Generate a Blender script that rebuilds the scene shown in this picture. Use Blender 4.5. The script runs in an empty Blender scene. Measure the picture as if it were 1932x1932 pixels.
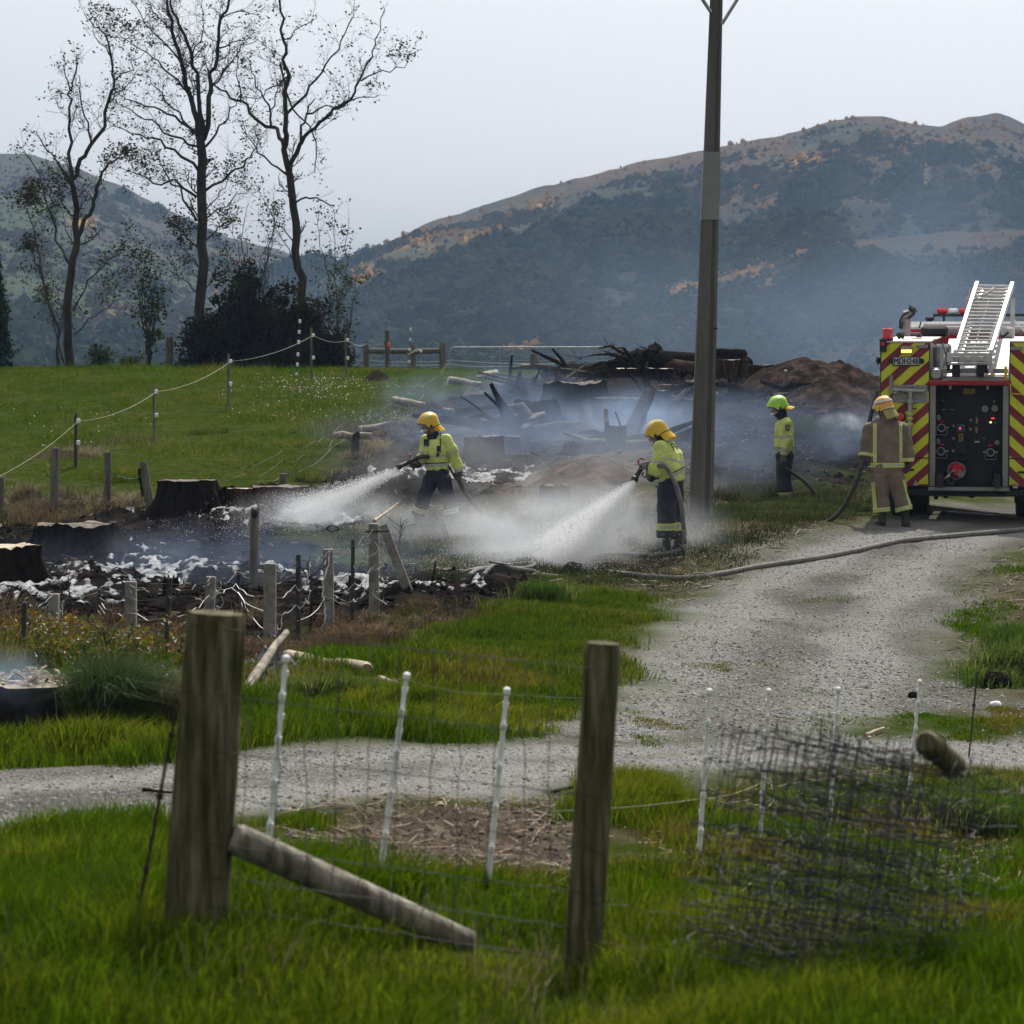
import bpy, bmesh, math, random
import numpy as np
from mathutils import Vector, Matrix, Quaternion

random.seed(7)
RNG = np.random.default_rng(11)
SC = bpy.context.scene
COL = SC.collection

# ------------------------------------------------------------------ camera, sky, sun, exposure
FPX = 5600.0          # focal length in units of 1/1932 of the frame
HOR = 680.0           # the horizon row in those units
CAMZ = 2.6            # eye height above the yard's datum
PITCH = math.atan((966.0 - HOR) / FPX)
cam_d = bpy.data.cameras.new('camera')
cam = bpy.data.objects.new('camera', cam_d)
COL.objects.link(cam)
cam.location = (0, 0, CAMZ)
cam.rotation_euler = (math.pi / 2 - PITCH, 0, 0)
cam_d.sensor_width = 36.0
cam_d.lens = 36.0 * FPX / 1932.0
cam_d.clip_start = 0.5
cam_d.clip_end = 6000
cam_d.dof.use_dof = True
cam_d.dof.focus_distance = 43.0
cam_d.dof.aperture_fstop = 6.5
SC.camera = cam

SUN_EL, SUN_AZ = math.radians(56), math.radians(14)    # azimuth: clockwise from +Y (ahead, a little to the right)
world = bpy.data.worlds.new('World')
SC.world = world
world.use_nodes = True
wn, wl = world.node_tree.nodes, world.node_tree.links
wn.clear()
sky = wn.new('ShaderNodeTexSky')
sky.sky_type = 'NISHITA'
sky.sun_disc = False
sky.sun_elevation = SUN_EL
sky.sun_rotation = SUN_AZ
sky.air_density = 1.0
sky.dust_density = 4.0
hsv = wn.new('ShaderNodeHueSaturation')
hsv.inputs['Saturation'].default_value = 0.06
hsv.inputs['Value'].default_value = 1.0
bg = wn.new('ShaderNodeBackground')
bg.inputs['Strength'].default_value = 0.088
wo = wn.new('ShaderNodeOutputWorld')
wl.new(sky.outputs[0], hsv.inputs['Color'])
wl.new(hsv.outputs[0], bg.inputs['Color'])
wl.new(bg.outputs[0], wo.inputs['Surface'])

sun_d = bpy.data.lights.new('sun', 'SUN')
sun_d.energy = 2.6
sun_d.angle = math.radians(0.6)
sun_d.color = (1.0, 0.955, 0.88)
sun = bpy.data.objects.new('sun', sun_d)
COL.objects.link(sun)
_sd = Vector((math.sin(SUN_AZ) * math.cos(SUN_EL), math.cos(SUN_AZ) * math.cos(SUN_EL), math.sin(SUN_EL)))
sun.rotation_euler = _sd.to_track_quat('Z', 'Y').to_euler()
sun.location = (0, 0, 60)

SC.view_settings.view_transform = 'Standard'
SC.view_settings.look = 'None'
SC.view_settings.exposure = 0.80
SC.view_settings.gamma = 1.0
SC.view_settings.use_curve_mapping = False
SC.render.engine = 'CYCLES'
SC.cycles.max_bounces = 6
SC.cycles.diffuse_bounces = 2
SC.cycles.glossy_bounces = 2
SC.cycles.transmission_bounces = 4
SC.cycles.transparent_max_bounces = 12
SC.cycles.volume_bounces = 1
SC.cycles.volume_step_rate = 1.0
SC.cycles.volume_max_steps = 256
SC.cycles.use_denoising = True

# ------------------------------------------------------------------ helpers
CP, SP = math.cos(PITCH), math.sin(PITCH)

def ray(u, v):
    a, b = (u - 966.0) / FPX, -(v - 966.0) / FPX
    d = Vector((a, CP + b * SP, -SP + b * CP))
    return d / d.y

def P(u, v, d):
    """The point d metres ahead of the eye that the photograph shows at (u, v)."""
    r = ray(u, v)
    return Vector((r.x * d, d, CAMZ + r.z * d))

def hsh(ix, iy, seed):
    h = (ix.astype(np.int64) * 374761393 + iy.astype(np.int64) * 668265263 + seed * 974634777) & 0x7fffffff
    h = ((h ^ (h >> 13)) * 1274126177) & 0x7fffffff
    return ((h ^ (h >> 16)) & 0xffff) / 65535.0

def vnoise(x, y, seed=0):
    x = np.asarray(x, float); y = np.asarray(y, float)
    ix, iy = np.floor(x), np.floor(y)
    fx, fy = x - ix, y - iy
    fx, fy = fx * fx * (3 - 2 * fx), fy * fy * (3 - 2 * fy)
    ix, iy = ix.astype(np.int64), iy.astype(np.int64)
    a, b = hsh(ix, iy, seed), hsh(ix + 1, iy, seed)
    c, d = hsh(ix, iy + 1, seed), hsh(ix + 1, iy + 1, seed)
    return (a * (1 - fx) + b * fx) * (1 - fy) + (c * (1 - fx) + d * fx) * fy

def fbm(x, y, seed=0, octv=4):
    s, a, t = 0, 1.0, 0
    for i in range(octv):
        s = s + a * vnoise(x * 2 ** i + 17.3 * i, y * 2 ** i - 9.1 * i, seed + i)
        t += a; a *= 0.5
    return s / t          # 0..1, mean 0.5

def sstep(a, b, x):
    t = np.clip((x - a) / (b - a), 0, 1)
    return t * t * (3 - 2 * t)

# ---- tagging
def tag(o, label=None, cat=None, group=None, kind=None):
    if label: o['label'] = label
    if cat: o['category'] = cat
    if group: o['group'] = group
    if kind: o['kind'] = kind
    return o

def thing(name, label, cat, loc=(0, 0, 0), rotz=0.0, group=None):
    o = bpy.data.objects.new(name, None)
    o.empty_display_size = 0.2
    COL.objects.link(o)
    o.location = loc
    o.rotation_euler = (0, 0, rotz)
    return tag(o, label, cat, group)

def copy_tree(o, parent=None):
    c = o.copy(); COL.objects.link(c); c.parent = parent
    for ch in list(o.children): copy_tree(ch, c)
    return c

def link_mesh(name, me, parent=None, loc=None):
    o = bpy.data.objects.new(name, me)
    COL.objects.link(o)
    if parent: o.parent = parent
    if loc is not None: o.location = loc
    return o

def np_mesh(name, verts, faces_flat, sizes, mats, smooth=False, cols=None, attrs=None, matidx=None):
    """A mesh from numpy arrays: verts (n,3), the loops' vertex indices, the face sizes."""
    me = bpy.data.meshes.new(name)
    n, L, Fn = len(verts), len(faces_flat), len(sizes)
    me.vertices.add(n); me.loops.add(L); me.polygons.add(Fn)
    me.vertices.foreach_set('co', np.asarray(verts, np.float32).ravel())
    me.loops.foreach_set('vertex_index', np.asarray(faces_flat, np.int32))
    starts = np.concatenate(([0], np.cumsum(sizes)[:-1])).astype(np.int32)
    me.polygons.foreach_set('loop_start', starts)
    if matidx is not None: me.polygons.foreach_set('material_index', np.asarray(matidx, np.int32))
    me.polygons.foreach_set('use_smooth', np.full(Fn, smooth))
    for m in (mats if isinstance(mats, (list, tuple)) else [mats]): me.materials.append(m)
    me.update(calc_edges=True)
    if cols is not None:
        a = me.color_attributes.new('Col', 'FLOAT_COLOR', 'POINT')
        c = np.ones((n, 4), np.float32); c[:, :3] = cols
        a.data.foreach_set('color', c.ravel())
    for k, vals in (attrs or {}).items():
        a = me.attributes.new(k, 'FLOAT', 'POINT')
        a.data.foreach_set('value', np.asarray(vals, np.float32))
    return me

class MB:
    """Collects shapes; build() links them as ONE mesh object."""
    def __init__(s): s.v, s.f = [], []
    def add(s, verts, faces):
        b = len(s.v)
        s.v += [tuple(p) for p in verts]
        s.f += [tuple(i + b for i in f) for f in faces]
        return s
    def box(s, c, size, rot=None, bev=0.0):
        hx, hy, hz = size[0] / 2, size[1] / 2, size[2] / 2
        c = Vector(c)
        if bev > 0:
            b = min(bev, hx * .9, hy * .9, hz * .9)
            pts, key = [], {}
            for sx in (-1, 1):
                for sy in (-1, 1):
                    for sz in (-1, 1):
                        for ax in range(3):
                            q = [sx * (hx - b), sy * (hy - b), sz * (hz - b)]
                            q[ax] = (sx * hx, sy * hy, sz * hz)[ax]
                            key[(sx, sy, sz, ax)] = len(pts); pts.append(q)
            F = []
            K = lambda a, b_, c_, ax: key[(a, b_, c_, ax)]
            for sg in (-1, 1):
                F.append([K(sg, -1, -1, 0), K(sg, 1, -1, 0), K(sg, 1, 1, 0), K(sg, -1, 1, 0)][::sg])
                F.append([K(-1, sg, -1, 1), K(-1, sg, 1, 1), K(1, sg, 1, 1), K(1, sg, -1, 1)][::sg])
                F.append([K(-1, -1, sg, 2), K(1, -1, sg, 2), K(1, 1, sg, 2), K(-1, 1, sg, 2)][::sg])
            for a in (-1, 1):
                for b_ in (-1, 1):
                    sgn = a * b_
                    F.append([K(a, b_, -1, 0), K(a, b_, -1, 1), K(a, b_, 1, 1), K(a, b_, 1, 0)][::sgn])
                    F.append([K(-1, a, b_, 1), K(-1, a, b_, 2), K(1, a, b_, 2), K(1, a, b_, 1)][::sgn])
                    F.append([K(a, -1, b_, 2), K(a, -1, b_, 0), K(a, 1, b_, 0), K(a, 1, b_, 2)][::sgn])
                    for c_ in (-1, 1):
                        F.append([K(a, b_, c_, 0), K(a, b_, c_, 1), K(a, b_, c_, 2)][::a * b_ * c_])
            pts = [Vector(p) for p in pts]
        else:
            pts = [Vector((x, y, z)) for x in (-hx, hx) for y in (-hy, hy) for z in (-hz, hz)]
            F = [(0, 1, 3, 2), (4, 6, 7, 5), (0, 4, 5, 1), (2, 3, 7, 6), (0, 2, 6, 4), (1, 5, 7, 3)]
        if rot is not None: pts = [rot @ p for p in pts]
        return s.add([p + c for p in pts], F)
    def tube(s, path, radii, n=8, caps=True, twist=0.0, flat=1.0, up=None):
        path = [Vector(p) for p in path]
        m = len(path)
        if not isinstance(radii, (list, tuple)): radii = [radii] * m
        vs, fs = [], []
        ref = Vector(up) if up is not None else None
        prev = None
        for i, p in enumerate(path):
            t = (path[min(i + 1, m - 1)] - path[max(i - 1, 0)])
            t = t.normalized() if t.length > 1e-9 else Vector((0, 0, 1))
            if prev is None:
                r = ref if ref is not None else (Vector((0, 0, 1)) if abs(t.z) < .9 else Vector((1, 0, 0)))
                a = r - t * r.dot(t)
                a = a.normalized() if a.length > 1e-6 else t.orthogonal().normalized()
            else:
                a = prev - t * prev.dot(t)
                a = a.normalized() if a.length > 1e-6 else t.orthogonal().normalized()
            prev = a
            b = t.cross(a)
            for k in range(n):
                an = 2 * math.pi * (k + .5) / n + twist
                vs.append(p + a * (math.cos(an) * radii[i] * flat) + b * (math.sin(an) * radii[i]))
        for i in range(m - 1):
            for k in range(n):
                k2 = (k + 1) % n
                fs.append((i * n + k, i * n + k2, (i + 1) * n + k2, (i + 1) * n + k))
        if caps:
            fs.append(tuple(range(n))[::-1]); fs.append(tuple((m - 1) * n + k for k in range(n)))
        return s.add(vs, fs)
    def cyl(s, p0, p1, r, n=12, r1=None):
        return s.tube([p0, p1], [r, r if r1 is None else r1], n)
    def lathe(s, prof, c=(0, 0, 0), rot=None, n=20, caps=True):
        """prof: (radius, height) along local +Z."""
        vs, fs = [], []
        c = Vector(c)
        for (r, h) in prof:
            for k in range(n):
                an = 2 * math.pi * k / n
                p = Vector((math.cos(an) * r, math.sin(an) * r, h))
                vs.append((rot @ p if rot is not None else p) + c)
        m = len(prof)
        for i in range(m - 1):
            for k in range(n):
                k2 = (k + 1) % n
                fs.append((i * n + k, i * n + k2, (i + 1) * n + k2, (i + 1) * n + k))
        if caps:
            fs.append(tuple(range(n))[::-1]); fs.append(tuple((m - 1) * n + k for k in range(n)))
        return s.add(vs, fs)
    def ring(s, c, R, r, rot=None, n=20, m=6):
        vs, fs = [], []
        c = Vector(c)
        for i in range(n):
            a = 2 * math.pi * i / n
            for j in range(m):
                b = 2 * math.pi * j / m
                p = Vector(((R + r * math.cos(b)) * math.cos(a), (R + r * math.cos(b)) * math.sin(a), r * math.sin(b)))
                vs.append((rot @ p if rot is not None else p) + c)
        for i in range(n):
            for j in range(m):
                fs.append((i * m + j, ((i + 1) % n) * m + j, ((i + 1) % n) * m + (j + 1) % m, i * m + (j + 1) % m))
        return s.add(vs, fs)
    def ell(s, c, rad, rot=None, nu=14, nv=9):
        vs, fs = [], []
        c = Vector(c)
        for j in range(nv + 1):
            th = math.pi * j / nv
            for i in range(nu):
                ph = 2 * math.pi * i / nu
                p = Vector((rad[0] * math.sin(th) * math.cos(ph), rad[1] * math.sin(th) * math.sin(ph), rad[2] * math.cos(th)))
                vs.append((rot @ p if rot is not None else p) + c)
        for j in range(nv):
            for i in range(nu):
                i2 = (i + 1) % nu
                fs.append((j * nu + i, (j + 1) * nu + i, (j + 1) * nu + i2, j * nu + i2))
        return s.add(vs, fs)
    def prism(s, poly, lo, hi, frame):
        """poly: 2D points; frame(x, y, h) -> 3D."""
        n = len(poly)
        vs = [frame(x, y, lo) for x, y in poly] + [frame(x, y, hi) for x, y in poly]
        fs = [tuple(range(n))[::-1], tuple(range(n, 2 * n))] + [(i, (i + 1) % n, n + (i + 1) % n, n + i) for i in range(n)]
        return s.add(vs, fs)
    def mesh(s, name, mats, smooth=False, merge=False):
        me = bpy.data.meshes.new(name)
        me.from_pydata(s.v, [], s.f)
        for m in (mats if isinstance(mats, (list, tuple)) else [mats]): me.materials.append(m)
        bm = bmesh.new(); bm.from_mesh(me)
        if merge: bmesh.ops.remove_doubles(bm, verts=bm.verts, dist=1e-5)
        bmesh.ops.recalc_face_normals(bm, faces=bm.faces)
        bm.to_mesh(me); bm.free()
        if smooth:
            me.polygons.foreach_set('use_smooth', np.ones(len(me.polygons), bool))
            if smooth != True: me.set_sharp_from_angle(angle=math.radians(smooth))
        return me
    def build(s, name, mats, parent=None, smooth=False, merge=False, origin=None):
        if origin is not None:
            o = Vector(origin)
            s.v = [(p[0] - o.x, p[1] - o.y, p[2] - o.z) for p in s.v]
        ob = link_mesh(name, s.mesh(name, mats, smooth, merge), parent)
        if origin is not None: ob.location = origin
        return ob

# ---- materials
def newmat(name):
    m = bpy.data.materials.new(name); m.use_nodes = True
    nt = m.node_tree
    return m, nt.nodes, nt.links, nt.nodes['Principled BSDF'], nt.nodes['Material Output']

def ramp(n, fac_link, links, stops):
    r = n.new('ShaderNodeValToRGB')
    e = r.color_ramp.elements
    while len(e) < len(stops): e.new(0.5)
    for i, (p, c) in enumerate(stops):
        e[i].position = p; e[i].color = tuple(c) + (1,) if len(c) == 3 else c
    links.new(fac_link, r.inputs[0])
    return r

def pmat(name, c1, c2=None, scale=8.0, rough=0.6, bump=0.0, metal=0.0, detail=6.0, stretch=(1, 1, 1), spec=0.5, bscale=None, coord='Object', lo=.35, hi=.65, coat=0.0, sheen=0.0, emit=None, estr=0.0, rough2=None, trans=0.0, ior=1.45, third=None, bdist=0.01):
    m, n, l, b, out = newmat(name)
    b.inputs['Roughness'].default_value = rough
    b.inputs['Metallic'].default_value = metal
    b.inputs['Specular IOR Level'].default_value = spec
    b.inputs['Coat Weight'].default_value = coat
    b.inputs['Sheen Weight'].default_value = sheen
    b.inputs['Transmission Weight'].default_value = trans
    b.inputs['IOR'].default_value = ior
    tc = n.new('ShaderNodeTexCoord'); mp = n.new('ShaderNodeMapping')
    mp.inputs['Scale'].default_value = stretch
    l.new(tc.outputs[coord], mp.inputs[0])
    if c2 is None:
        b.inputs['Base Color'].default_value = tuple(c1) + (1,)
    else:
        nz = n.new('ShaderNodeTexNoise'); nz.inputs['Scale'].default_value = scale; nz.inputs['Detail'].default_value = detail
        nz.inputs['Roughness'].default_value = 0.62
        l.new(mp.outputs[0], nz.inputs['Vector'])
        st = [(lo, c1), (hi, c2)] if third is None else [(lo, c1), ((lo + hi) / 2, third), (hi, c2)]
        r = ramp(n, nz.outputs[0], l, st)
        l.new(r.outputs[0], b.inputs['Base Color'])
        if rough2 is not None:
            mr = n.new('ShaderNodeMapRange'); mr.inputs[1].default_value = lo; mr.inputs[2].default_value = hi
            mr.inputs[3].default_value = rough; mr.inputs[4].default_value = rough2
            l.new(nz.outputs[0], mr.inputs[0]); l.new(mr.outputs[0], b.inputs['Roughness'])
    if bump > 0:
        nb = n.new('ShaderNodeTexNoise'); nb.inputs['Scale'].default_value = bscale or scale * 3; nb.inputs['Detail'].default_value = 6
        l.new(mp.outputs[0], nb.inputs['Vector'])
        bp = n.new('ShaderNodeBump'); bp.inputs['Strength'].default_value = bump; bp.inputs['Distance'].default_value = bdist
        l.new(nb.outputs[0], bp.inputs['Height']); l.new(bp.outputs[0], b.inputs['Normal'])
    if emit is not None:
        b.inputs['Emission Color'].default_value = tuple(emit) + (1,); b.inputs['Emission Strength'].default_value = estr
    return m

def leafmat(name, rough=0.75, trans=0.45, spec=0.0, hue=None):
    """Leaves and grass: colour from the 'Col' attribute of each blade, light passing through it."""
    m, n, l, b, out = newmat(name)
    at = n.new('ShaderNodeAttribute'); at.attribute_name = 'Col'
    b.inputs['Roughness'].default_value = rough
    b.inputs['Specular IOR Level'].default_value = spec
    l.new(at.outputs['Color'], b.inputs['Base Color'])
    tr = n.new('ShaderNodeBsdfTranslucent')
    mx = n.new('ShaderNodeMixRGB'); mx.blend_type = 'MULTIPLY'; mx.inputs[0].default_value = 1.0
    l.new(at.outputs['Color'], mx.inputs[1]); mx.inputs[2].default_value = hue or (1.6, 1.65, 0.45, 1)
    l.new(mx.outputs[0], tr.inputs['Color'])
    ms = n.new('ShaderNodeMixShader'); ms.inputs[0].default_value = trans
    l.new(b.outputs[0], ms.inputs[1]); l.new(tr.outputs[0], ms.inputs[2]); l.new(ms.outputs[0], out.inputs['Surface'])
    return m
# ------------------------------------------------------------------ terrain
GC = [  # (u, v, metres ahead): where the photograph shows the ground
 (0,1932,8.6),(966,1932,9.0),(1932,1932,8.8),
 (300,1752,10),(1097,1838,10),(1800,1850,10.2),
 (500,1668,12.1),(715,1674,12.7),(918,1690,13.2),(1316,1655,15.0),(1435,1610,16.8),(1566,1580,18),(1718,1535,20.5),
 (0,1700,11.6),(0,1585,15.5),(0,1510,17.8),(0,1445,20.5),(300,1430,20.7),(600,1480,18.2),(600,1410,21),
 (1000,1490,19),(1000,1390,23.0),(1400,1480,21),(1400,1385,24.5),(1900,1440,24.0),(1900,1395,26),
 (75,1355,24),(300,1390,22.6),(620,1310,25.5),(900,1300,26.5),(1300,1300,27.5),(1700,1300,29),(1932,1300,29),
 (250,1240,28.5),(508,1222,29.5),(620,1190,31),(705,1160,33),(900,1200,31.5),(1300,1180,32.5),(1800,1180,34),
 (100,1180,31.5),(900,1100,36.5),(1260,1100,37.5),(1600,1100,37.5),(1932,1080,38),
 (0,1120,35),(300,1100,36.5),(478,1090,38),(100,1040,41),(350,978,47.5),(600,1000,44.8),
 (815,1000,44.8),(1000,1000,44.5),(1275,1047,40),(1600,1030,40.5),(1800,1030,41),(1320,978,43.8),
 (1480,950,48),(1600,975,44.5),(1690,988,43.2),(1830,985,44),(1932,990,44),(1830,965,47),(1932,958,52),(1830,952,52),
 (0,970,47.5),(100,968,48.5),(700,880,53),(900,875,53.5),(1100,880,52),(1300,900,50),(1500,880,53),(1650,860,56),
 (1100,780,62),(1300,790,61),(1450,740,66),(1650,780,63),(1900,800,64),(1000,745,66),(1200,722,72),(1450,705,74),(1650,745,72),
 (0,900,52),(300,900,52),(0,800,62),(300,800,62),(600,800,60.5),(750,790,61),(0,698,81),(300,702,83),(500,708,84),(650,712,86),(850,720,90),(1050,716,88),
 (1200,712,84),(1450,706,80),(1900,730,84),
]
_gp = [P(*g) for g in GC]
_gp += [Vector((x, 112.0, CAMZ - 4.2)) for x in (-26, -13, 0, 13, 26)] + [Vector((x, 150.0, CAMZ - 9.0)) for x in (-34, -17, 0, 17, 34)]
_gp += [Vector((x, 6.0, CAMZ - 1.9)) for x in (-5, 0, 5)]
_GX = np.array([(p.x, p.y) for p in _gp]); _GZ = np.array([p.z for p in _gp])

def _warp(x, y):            # depth counts logarithmically, width in its share of the view
    return np.stack([np.asarray(x) / (0.17 * np.asarray(y) + 1.5), 3.0 * np.log(np.asarray(y))], -1)
def _U(r2):
    return np.where(r2 > 1e-12, r2 * np.log(np.maximum(r2, 1e-12)), 0)
_W = _warp(_GX[:, 0], _GX[:, 1])
_n = len(_gp)
_K = _U(((_W[:, None] - _W[None]) ** 2).sum(-1)) + np.eye(_n) * 0.02
_Q = np.concatenate([np.ones((_n, 1)), _W], 1)
_A = np.block([[_K, _Q], [_Q.T, np.zeros((3, 3))]])
_C = np.linalg.solve(_A, np.concatenate([_GZ, np.zeros(3)]))

def gbase(x, y):
    x = np.asarray(x, float); y = np.asarray(y, float)
    yc = np.clip(y, 6.0, 150.0)
    lim = 0.19 * yc + 2.5
    xc = np.clip(x, -lim, lim)
    sh = xc.shape
    w = _warp(xc.ravel(), yc.ravel())
    out = np.empty(len(w))
    for i in range(0, len(w), 20000):
        q = w[i:i + 20000]
        out[i:i + 20000] = _U(((q[:, None] - _W[None]) ** 2).sum(-1)) @ _C[:_n] + _C[_n] + q @ _C[_n + 1:]
    return out.reshape(sh)

_ds = np.concatenate([np.arange(6, 60, .05), np.arange(60, 149, .15)])
_hc = {}
def hitxy(u, v):
    if (u, v) in _hc: return _hc[(u, v)]
    r = ray(u, v)
    z = CAMZ + r.z * _ds - gbase(r.x * _ds, _ds)
    k = np.nonzero(z < 0)[0]
    if len(k):
        i = k[0]
        d = _ds[i] if i == 0 else _ds[i - 1] + (_ds[i] - _ds[i - 1]) * z[i - 1] / (z[i - 1] - z[i])
    else:
        d = 92.0
    _hc[(u, v)] = (r.x * d, d)
    return _hc[(u, v)]

def poly_sd(x, y, poly):
    """Signed distance (positive inside) from points to a polygon."""
    inside = np.zeros(x.shape, bool); dm = np.full(x.shape, 1e9)
    n = len(poly)
    for i in range(n):
        (x0, y0), (x1, y1) = poly[i], poly[(i + 1) % n]
        dx, dy = x1 - x0, y1 - y0
        t = np.clip(((x - x0) * dx + (y - y0) * dy) / max(dx * dx + dy * dy, 1e-9), 0, 1)
        dm = np.minimum(dm, (x - x0 - t * dx) ** 2 + (y - y0 - t * dy) ** 2)
        if abs(dy) > 1e-9:
            c = ((y0 > y) != (y1 > y)) & (x < dx * (y - y0) / dy + x0)
            inside ^= c
    d = np.sqrt(dm)
    return np.where(inside, d, -d)

def zone(pts): return [hitxy(u, v) for u, v in pts]

Z_ROAD = zone([(-260,1640),(0,1588),(320,1545),(600,1520),(900,1508),(1060,1500),(1160,1478),(1300,1462),(1450,1446),(1560,1432),(1720,1436),(1932,1446),(2150,1456),
               (2150,1396),(1932,1396),(1720,1396),(1560,1388),(1400,1378),(1250,1388),(1160,1396),(1060,1392),(950,1392),(800,1404),(480,1421),(300,1434),(0,1452),(-260,1480)])
Z_DRIVE = zone([(1010,1400),(1120,1360),(1175,1310),(1220,1250),(1255,1195),(1290,1145),(1360,1090),(1440,1045),(1530,1012),(1640,994),(1740,985),(1760,960),(1800,948),
                (1932,950),(2060,955),(2080,1000),(1950,1015),(1900,1045),(1850,1085),(1830,1140),(1815,1210),(1815,1265),(1860,1305),(1932,1322),(2100,1330),(2100,1352),(1932,1344),(1760,1340),(1600,1350),(1520,1395),(1200,1412)])
Z_MEDIAN = zone([(1300,1270),(1400,1255),(1500,1275),(1480,1300),(1380,1310),(1310,1300)])
Z_BURN = zone([(-120,990),(60,985),(100,975),(300,962),(420,935),(560,915),(640,882),(690,835),(780,790),(900,742),(1000,716),(1150,703),(1400,696),(1640,735),(1700,755),(1900,770),
               (1900,880),(1700,900),(1640,925),(1500,930),(1360,915),(1200,925),(1060,912),(920,945),(760,960),(640,990),(560,1012),(640,1055),(860,1070),(1040,1085),(1110,1110),(960,1140),(800,1168),(640,1205),(480,1250),(300,1232),(160,1190),(-120,1170)])
Z_DIRT = zone([(530,1600),(560,1520),(700,1512),(900,1510),(1085,1502),(1090,1560),(960,1610),(760,1640)])
Z_BANK = zone([(1932,1030),(1890,1050),(1840,1085),(1800,1150),(1760,1220),(1760,1290),(1850,1345),(2100,1350),(2100,1030)])
Z_SPRAYED = zone([(700,965),(900,950),(1050,920),(1250,930),(1400,925),(1640,930),(1640,985),(1440,1040),(1290,1130),(1120,1100),(1040,1080),(860,1065),(640,1050),(600,1010)])
Z_SAW = zone([(1000,945),(1040,900),(1120,862),(1180,855),(1210,900),(1230,950),(1120,960)])
Z_LAWN = zone([(1110,1110),(960,1142),(800,1170),(700,1215),(640,1240),(700,1290),(900,1400),(1060,1385),(1180,1300),(1250,1195),(1280,1140)])

def weights(x, y):
    n1 = (fbm(x * 1.3, y * 1.3, 3, 4) - .5); n2 = (fbm(x * .45, y * .45, 9, 3) - .5)
    nn = n1 * 1.1 + n2 * 1.2
    edge = 0.10 + 0.008 * y
    def w(z, amp=1.0, soft=1.0): return sstep(-edge * soft, edge * soft, poly_sd(x, y, z) + nn * amp)
    road = np.maximum(w(Z_ROAD, .55, 2), w(Z_DRIVE, .95, 2))
    n3 = fbm(x * 2.2, y * 1.1, 41, 3)
    med = w(Z_MEDIAN, 1.6, 6) * sstep(.40, .62, n3) * .5
    burn = w(Z_BURN, 1.6, 1.5) * (1 - w(Z_SAW, 1.0, 1.5) * .75)
    saw = w(Z_SAW, 1.5, 3.0)
    dirt = np.maximum(w(Z_DIRT, 1.2, 2), w(Z_BANK, 1.3, 2) * .85)
    spr = w(Z_SPRAYED, 1.5, 2)
    gravel = road * (1 - .85 * med)
    burn = burn * (1 - gravel); dirt = dirt * (1 - gravel)
    return gravel, burn, dirt, spr * (1 - gravel) * (1 - burn), saw * (1 - gravel), med

def relief(x, y, wt):
    gravel, burn, dirt, spr, saw, med = wt
    r = (fbm(x * .7, y * .7, 21, 4) - .5) * .16 * (1 - gravel)
    r = r + burn * ((fbm(x * .9, y * .7, 31, 5) - .5) * .55 + (fbm(x * 3.5, y * 3.0, 37, 3) - .5) * .16)
    r = r + dirt * (fbm(x * 4, y * 4, 51, 3) - .5) * .12
    r = r + gravel * ((fbm(x * 1.2, y * 1.2, 61, 3) - .5) * .05 + (fbm(x * 9, y * 9, 62, 2) - .5) * .02)
    rut = poly_sd(x, y, Z_DRIVE)
    return r

def gz(x, y):
    xa, ya = np.atleast_1d(np.asarray(x, float)), np.atleast_1d(np.asarray(y, float))
    z = gbase(xa, ya) + relief(xa, ya, weights(xa, ya))
    return z if np.ndim(x) else float(z[0])

def hit(u, v, lift=0.0):
    x, y = hitxy(u, v)
    return Vector((x, y, gz(x, y) + lift))

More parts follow.
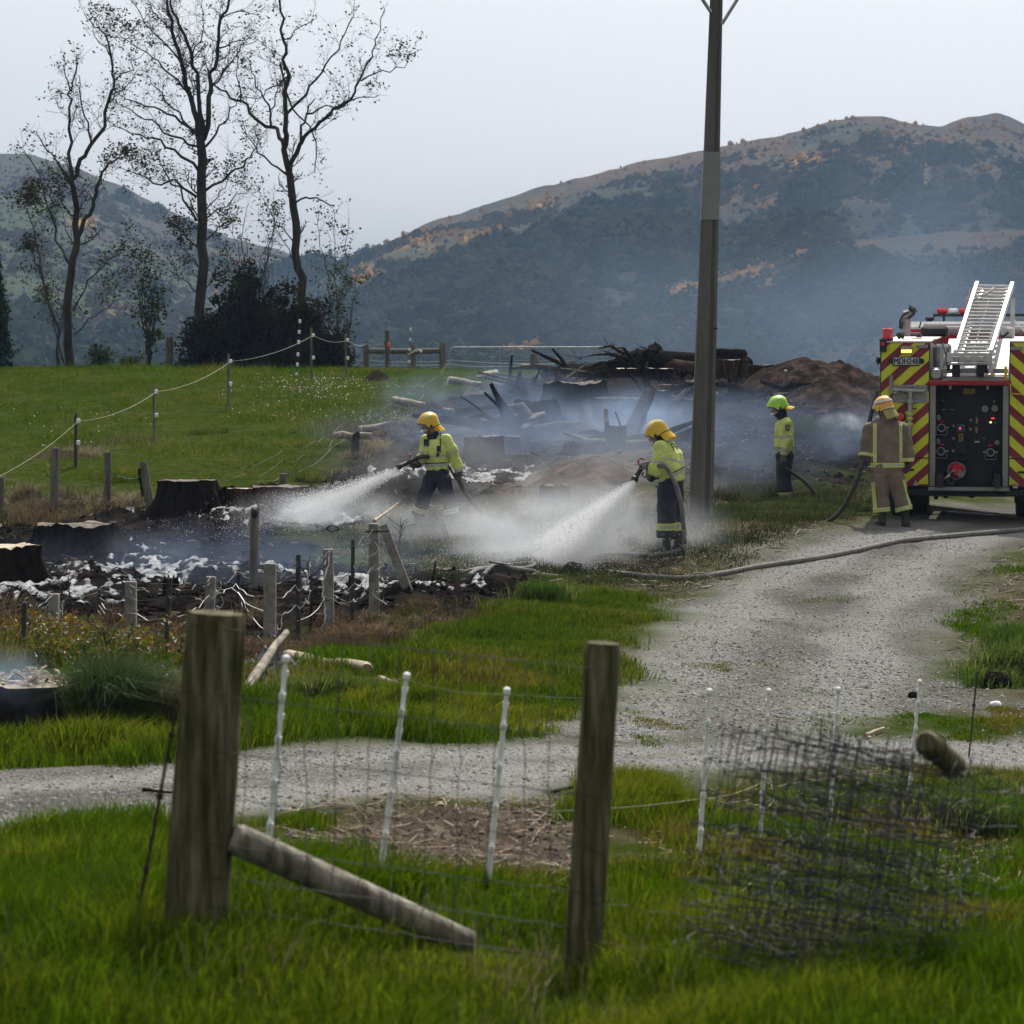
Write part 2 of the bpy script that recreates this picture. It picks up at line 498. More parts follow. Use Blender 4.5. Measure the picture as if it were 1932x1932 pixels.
def ground_material():
    m, n, l, b, out = newmat('ground')
    tc = n.new('ShaderNodeTexCoord')
    def at(k):
        a = n.new('ShaderNodeAttribute'); a.attribute_name = k; return a.outputs['Fac']
    def noise(sc, det=5, vec=None, rough=.6):
        a = n.new('ShaderNodeTexNoise'); a.inputs['Scale'].default_value = sc; a.inputs['Detail'].default_value = det; a.inputs['Roughness'].default_value = rough
        l.new(vec or tc.outputs['Object'], a.inputs['Vector']); return a.outputs[0]
    def mix(f, a, c):
        x = n.new('ShaderNodeMixRGB'); l.new(f, x.inputs[0]); l.new(a, x.inputs[1]); l.new(c, x.inputs[2]); return x.outputs[0]
    # sward under the blades
    sw = ramp(n, noise(4.5, 8), l, [(.3, (.020, .034, .005)), (.5, (.038, .056, .008)), (.64, (.066, .064, .024)), (.78, (.12, .10, .07))])
    dry = ramp(n, noise(2.6), l, [(.3, (.040, .045, .020)), (.5, (.075, .065, .040)), (.7, (.125, .105, .072))])
    grav_v = n.new('ShaderNodeTexVoronoi'); grav_v.inputs['Scale'].default_value = 38
    l.new(tc.outputs['Object'], grav_v.inputs['Vector'])
    gsep = n.new('ShaderNodeSeparateColor'); l.new(grav_v.outputs['Color'], gsep.inputs[0])
    gstone = ramp(n, gsep.outputs[0], l, [(.0, (.085, .082, .078)), (.35, (.20, .194, .185)), (.7, (.275, .267, .255)), (1, (.42, .405, .385))])
    gfine = ramp(n, noise(55, 4), l, [(.3, (.17, .162, .152)), (.7, (.37, .355, .335))])
    gw = ramp(n, noise(1.3, 4), l, [(.38, (.1,) * 3), (.62, (.6,) * 3)])
    grav = mix(gw.outputs[0], gfine.outputs[0], gstone.outputs[0])
    gt = ramp(n, noise(.55, 4), l, [(.4, (.84, .84, .825)), (.62, (.53, .525, .50))])
    mg = n.new('ShaderNodeMixRGB'); mg.blend_type = 'MULTIPLY'; mg.inputs[0].default_value = 1
    l.new(grav, mg.inputs[1]); l.new(gt.outputs[0], mg.inputs[2])
    bn = ramp(n, noise(1.7, 8, rough=.7), l, [(.36, (.005, .0048, .005)), (.52, (.014, .0122, .0115)), (.66, (.042, .030, .024)), (.82, (.12, .095, .078))])
    dt = ramp(n, noise(3.2, 8, rough=.7), l, [(.3, (.045, .032, .022)), (.5, (.095, .072, .05)), (.7, (.19, .16, .125))])
    sa = ramp(n, noise(2.2, 8, rough=.7), l, [(.3, (.050, .036, .026)), (.5, (.10, .072, .051)), (.7, (.165, .125, .09))])
    c = mix(at('dry'), sw.outputs[0], dry.outputs[0])
    c = mix(at('dirt'), c, dt.outputs[0])
    c = mix(at('burnt'), c, bn.outputs[0])
    c = mix(at('saw'), c, sa.outputs[0])
    trk = ramp(n, noise(30, 4), l, [(.3, (.20, .196, .186)), (.7, (.39, .382, .365))])
    gv = mix(at('track'), mg.outputs[0], trk.outputs[0])
    c = mix(at('gravel'), c, gv)
    l.new(c, b.inputs['Base Color'])
    rr = n.new('ShaderNodeMapRange'); rr.inputs[3].default_value = .95; rr.inputs[4].default_value = .85
    l.new(at('burnt'), rr.inputs[0])
    wet = ramp(n, noise(1.0, 6), l, [(.42, (1,) * 3), (.6, (.7,) * 3)])
    rm = n.new('ShaderNodeMath'); rm.operation = 'MULTIPLY'; l.new(rr.outputs[0], rm.inputs[0]); l.new(wet.outputs[0], rm.inputs[1])
    l.new(rm.outputs[0], b.inputs['Roughness'])
    b.inputs['Specular IOR Level'].default_value = 0
    bh = mix(at('gravel'), noise(7, 8, rough=.75), grav_v.outputs['Distance'])
    bp = n.new('ShaderNodeBump'); bp.inputs['Strength'].default_value = .9; bp.inputs['Distance'].default_value = .06
    l.new(bh, bp.inputs['Height']); l.new(bp.outputs[0], b.inputs['Normal'])
    return m

TRACKS = [zone(t) for t in ([(1180,1390),(1240,1300),(1330,1190),(1420,1110),(1540,1050),(1700,1005),(1780,985)], [(1560,1390),(1610,1300),(1640,1200),(1690,1110),(1760,1050),(1880,1005)],
    [(-200,1510),(0,1490),(300,1462),(600,1438),(1000,1418),(1500,1404),(1932,1410)], [(-200,1590),(0,1558),(400,1512),(800,1472),(1100,1448),(1500,1424),(1932,1430)])]
def line_d(x, y, pts):
    dm = np.full(np.shape(x), 1e9)
    for (x0, y0), (x1, y1) in zip(pts[:-1], pts[1:]):
        dx, dy = x1 - x0, y1 - y0
        t = np.clip(((x - x0) * dx + (y - y0) * dy) / (dx * dx + dy * dy), 0, 1)
        dm = np.minimum(dm, (x - x0 - t * dx) ** 2 + (y - y0 - t * dy) ** 2)
    return np.sqrt(dm)
def build_ground():
    s = np.linspace(-1, 1, 430)
    ys = [5.2]
    while ys[-1] < 128: ys.append(ys[-1] * 1.0042 + .002)
    ys = np.array([-60, -20, 0, 3] + ys + [140, 160, 200, 280, 400, 560])
    lim = 0.2 * np.clip(ys, 5, 150) + 3.0
    far = np.array([1.4, 2.5, 6, 20])
    S = np.concatenate([-far[::-1], s, far])
    X = S[None, :] * lim[:, None]; Y = np.repeat(ys[:, None], len(S), 1)
    wt = weights(X, Y)
    Z = gbase(X, Y) + relief(X, Y, wt)
    Z = Z - np.clip(Y - 150, 0, None) * .02
    nr, nc = X.shape
    V = np.stack([X.ravel(), Y.ravel(), Z.ravel()], 1)
    idx = np.arange(nr * nc).reshape(nr, nc)
    q = np.stack([idx[:-1, :-1], idx[:-1, 1:], idx[1:, 1:], idx[1:, :-1]], -1).reshape(-1, 4)
    wf = [(w[:-1, :-1] + w[1:, 1:]).ravel() / 2 for w in wt]
    trk = np.zeros(X.shape)
    for pl in TRACKS: trk = np.maximum(trk, sstep(.62, .15, line_d(X, Y, pl) + (fbm(X * .9, Y * .9, 71, 3) - .5) * .8))
    trk = trk * .95
    zone_id = np.zeros(len(q), int)
    zone_id[wf[1] > .5] = 2
    zone_id[(wf[0] > .5) | (wf[5] > .5)] = 1
    gm = ground_material()
    for k, name in enumerate(('grass_ground', 'gravel_road', 'burnt_ground')):
        f = q[zone_id == k]
        used, inv = np.unique(f.ravel(), return_inverse=True)
        at = dict(gravel=wt[0].ravel()[used], burnt=wt[1].ravel()[used], dirt=wt[2].ravel()[used], dry=wt[3].ravel()[used], saw=wt[4].ravel()[used], track=trk.ravel()[used])
        me = np_mesh(name, V[used], inv, np.full(len(f), 4), gm, smooth=True, attrs=at)
        tag(link_mesh(name, me), kind='structure')
build_ground()

# ------------------------------------------------------------------ hills
def hill_material(name, grass_mix):
    m, n, l, b, out = newmat(name)
    b.inputs['Roughness'].default_value = .95; b.inputs['Specular IOR Level'].default_value = .1
    at = n.new('ShaderNodeAttribute'); at.attribute_name = 'Col'
    tc = n.new('ShaderNodeTexCoord')
    nz = n.new('ShaderNodeTexNoise'); nz.inputs['Scale'].default_value = .22; nz.inputs['Detail'].default_value = 7; nz.inputs['Roughness'].default_value = .7
    l.new(tc.outputs['Object'], nz.inputs['Vector'])
    r = ramp(n, nz.outputs[0], l, [(.32, (.4, .4, .4)), (.5, (.95, .95, .95)), (.68, (1.7, 1.6, 1.45))])
    mx = n.new('ShaderNodeMixRGB'); mx.blend_type = 'MULTIPLY'; mx.inputs[0].default_value = 1
    l.new(at.outputs['Color'], mx.inputs[1]); l.new(r.outputs[0], mx.inputs[2]); l.new(mx.outputs[0], b.inputs['Base Color'])
    bp = n.new('ShaderNodeBump'); bp.inputs['Strength'].default_value = 1; bp.inputs['Distance'].default_value = 3.0
    l.new(nz.outputs[0], bp.inputs['Height']); l.new(bp.outputs[0], b.inputs['Normal'])
    return m

SCRUB_C = np.array((.011, .020, .008)); BROWN_C = np.array((.062, .036, .016)); GRASS_C = np.array((.085, .10, .045)); GORSE_C = np.array((.42, .21, .012)); HEATH_C = np.array((.075, .058, .05))

def lerp_pts(pts, u):
    pts = sorted(pts)
    return np.interp(u, [p[0] for p in pts], [p[1] for p in pts])

def make_hill(name, ridge, d_ridge, d_foot, z_foot, u0, u1, paint, seed, nu=420, nt=130, power=1.0, gully=5.0):
    """A hillside from its foot to the ridge line and down the far side, as a height field."""
    u = np.linspace(u0, u1, nu)
    vr = lerp_pts(ridge, u)
    k = np.array([1, 2, 4, 2, 1.0]); k /= k.sum()
    vr = np.convolve(np.pad(vr, 2, mode='edge'), k, 'valid')
    zr = CAMZ + (HOR - vr) / FPX * d_ridge
    t = np.concatenate([np.linspace(0, 1, nt), [1.05, 1.12, 1.3, 1.6]])
    T, Uu = np.meshgrid(t, u, indexing='ij')
    tt = np.clip(T, 0, 1)
    D = d_foot + (d_ridge - d_foot) * T
    X = (Uu - 966) / FPX * D
    base = z_foot + (zr[None] - z_foot) * (tt ** power)
    back = np.clip(T - 1, 0, None)
    base = base - back * (zr[None] - z_foot) * 1.4
    env = np.sin(math.pi * tt) ** .7
    Z = base + env * gully * (fbm(X * .016 + D * .005, D * .003, seed, 5) - .5) * 2 + (fbm(X * .12, D * .05, seed + 5, 3) - .5) * 1.6
    V_ = HOR - (Z - CAMZ) / D * FPX
    col, scrub = paint(Uu, V_, X, D, tt)
    idx = np.arange(X.size).reshape(X.shape)
    q = np.stack([idx[:-1, :-1], idx[:-1, 1:], idx[1:, 1:], idx[1:, :-1]], -1).reshape(-1, 4)
    Vv = np.stack([X.ravel(), D.ravel(), Z.ravel()], 1)
    me = np_mesh(name, Vv, q.ravel(), np.full(len(q), 4), hill_material(name, 0), smooth=True, cols=col.reshape(-1, 3))
    tag(link_mesh(name, me), kind='structure')
    return Vv.reshape(X.shape + (3,)), scrub, col

def blob(u, v, cu, cv, su, sv, rot=0.0):
    c, s = math.cos(rot), math.sin(rot)
    du, dv = u - cu, v - cv
    a, b_ = c * du + s * dv, -s * du + c * dv
    return np.exp(-(a / su) ** 2 - (b_ / sv) ** 2)

def mixc(c, col, w):
    return c * (1 - w[..., None]) + np.asarray(col) * w[..., None]

def paint_left(u, v, x, d, t):
    n = fbm(x * .03, d * .012, 71, 5); n2 = fbm(x * .1, d * .03, 73, 4)
    c = np.zeros(u.shape + (3,)) + np.array((.046, .046, .022))
    c = mixc(c, (.050, .034, .025), sstep(.45, .6, n))
    c = mixc(c, (.042, .060, .020), sstep(.5, .62, fbm(x * .02 + 5, d * .01, 75, 4)) * sstep(330, 420, v))
    line = np.interp(u, [-400, 0, 150, 280, 400, 700], [480, 545, 620, 665, 640, 560])
    sc = sstep(-10, 30, v - line + (n2 - .5) * 70)
    c = mixc(c, SCRUB_C * 1.5, sc)
    g = np.maximum.reduce([blob(u, v, 165, 420, 22, 7), blob(u, v, 235, 590, 30, 8, .5), blob(u, v, 300, 665, 22, 5), blob(u, v, 450, 505, 20, 8)])
    c = mixc(c, GORSE_C, np.clip(g * 1.3 * sstep(.42, .6, n2 + .1), 0, 1))
    return c, np.maximum(sc, .04 * (n2 > .55))

def paint_right(u, v, x, d, t):
    n = fbm(x * .03, d * .012, 81, 5); n2 = fbm(x * .11, d * .03, 83, 4)
    top = np.interp(u, [600, 700, 800, 1000, 1150, 1330, 1550, 1700, 1932, 2300], [480, 470, 425, 360, 320, 285, 235, 228, 225, 260])
    low = np.interp(u, [600, 700, 850, 1000, 1200, 1400, 1600, 1800, 2300], [500, 500, 480, 455, 420, 385, 350, 330, 330])
    rel = (v - top) / np.maximum(low - top, 5)
    sc = sstep(.75, 1.7, rel + (n - .5) * 2.2)
    c = np.zeros(u.shape + (3,)) + np.array((.050, .034, .017))
    c = mixc(c, BROWN_C * 1.3, sstep(.42, .58, n2))
    c = mixc(c, (.034, .040, .016), sstep(.52, .62, n) * (1 - sc) * .8)
    c = mixc(c, SCRUB_C, sc)
    c = mixc(c, (.065, .075, .035), blob(u, v, 770, 480, 90, 16, -.25) * .8)
    c = mixc(c, (.09, .11, .05), blob(u, v, 1810, 330, 16, 45) * sstep(.35, .55, n2))
    g = np.maximum.reduce([blob(u, v, 690, 525, 20, 16, .8), blob(u, v, 790, 455, 50, 8, -.25), blob(u, v, 1520, 305, 32, 11), blob(u, v, 1640, 318, 24, 6), blob(u, v, 690, 640, 45, 9, .2),
                           blob(u, v, 1010, 395, 26, 6, -.3), blob(u, v, 1820, 290, 20, 10), blob(u, v, 1750, 350, 20, 6), blob(u, v, 1000, 650, 60, 6, -.3), blob(u, v, 860, 455, 40, 6, -.3) * .7])
    c = mixc(c, GORSE_C, np.clip(g * 1.25 * sstep(.40, .6, n2 + .08), 0, 1))
    return c, sc * (1 - np.clip(g, 0, 1))

def paint_spur(u, v, x, d, t):
    n = fbm(x * .05, d * .015, 91, 5); n2 = fbm(x * .14, d * .035, 93, 4)
    top = np.interp(u, [900, 1120, 1300, 1500, 1700, 1932, 2300], [660, 580, 525, 470, 446, 432, 425])
    rel = (v - top) / 70.0
    sc = sstep(.05, .8, rel + (n - .5) * 1.5)
    c = np.zeros(u.shape + (3,)) + np.array((.050, .032, .015))
    c = mixc(c, (.042, .029, .015), sstep(.45, .6, n2))
    c = mixc(c, SCRUB_C * 1.15, sc)
    g = np.clip(1 - np.abs(rel - .12) / .25, 0, 1) * sstep(.46, .60, n2) * sstep(1700, 1350, u) + blob(u, v, 1420, 545, 50, 12, -.4) * sstep(.45, .6, n2) + blob(u, v, 1620, 520, 40, 10) * sstep(.5, .62, n2) * .6
    c = mixc(c, GORSE_C * .8, np.clip(g, 0, 1))
    return c, sc

HL = make_hill('left_hill', [(-500, 300), (-200, 285), (0, 292), (60, 294), (130, 312), (230, 352), (330, 402), (430, 448), (560, 482), (650, 500), (760, 540), (900, 600)], 1150, 430, -16, -500, 900, paint_left, 201)
HR = make_hill('right_hill', [(500, 545), (590, 516), (660, 488), (720, 461), (800, 425), (900, 392), (1000, 362), (1080, 338), (1150, 321), (1250, 302), (1330, 287), (1400, 271), (1470, 262), (1550, 236), (1620, 223), (1660, 224), (1740, 238), (1772, 242), (1800, 232), (1850, 218), (1880, 215), (1900, 222), (1932, 237), (2050, 280), (2400, 330)], 1000, 430, -14, 480, 2400, paint_right, 211, nu=560, power=1.0, gully=11)
HS = make_hill('spur_hill', [(900, 672), (1000, 640), (1120, 583), (1200, 556), (1300, 527), (1400, 497), (1500, 470), (1600, 455), (1700, 446), (1800, 438), (1932, 432), (2400, 420)], 640, 400, -14, 900, 2400, paint_spur, 221, nu=420, nt=90, gully=2.5)

def scrub_prototype(name, seed, mat):
    """A lumpy shrub canopy, about one unit across: a ball of leafy clumps."""
    rnd = random.Random(seed)
    mb = MB(); cores = []
    for k in range(7):
        a = rnd.uniform(0, 6.28); r = rnd.uniform(0, .34) if k else 0
        c = (r * math.cos(a), r * math.sin(a), rnd.uniform(.12, .42) - r * .3)
        q = rnd.uniform(.22, .36)
        mb.ell(c, (q, q, q * rnd.uniform(.75, 1.05)), nu=9, nv=7); cores.append((c, q))
    mb.v = [(x + rnd.uniform(-.035, .035), y + rnd.uniform(-.035, .035), z + rnd.uniform(-.035, .035)) for x, y, z in mb.v]
    lob = list(mb.v)
    mb.f = []; mb.v = []
    for k in range(620):                      # leafy sprays standing off the clumps
        p = Vector(lob[rnd.randrange(len(lob))]) + Vector((rnd.gauss(0, .03), rnd.gauss(0, .03), rnd.gauss(0, .03)))
        if p.z < .02: continue
        a = Vector((rnd.gauss(0, 1), rnd.gauss(0, 1), rnd.gauss(0, .7))).normalized(); b = a.orthogonal().normalized()
        s = rnd.uniform(.035, .075)
        mb.add([p - a * s, p + b * s * .6, p + a * s, p - b * s * .6], [(0, 1, 2, 3)])
    for c, q in cores: mb.ell(c, (q * .86, q * .86, q * .8), nu=7, nv=5)
    return bpy.data.objects.new(name, mb.mesh(name, mat, smooth=False))       # not linked: the node group's source

def scrub_material(name, cols, sc=.06):
    m, n, l, b, out = newmat(name)
    b.inputs['Roughness'].default_value = .9; b.inputs['Specular IOR Level'].default_value = .02
    ge = n.new('ShaderNodeNewGeometry')
    nz = n.new('ShaderNodeTexNoise'); nz.inputs['Scale'].default_value = sc; nz.inputs['Detail'].default_value = 5; nz.inputs['Roughness'].default_value = .75
    l.new(ge.outputs['Position'], nz.inputs['Vector'])
    r = ramp(n, nz.outputs[0], l, cols)
    l.new(r.outputs[0], b.inputs['Base Color'])
    return m

def scatter_nodes(name, pts, scales, protos, label_kind='stuff'):
    me = bpy.data.meshes.new(name)
    me.vertices.add(len(pts)); me.vertices.foreach_set('co', np.asarray(pts, np.float32).ravel())
    a = me.attributes.new('size', 'FLOAT', 'POINT'); a.data.foreach_set('value', np.asarray(scales, np.float32))
    a = me.attributes.new('spin', 'FLOAT', 'POINT'); a.data.foreach_set('value', RNG.uniform(0, 6.28, len(pts)).astype(np.float32))
    o = link_mesh(name, me)
    ng = bpy.data.node_groups.new(name + '_scatter', 'GeometryNodeTree')
    ng.interface.new_socket('Geometry', in_out='INPUT', socket_type='NodeSocketGeometry')
    ng.interface.new_socket('Geometry', in_out='OUTPUT', socket_type='NodeSocketGeometry')
    n, l = ng.nodes, ng.links
    gi, go = n.new('NodeGroupInput'), n.new('NodeGroupOutput')
    jn = n.new('GeometryNodeGeometryToInstance')
    for p in protos:
        oi = n.new('GeometryNodeObjectInfo'); oi.inputs['Object'].default_value = p; oi.inputs['As Instance'].default_value = True
        l.new(oi.outputs['Geometry'], jn.inputs[0])
    ip = n.new('GeometryNodeInstanceOnPoints')
    ip.inputs['Pick Instance'].default_value = True
    na = n.new('GeometryNodeInputNamedAttribute'); na.data_type = 'FLOAT'; na.inputs['Name'].default_value = 'size'
    nb = n.new('GeometryNodeInputNamedAttribute'); nb.data_type = 'FLOAT'; nb.inputs['Name'].default_value = 'spin'
    cv = n.new('ShaderNodeCombineXYZ'); l.new(nb.outputs['Attribute'], cv.inputs[2])
    l.new(gi.outputs[0], ip.inputs['Points'])
    l.new(jn.outputs[0], ip.inputs['Instance'])
    l.new(cv.outputs[0], ip.inputs['Rotation']); l.new(na.outputs['Attribute'], ip.inputs['Scale'])
    l.new(ip.outputs[0], go.inputs[0])
    md = o.modifiers.new('scatter', 'NODES'); md.node_group = ng
    return tag(o, kind=label_kind)

_sm = scrub_material('scrub', [(.3, (.007, .015, .006)), (.46, (.016, .029, .009)), (.60, (.036, .048, .014)), (.75, (.075, .072, .024))])
_hm = scrub_material('heath', [(.3, (.026, .019, .009)), (.45, (.078, .046, .019)), (.58, (.046, .044, .015)), (.72, (.125, .078, .030))], .09)
_sp = [scrub_prototype('scrub_shrub', 300 + i, _sm) for i in range(3)]
_hp = [scrub_prototype('heath_shrub', 320 + i, _hm) for i in range(2)]

def hill_points(H, n, want, zone_u=None, smin=2.0, smax=5.5, sink=.12):
    G, sc, col = H
    nr, nc = sc.shape
    i = RNG.integers(0, int((nr - 5) * .90), n); j = RNG.integers(0, nc - 1, n)
    fi, fj = RNG.random(n), RNG.random(n)
    p = (G[i, j] * ((1 - fi) * (1 - fj))[:, None] + G[i + 1, j] * (fi * (1 - fj))[:, None] + G[i, j + 1] * ((1 - fi) * fj)[:, None] + G[i + 1, j + 1] * (fi * fj)[:, None])
    keep = RNG.random(n) < want(sc[i, j])
    p = p[keep]
    pat = fbm(p[:, 0] * .035, p[:, 1] * .02, 17, 4)
    k2 = RNG.random(len(p)) < sstep(.34, .52, pat) * .9 + .25
    p, pat = p[k2], pat[k2]
    s = (smin + (smax - smin) * RNG.random(len(p)) ** 3.2) * (.65 + 1.3 * sstep(.40, .66, pat))
    p[:, 2] -= s * sink
    return p, s

_a = [hill_points(HR, 22000, lambda s: s, smin=1.6, smax=7.5), hill_points(HS, 9000, lambda s: s, smin=1.1, smax=4.2), hill_points(HL, 9000, lambda s: s, smin=2.0, smax=8.0)]
scatter_nodes('hill_scrub', np.concatenate([q[0] for q in _a]), np.concatenate([q[1] for q in _a]), _sp)
_gm = scrub_material('gorse', [(.3, (.20, .10, .008)), (.5, (.42, .22, .012)), (.7, (.16, .12, .02))], .3)
_gp2 = [scrub_prototype('gorse_shrub', 340 + i, _gm) for i in range(2)]
def gorse_points(H, n, smin, smax):
    G, sc, col = H
    nr, nc = sc.shape
    i = RNG.integers(0, nr - 6, n); j = RNG.integers(0, nc - 1, n)
    r = col[i, j, 0] - col[i, j, 1] * 1.15
    k = RNG.random(n) < np.clip(r * 4.5, 0, 1)
    p = G[i[k], j[k]] + np.stack([RNG.normal(0, 1.2, k.sum()), RNG.normal(0, 2, k.sum()), np.zeros(k.sum())], 1)
    s = smin + (smax - smin) * RNG.random(len(p)) ** 2
    p[:, 2] -= s * .15
    return p, s
_a = [gorse_points(HR, 34000, .9, 2.6), gorse_points(HS, 22000, .6, 1.7), gorse_points(HL, 16000, .9, 2.4)]
scatter_nodes('hill_gorse', np.concatenate([q[0] for q in _a]), np.concatenate([q[1] for q in _a]), _gp2)
_a = [hill_points(HR, 20000, lambda s: 1 - .6 * s, smin=.7, smax=3.2, sink=.25), hill_points(HS, 12000, lambda s: 1 - .6 * s, smin=.5, smax=1.8, sink=.2), hill_points(HL, 15000, lambda s: 1 - s, smin=.6, smax=2.6, sink=.25)]
scatter_nodes('hill_heath', np.concatenate([q[0] for q in _a]), np.concatenate([q[1] for q in _a]), _hp)

# ------------------------------------------------------------------ air
def haze():
    m = bpy.data.materials.new('haze'); m.use_nodes = True
    n, l = m.node_tree.nodes, m.node_tree.links
    n.remove(n['Principled BSDF'])
    pv = n.new('ShaderNodeVolumePrincipled')
    pv.inputs['Color'].default_value = (.46, .67, 1.0, 1)
    pv.inputs['Density'].default_value = 0.00019
    pv.inputs['Anisotropy'].default_value = 0.2
    l.new(pv.outputs[0], n['Material Output'].inputs['Volume'])
    o = MB().box((0, 800, 60), (3000, 1800, 200)).build('haze', m)
    tag(o, kind='stuff')
haze()
# ------------------------------------------------------------------ trees on the crest
M_bark = pmat('bark', (.022, .018, .014), (.075, .065, .052), scale=6, rough=.9, bump=.6, stretch=(1, 1, .25), spec=.2)
M_twig = pmat('twig', (.022, .017, .014), (.05, .04, .032), scale=3, rough=.9, spec=.15)
M_leaf = leafmat('tree_leaves', rough=.55, trans=.3)

def leaf_cloud(centers, sizes, cols, seed=0, up=.2, aspect=.55):
    """One small bent leaf (two triangles) per centre, as numpy arrays for np_mesh."""
    rg = np.random.default_rng(seed)
    n = len(centers)
    d = rg.normal(size=(n, 3)); d[:, 2] = d[:, 2] * .6 + up
    d /= np.linalg.norm(d, axis=1)[:, None]
    e = np.cross(d, rg.normal(size=(n, 3))); e /= np.linalg.norm(e, axis=1)[:, None] + 1e-9
    s = np.asarray(sizes)[:, None]
    c = np.asarray(centers)
    nn = np.cross(d, e)
    v = np.stack([c - d * s * .5, c + e * s * aspect * .5 + nn * s * .1, c + d * s * .5, c - e * s * aspect * .5 + nn * s * .1], 1).reshape(-1, 3)
    f = np.arange(4 * n)
    return v, f, np.full(n, 4), np.repeat(np.asarray(cols), 4, axis=0)

def leaf_mesh(name, centers, sizes, cols, mat, parent, origin, seed=0, **kw):
    v, f, sz, c = leaf_cloud(centers, sizes, cols, seed, **kw)
    me = np_mesh(name, v - np.array(origin), f, sz, mat, cols=c)
    o = link_mesh(name, me, parent)
    return o

class Grower:
    def __init__(s, seed, leafcol, leafp=.5, lsize=.11):
        s.r = random.Random(seed); s.trunk, s.crown = MB(), MB(); s.lc, s.ls, s.lk = [], [], []
        s.leafcol, s.leafp, s.lsize = leafcol, leafp * .55, lsize * .85
    def limb(s, pts, r0, r1, n=7):
        m = len(pts)
        out = []
        for i in range(m - 1):           # resample with a slight wander
            for k in range(3):
                t = k / 3
                p = pts[i].lerp(pts[i + 1], t)
                if i + k: p = p + Vector((s.r.gauss(0, 1), s.r.gauss(0, 1), s.r.gauss(0, 1))) * min(.045, (pts[i + 1] - pts[i]).length * .06)
                out.append(p)
        out.append(pts[-1])
        q = len(out)
        rad = [r0 + (r1 - r0) * (i / (q - 1)) ** .85 for i in range(q)]
        s.trunk.tube(out, rad, n)
        return out, rad
    def leaves(s, p, k, spread):
        for _ in range(k):
            s.lc.append(p + Vector((s.r.gauss(0, spread), s.r.gauss(0, spread), s.r.gauss(0, spread * .8))))
            s.ls.append(s.lsize * s.r.uniform(.6, 1.35))
            f = s.r.uniform(.6, 1.5)
            s.lk.append([c * f for c in s.leafcol[s.r.randrange(len(s.leafcol))]])
    def twig(s, p, d, L, r, lvl, leafy):
        m = max(3, min(6, int(L / .18) + 2))
        pts = [p]; q = p.copy(); dd = d.normalized()
        for i in range(m):
            dd = (dd + Vector((s.r.gauss(0, .2), s.r.gauss(0, .2), s.r.gauss(0, .16) + .07))).normalized()
            q = q + dd * (L / m); pts.append(q.copy())
        s.crown.tube(pts, [r * (1 - .75 * i / m) for i in range(m + 1)], 3, caps=False)
        if lvl > 0:
            for i in range(1, m + 1):
                for _ in range(1 if s.r.random() < .75 else 2):
                    if s.r.random() < .78:
                        e = (dd * .9 + Vector((s.r.gauss(0, .7), s.r.gauss(0, .7), s.r.gauss(.15, .5)))).normalized()
                        s.twig(pts[i], e, L * s.r.uniform(.35, .62), r * .6, lvl - 1, leafy)
        if lvl <= 1 and s.r.random() < leafy:
            s.leaves(pts[-1], s.r.randint(1, 4), .09)
    def clothe(s, path, rad, L, per_m, lvl=2, start=.15, leafy=None, sideonly=None):
        leafy = s.leafp if leafy is None else leafy
        tot = sum((path[i + 1] - path[i]).length for i in range(len(path) - 1))
        k = max(1, int(tot * per_m))
        for j in range(k):
            t = start + (1 - start) * (j + s.r.random()) / k
            x = t * (len(path) - 1); i = min(int(x), len(path) - 2)
            p = path[i].lerp(path[i + 1], x - i)
            tg = (path[i + 1] - path[i]).normalized()
            side = Vector((s.r.gauss(0, 1), s.r.gauss(0, 1), s.r.gauss(.25, .6)))
            e = (tg * .75 + side.normalized()).normalized()
            s.twig(p, e, L * s.r.uniform(.45, 1.1) * (1.1 - .45 * t), max(.007, rad[i] * .3), lvl, leafy)
    def done(s, root, leaf_name='leaves'):
        o = root.location
        s.trunk.v = [tuple(Vector(p) - o) for p in s.trunk.v]; s.crown.v = [tuple(Vector(p) - o) for p in s.crown.v]
        s.trunk.build('trunk', M_bark, root, smooth=True)
        s.crown.build('crown', M_twig, root)
        if s.lc: leaf_mesh(leaf_name, [tuple(c) for c in s.lc], s.ls, s.lk, M_leaf, root, o, seed=3)

def limb_tree(label, limbs, d, seed, leafcol, leafp, twigL, per_m, base, extra=None):
    b = P(base[0], base[1], d); b.z = gz(b.x, b.y) - .05
    root = thing('tree', label, 'tree', b, group='tall sparse trees along the crest')
    g = Grower(seed, leafcol, leafp)
    for li, (pts, r0, r1, kw) in enumerate(limbs):
        dd0, dd1 = kw.get('d0', 0), kw.get('d1', g.r.uniform(-1.6, 1.6))
        pp = []
        for i, (X, Y) in enumerate(pts):
            t = i / (len(pts) - 1)
            q = P(X * .4127, Y * .4127, d + dd0 + (dd1 - dd0) * t)
            pp.append(q)
        if li == 0: pp[0] = b.copy()
        path, rad = g.limb(pp, r0, r1)
        g.clothe(path, rad, kw.get('L', twigL), kw.get('per', per_m), kw.get('lvl', 2), kw.get('st', .2), kw.get('leafy'))
    g.done(root)
    return root

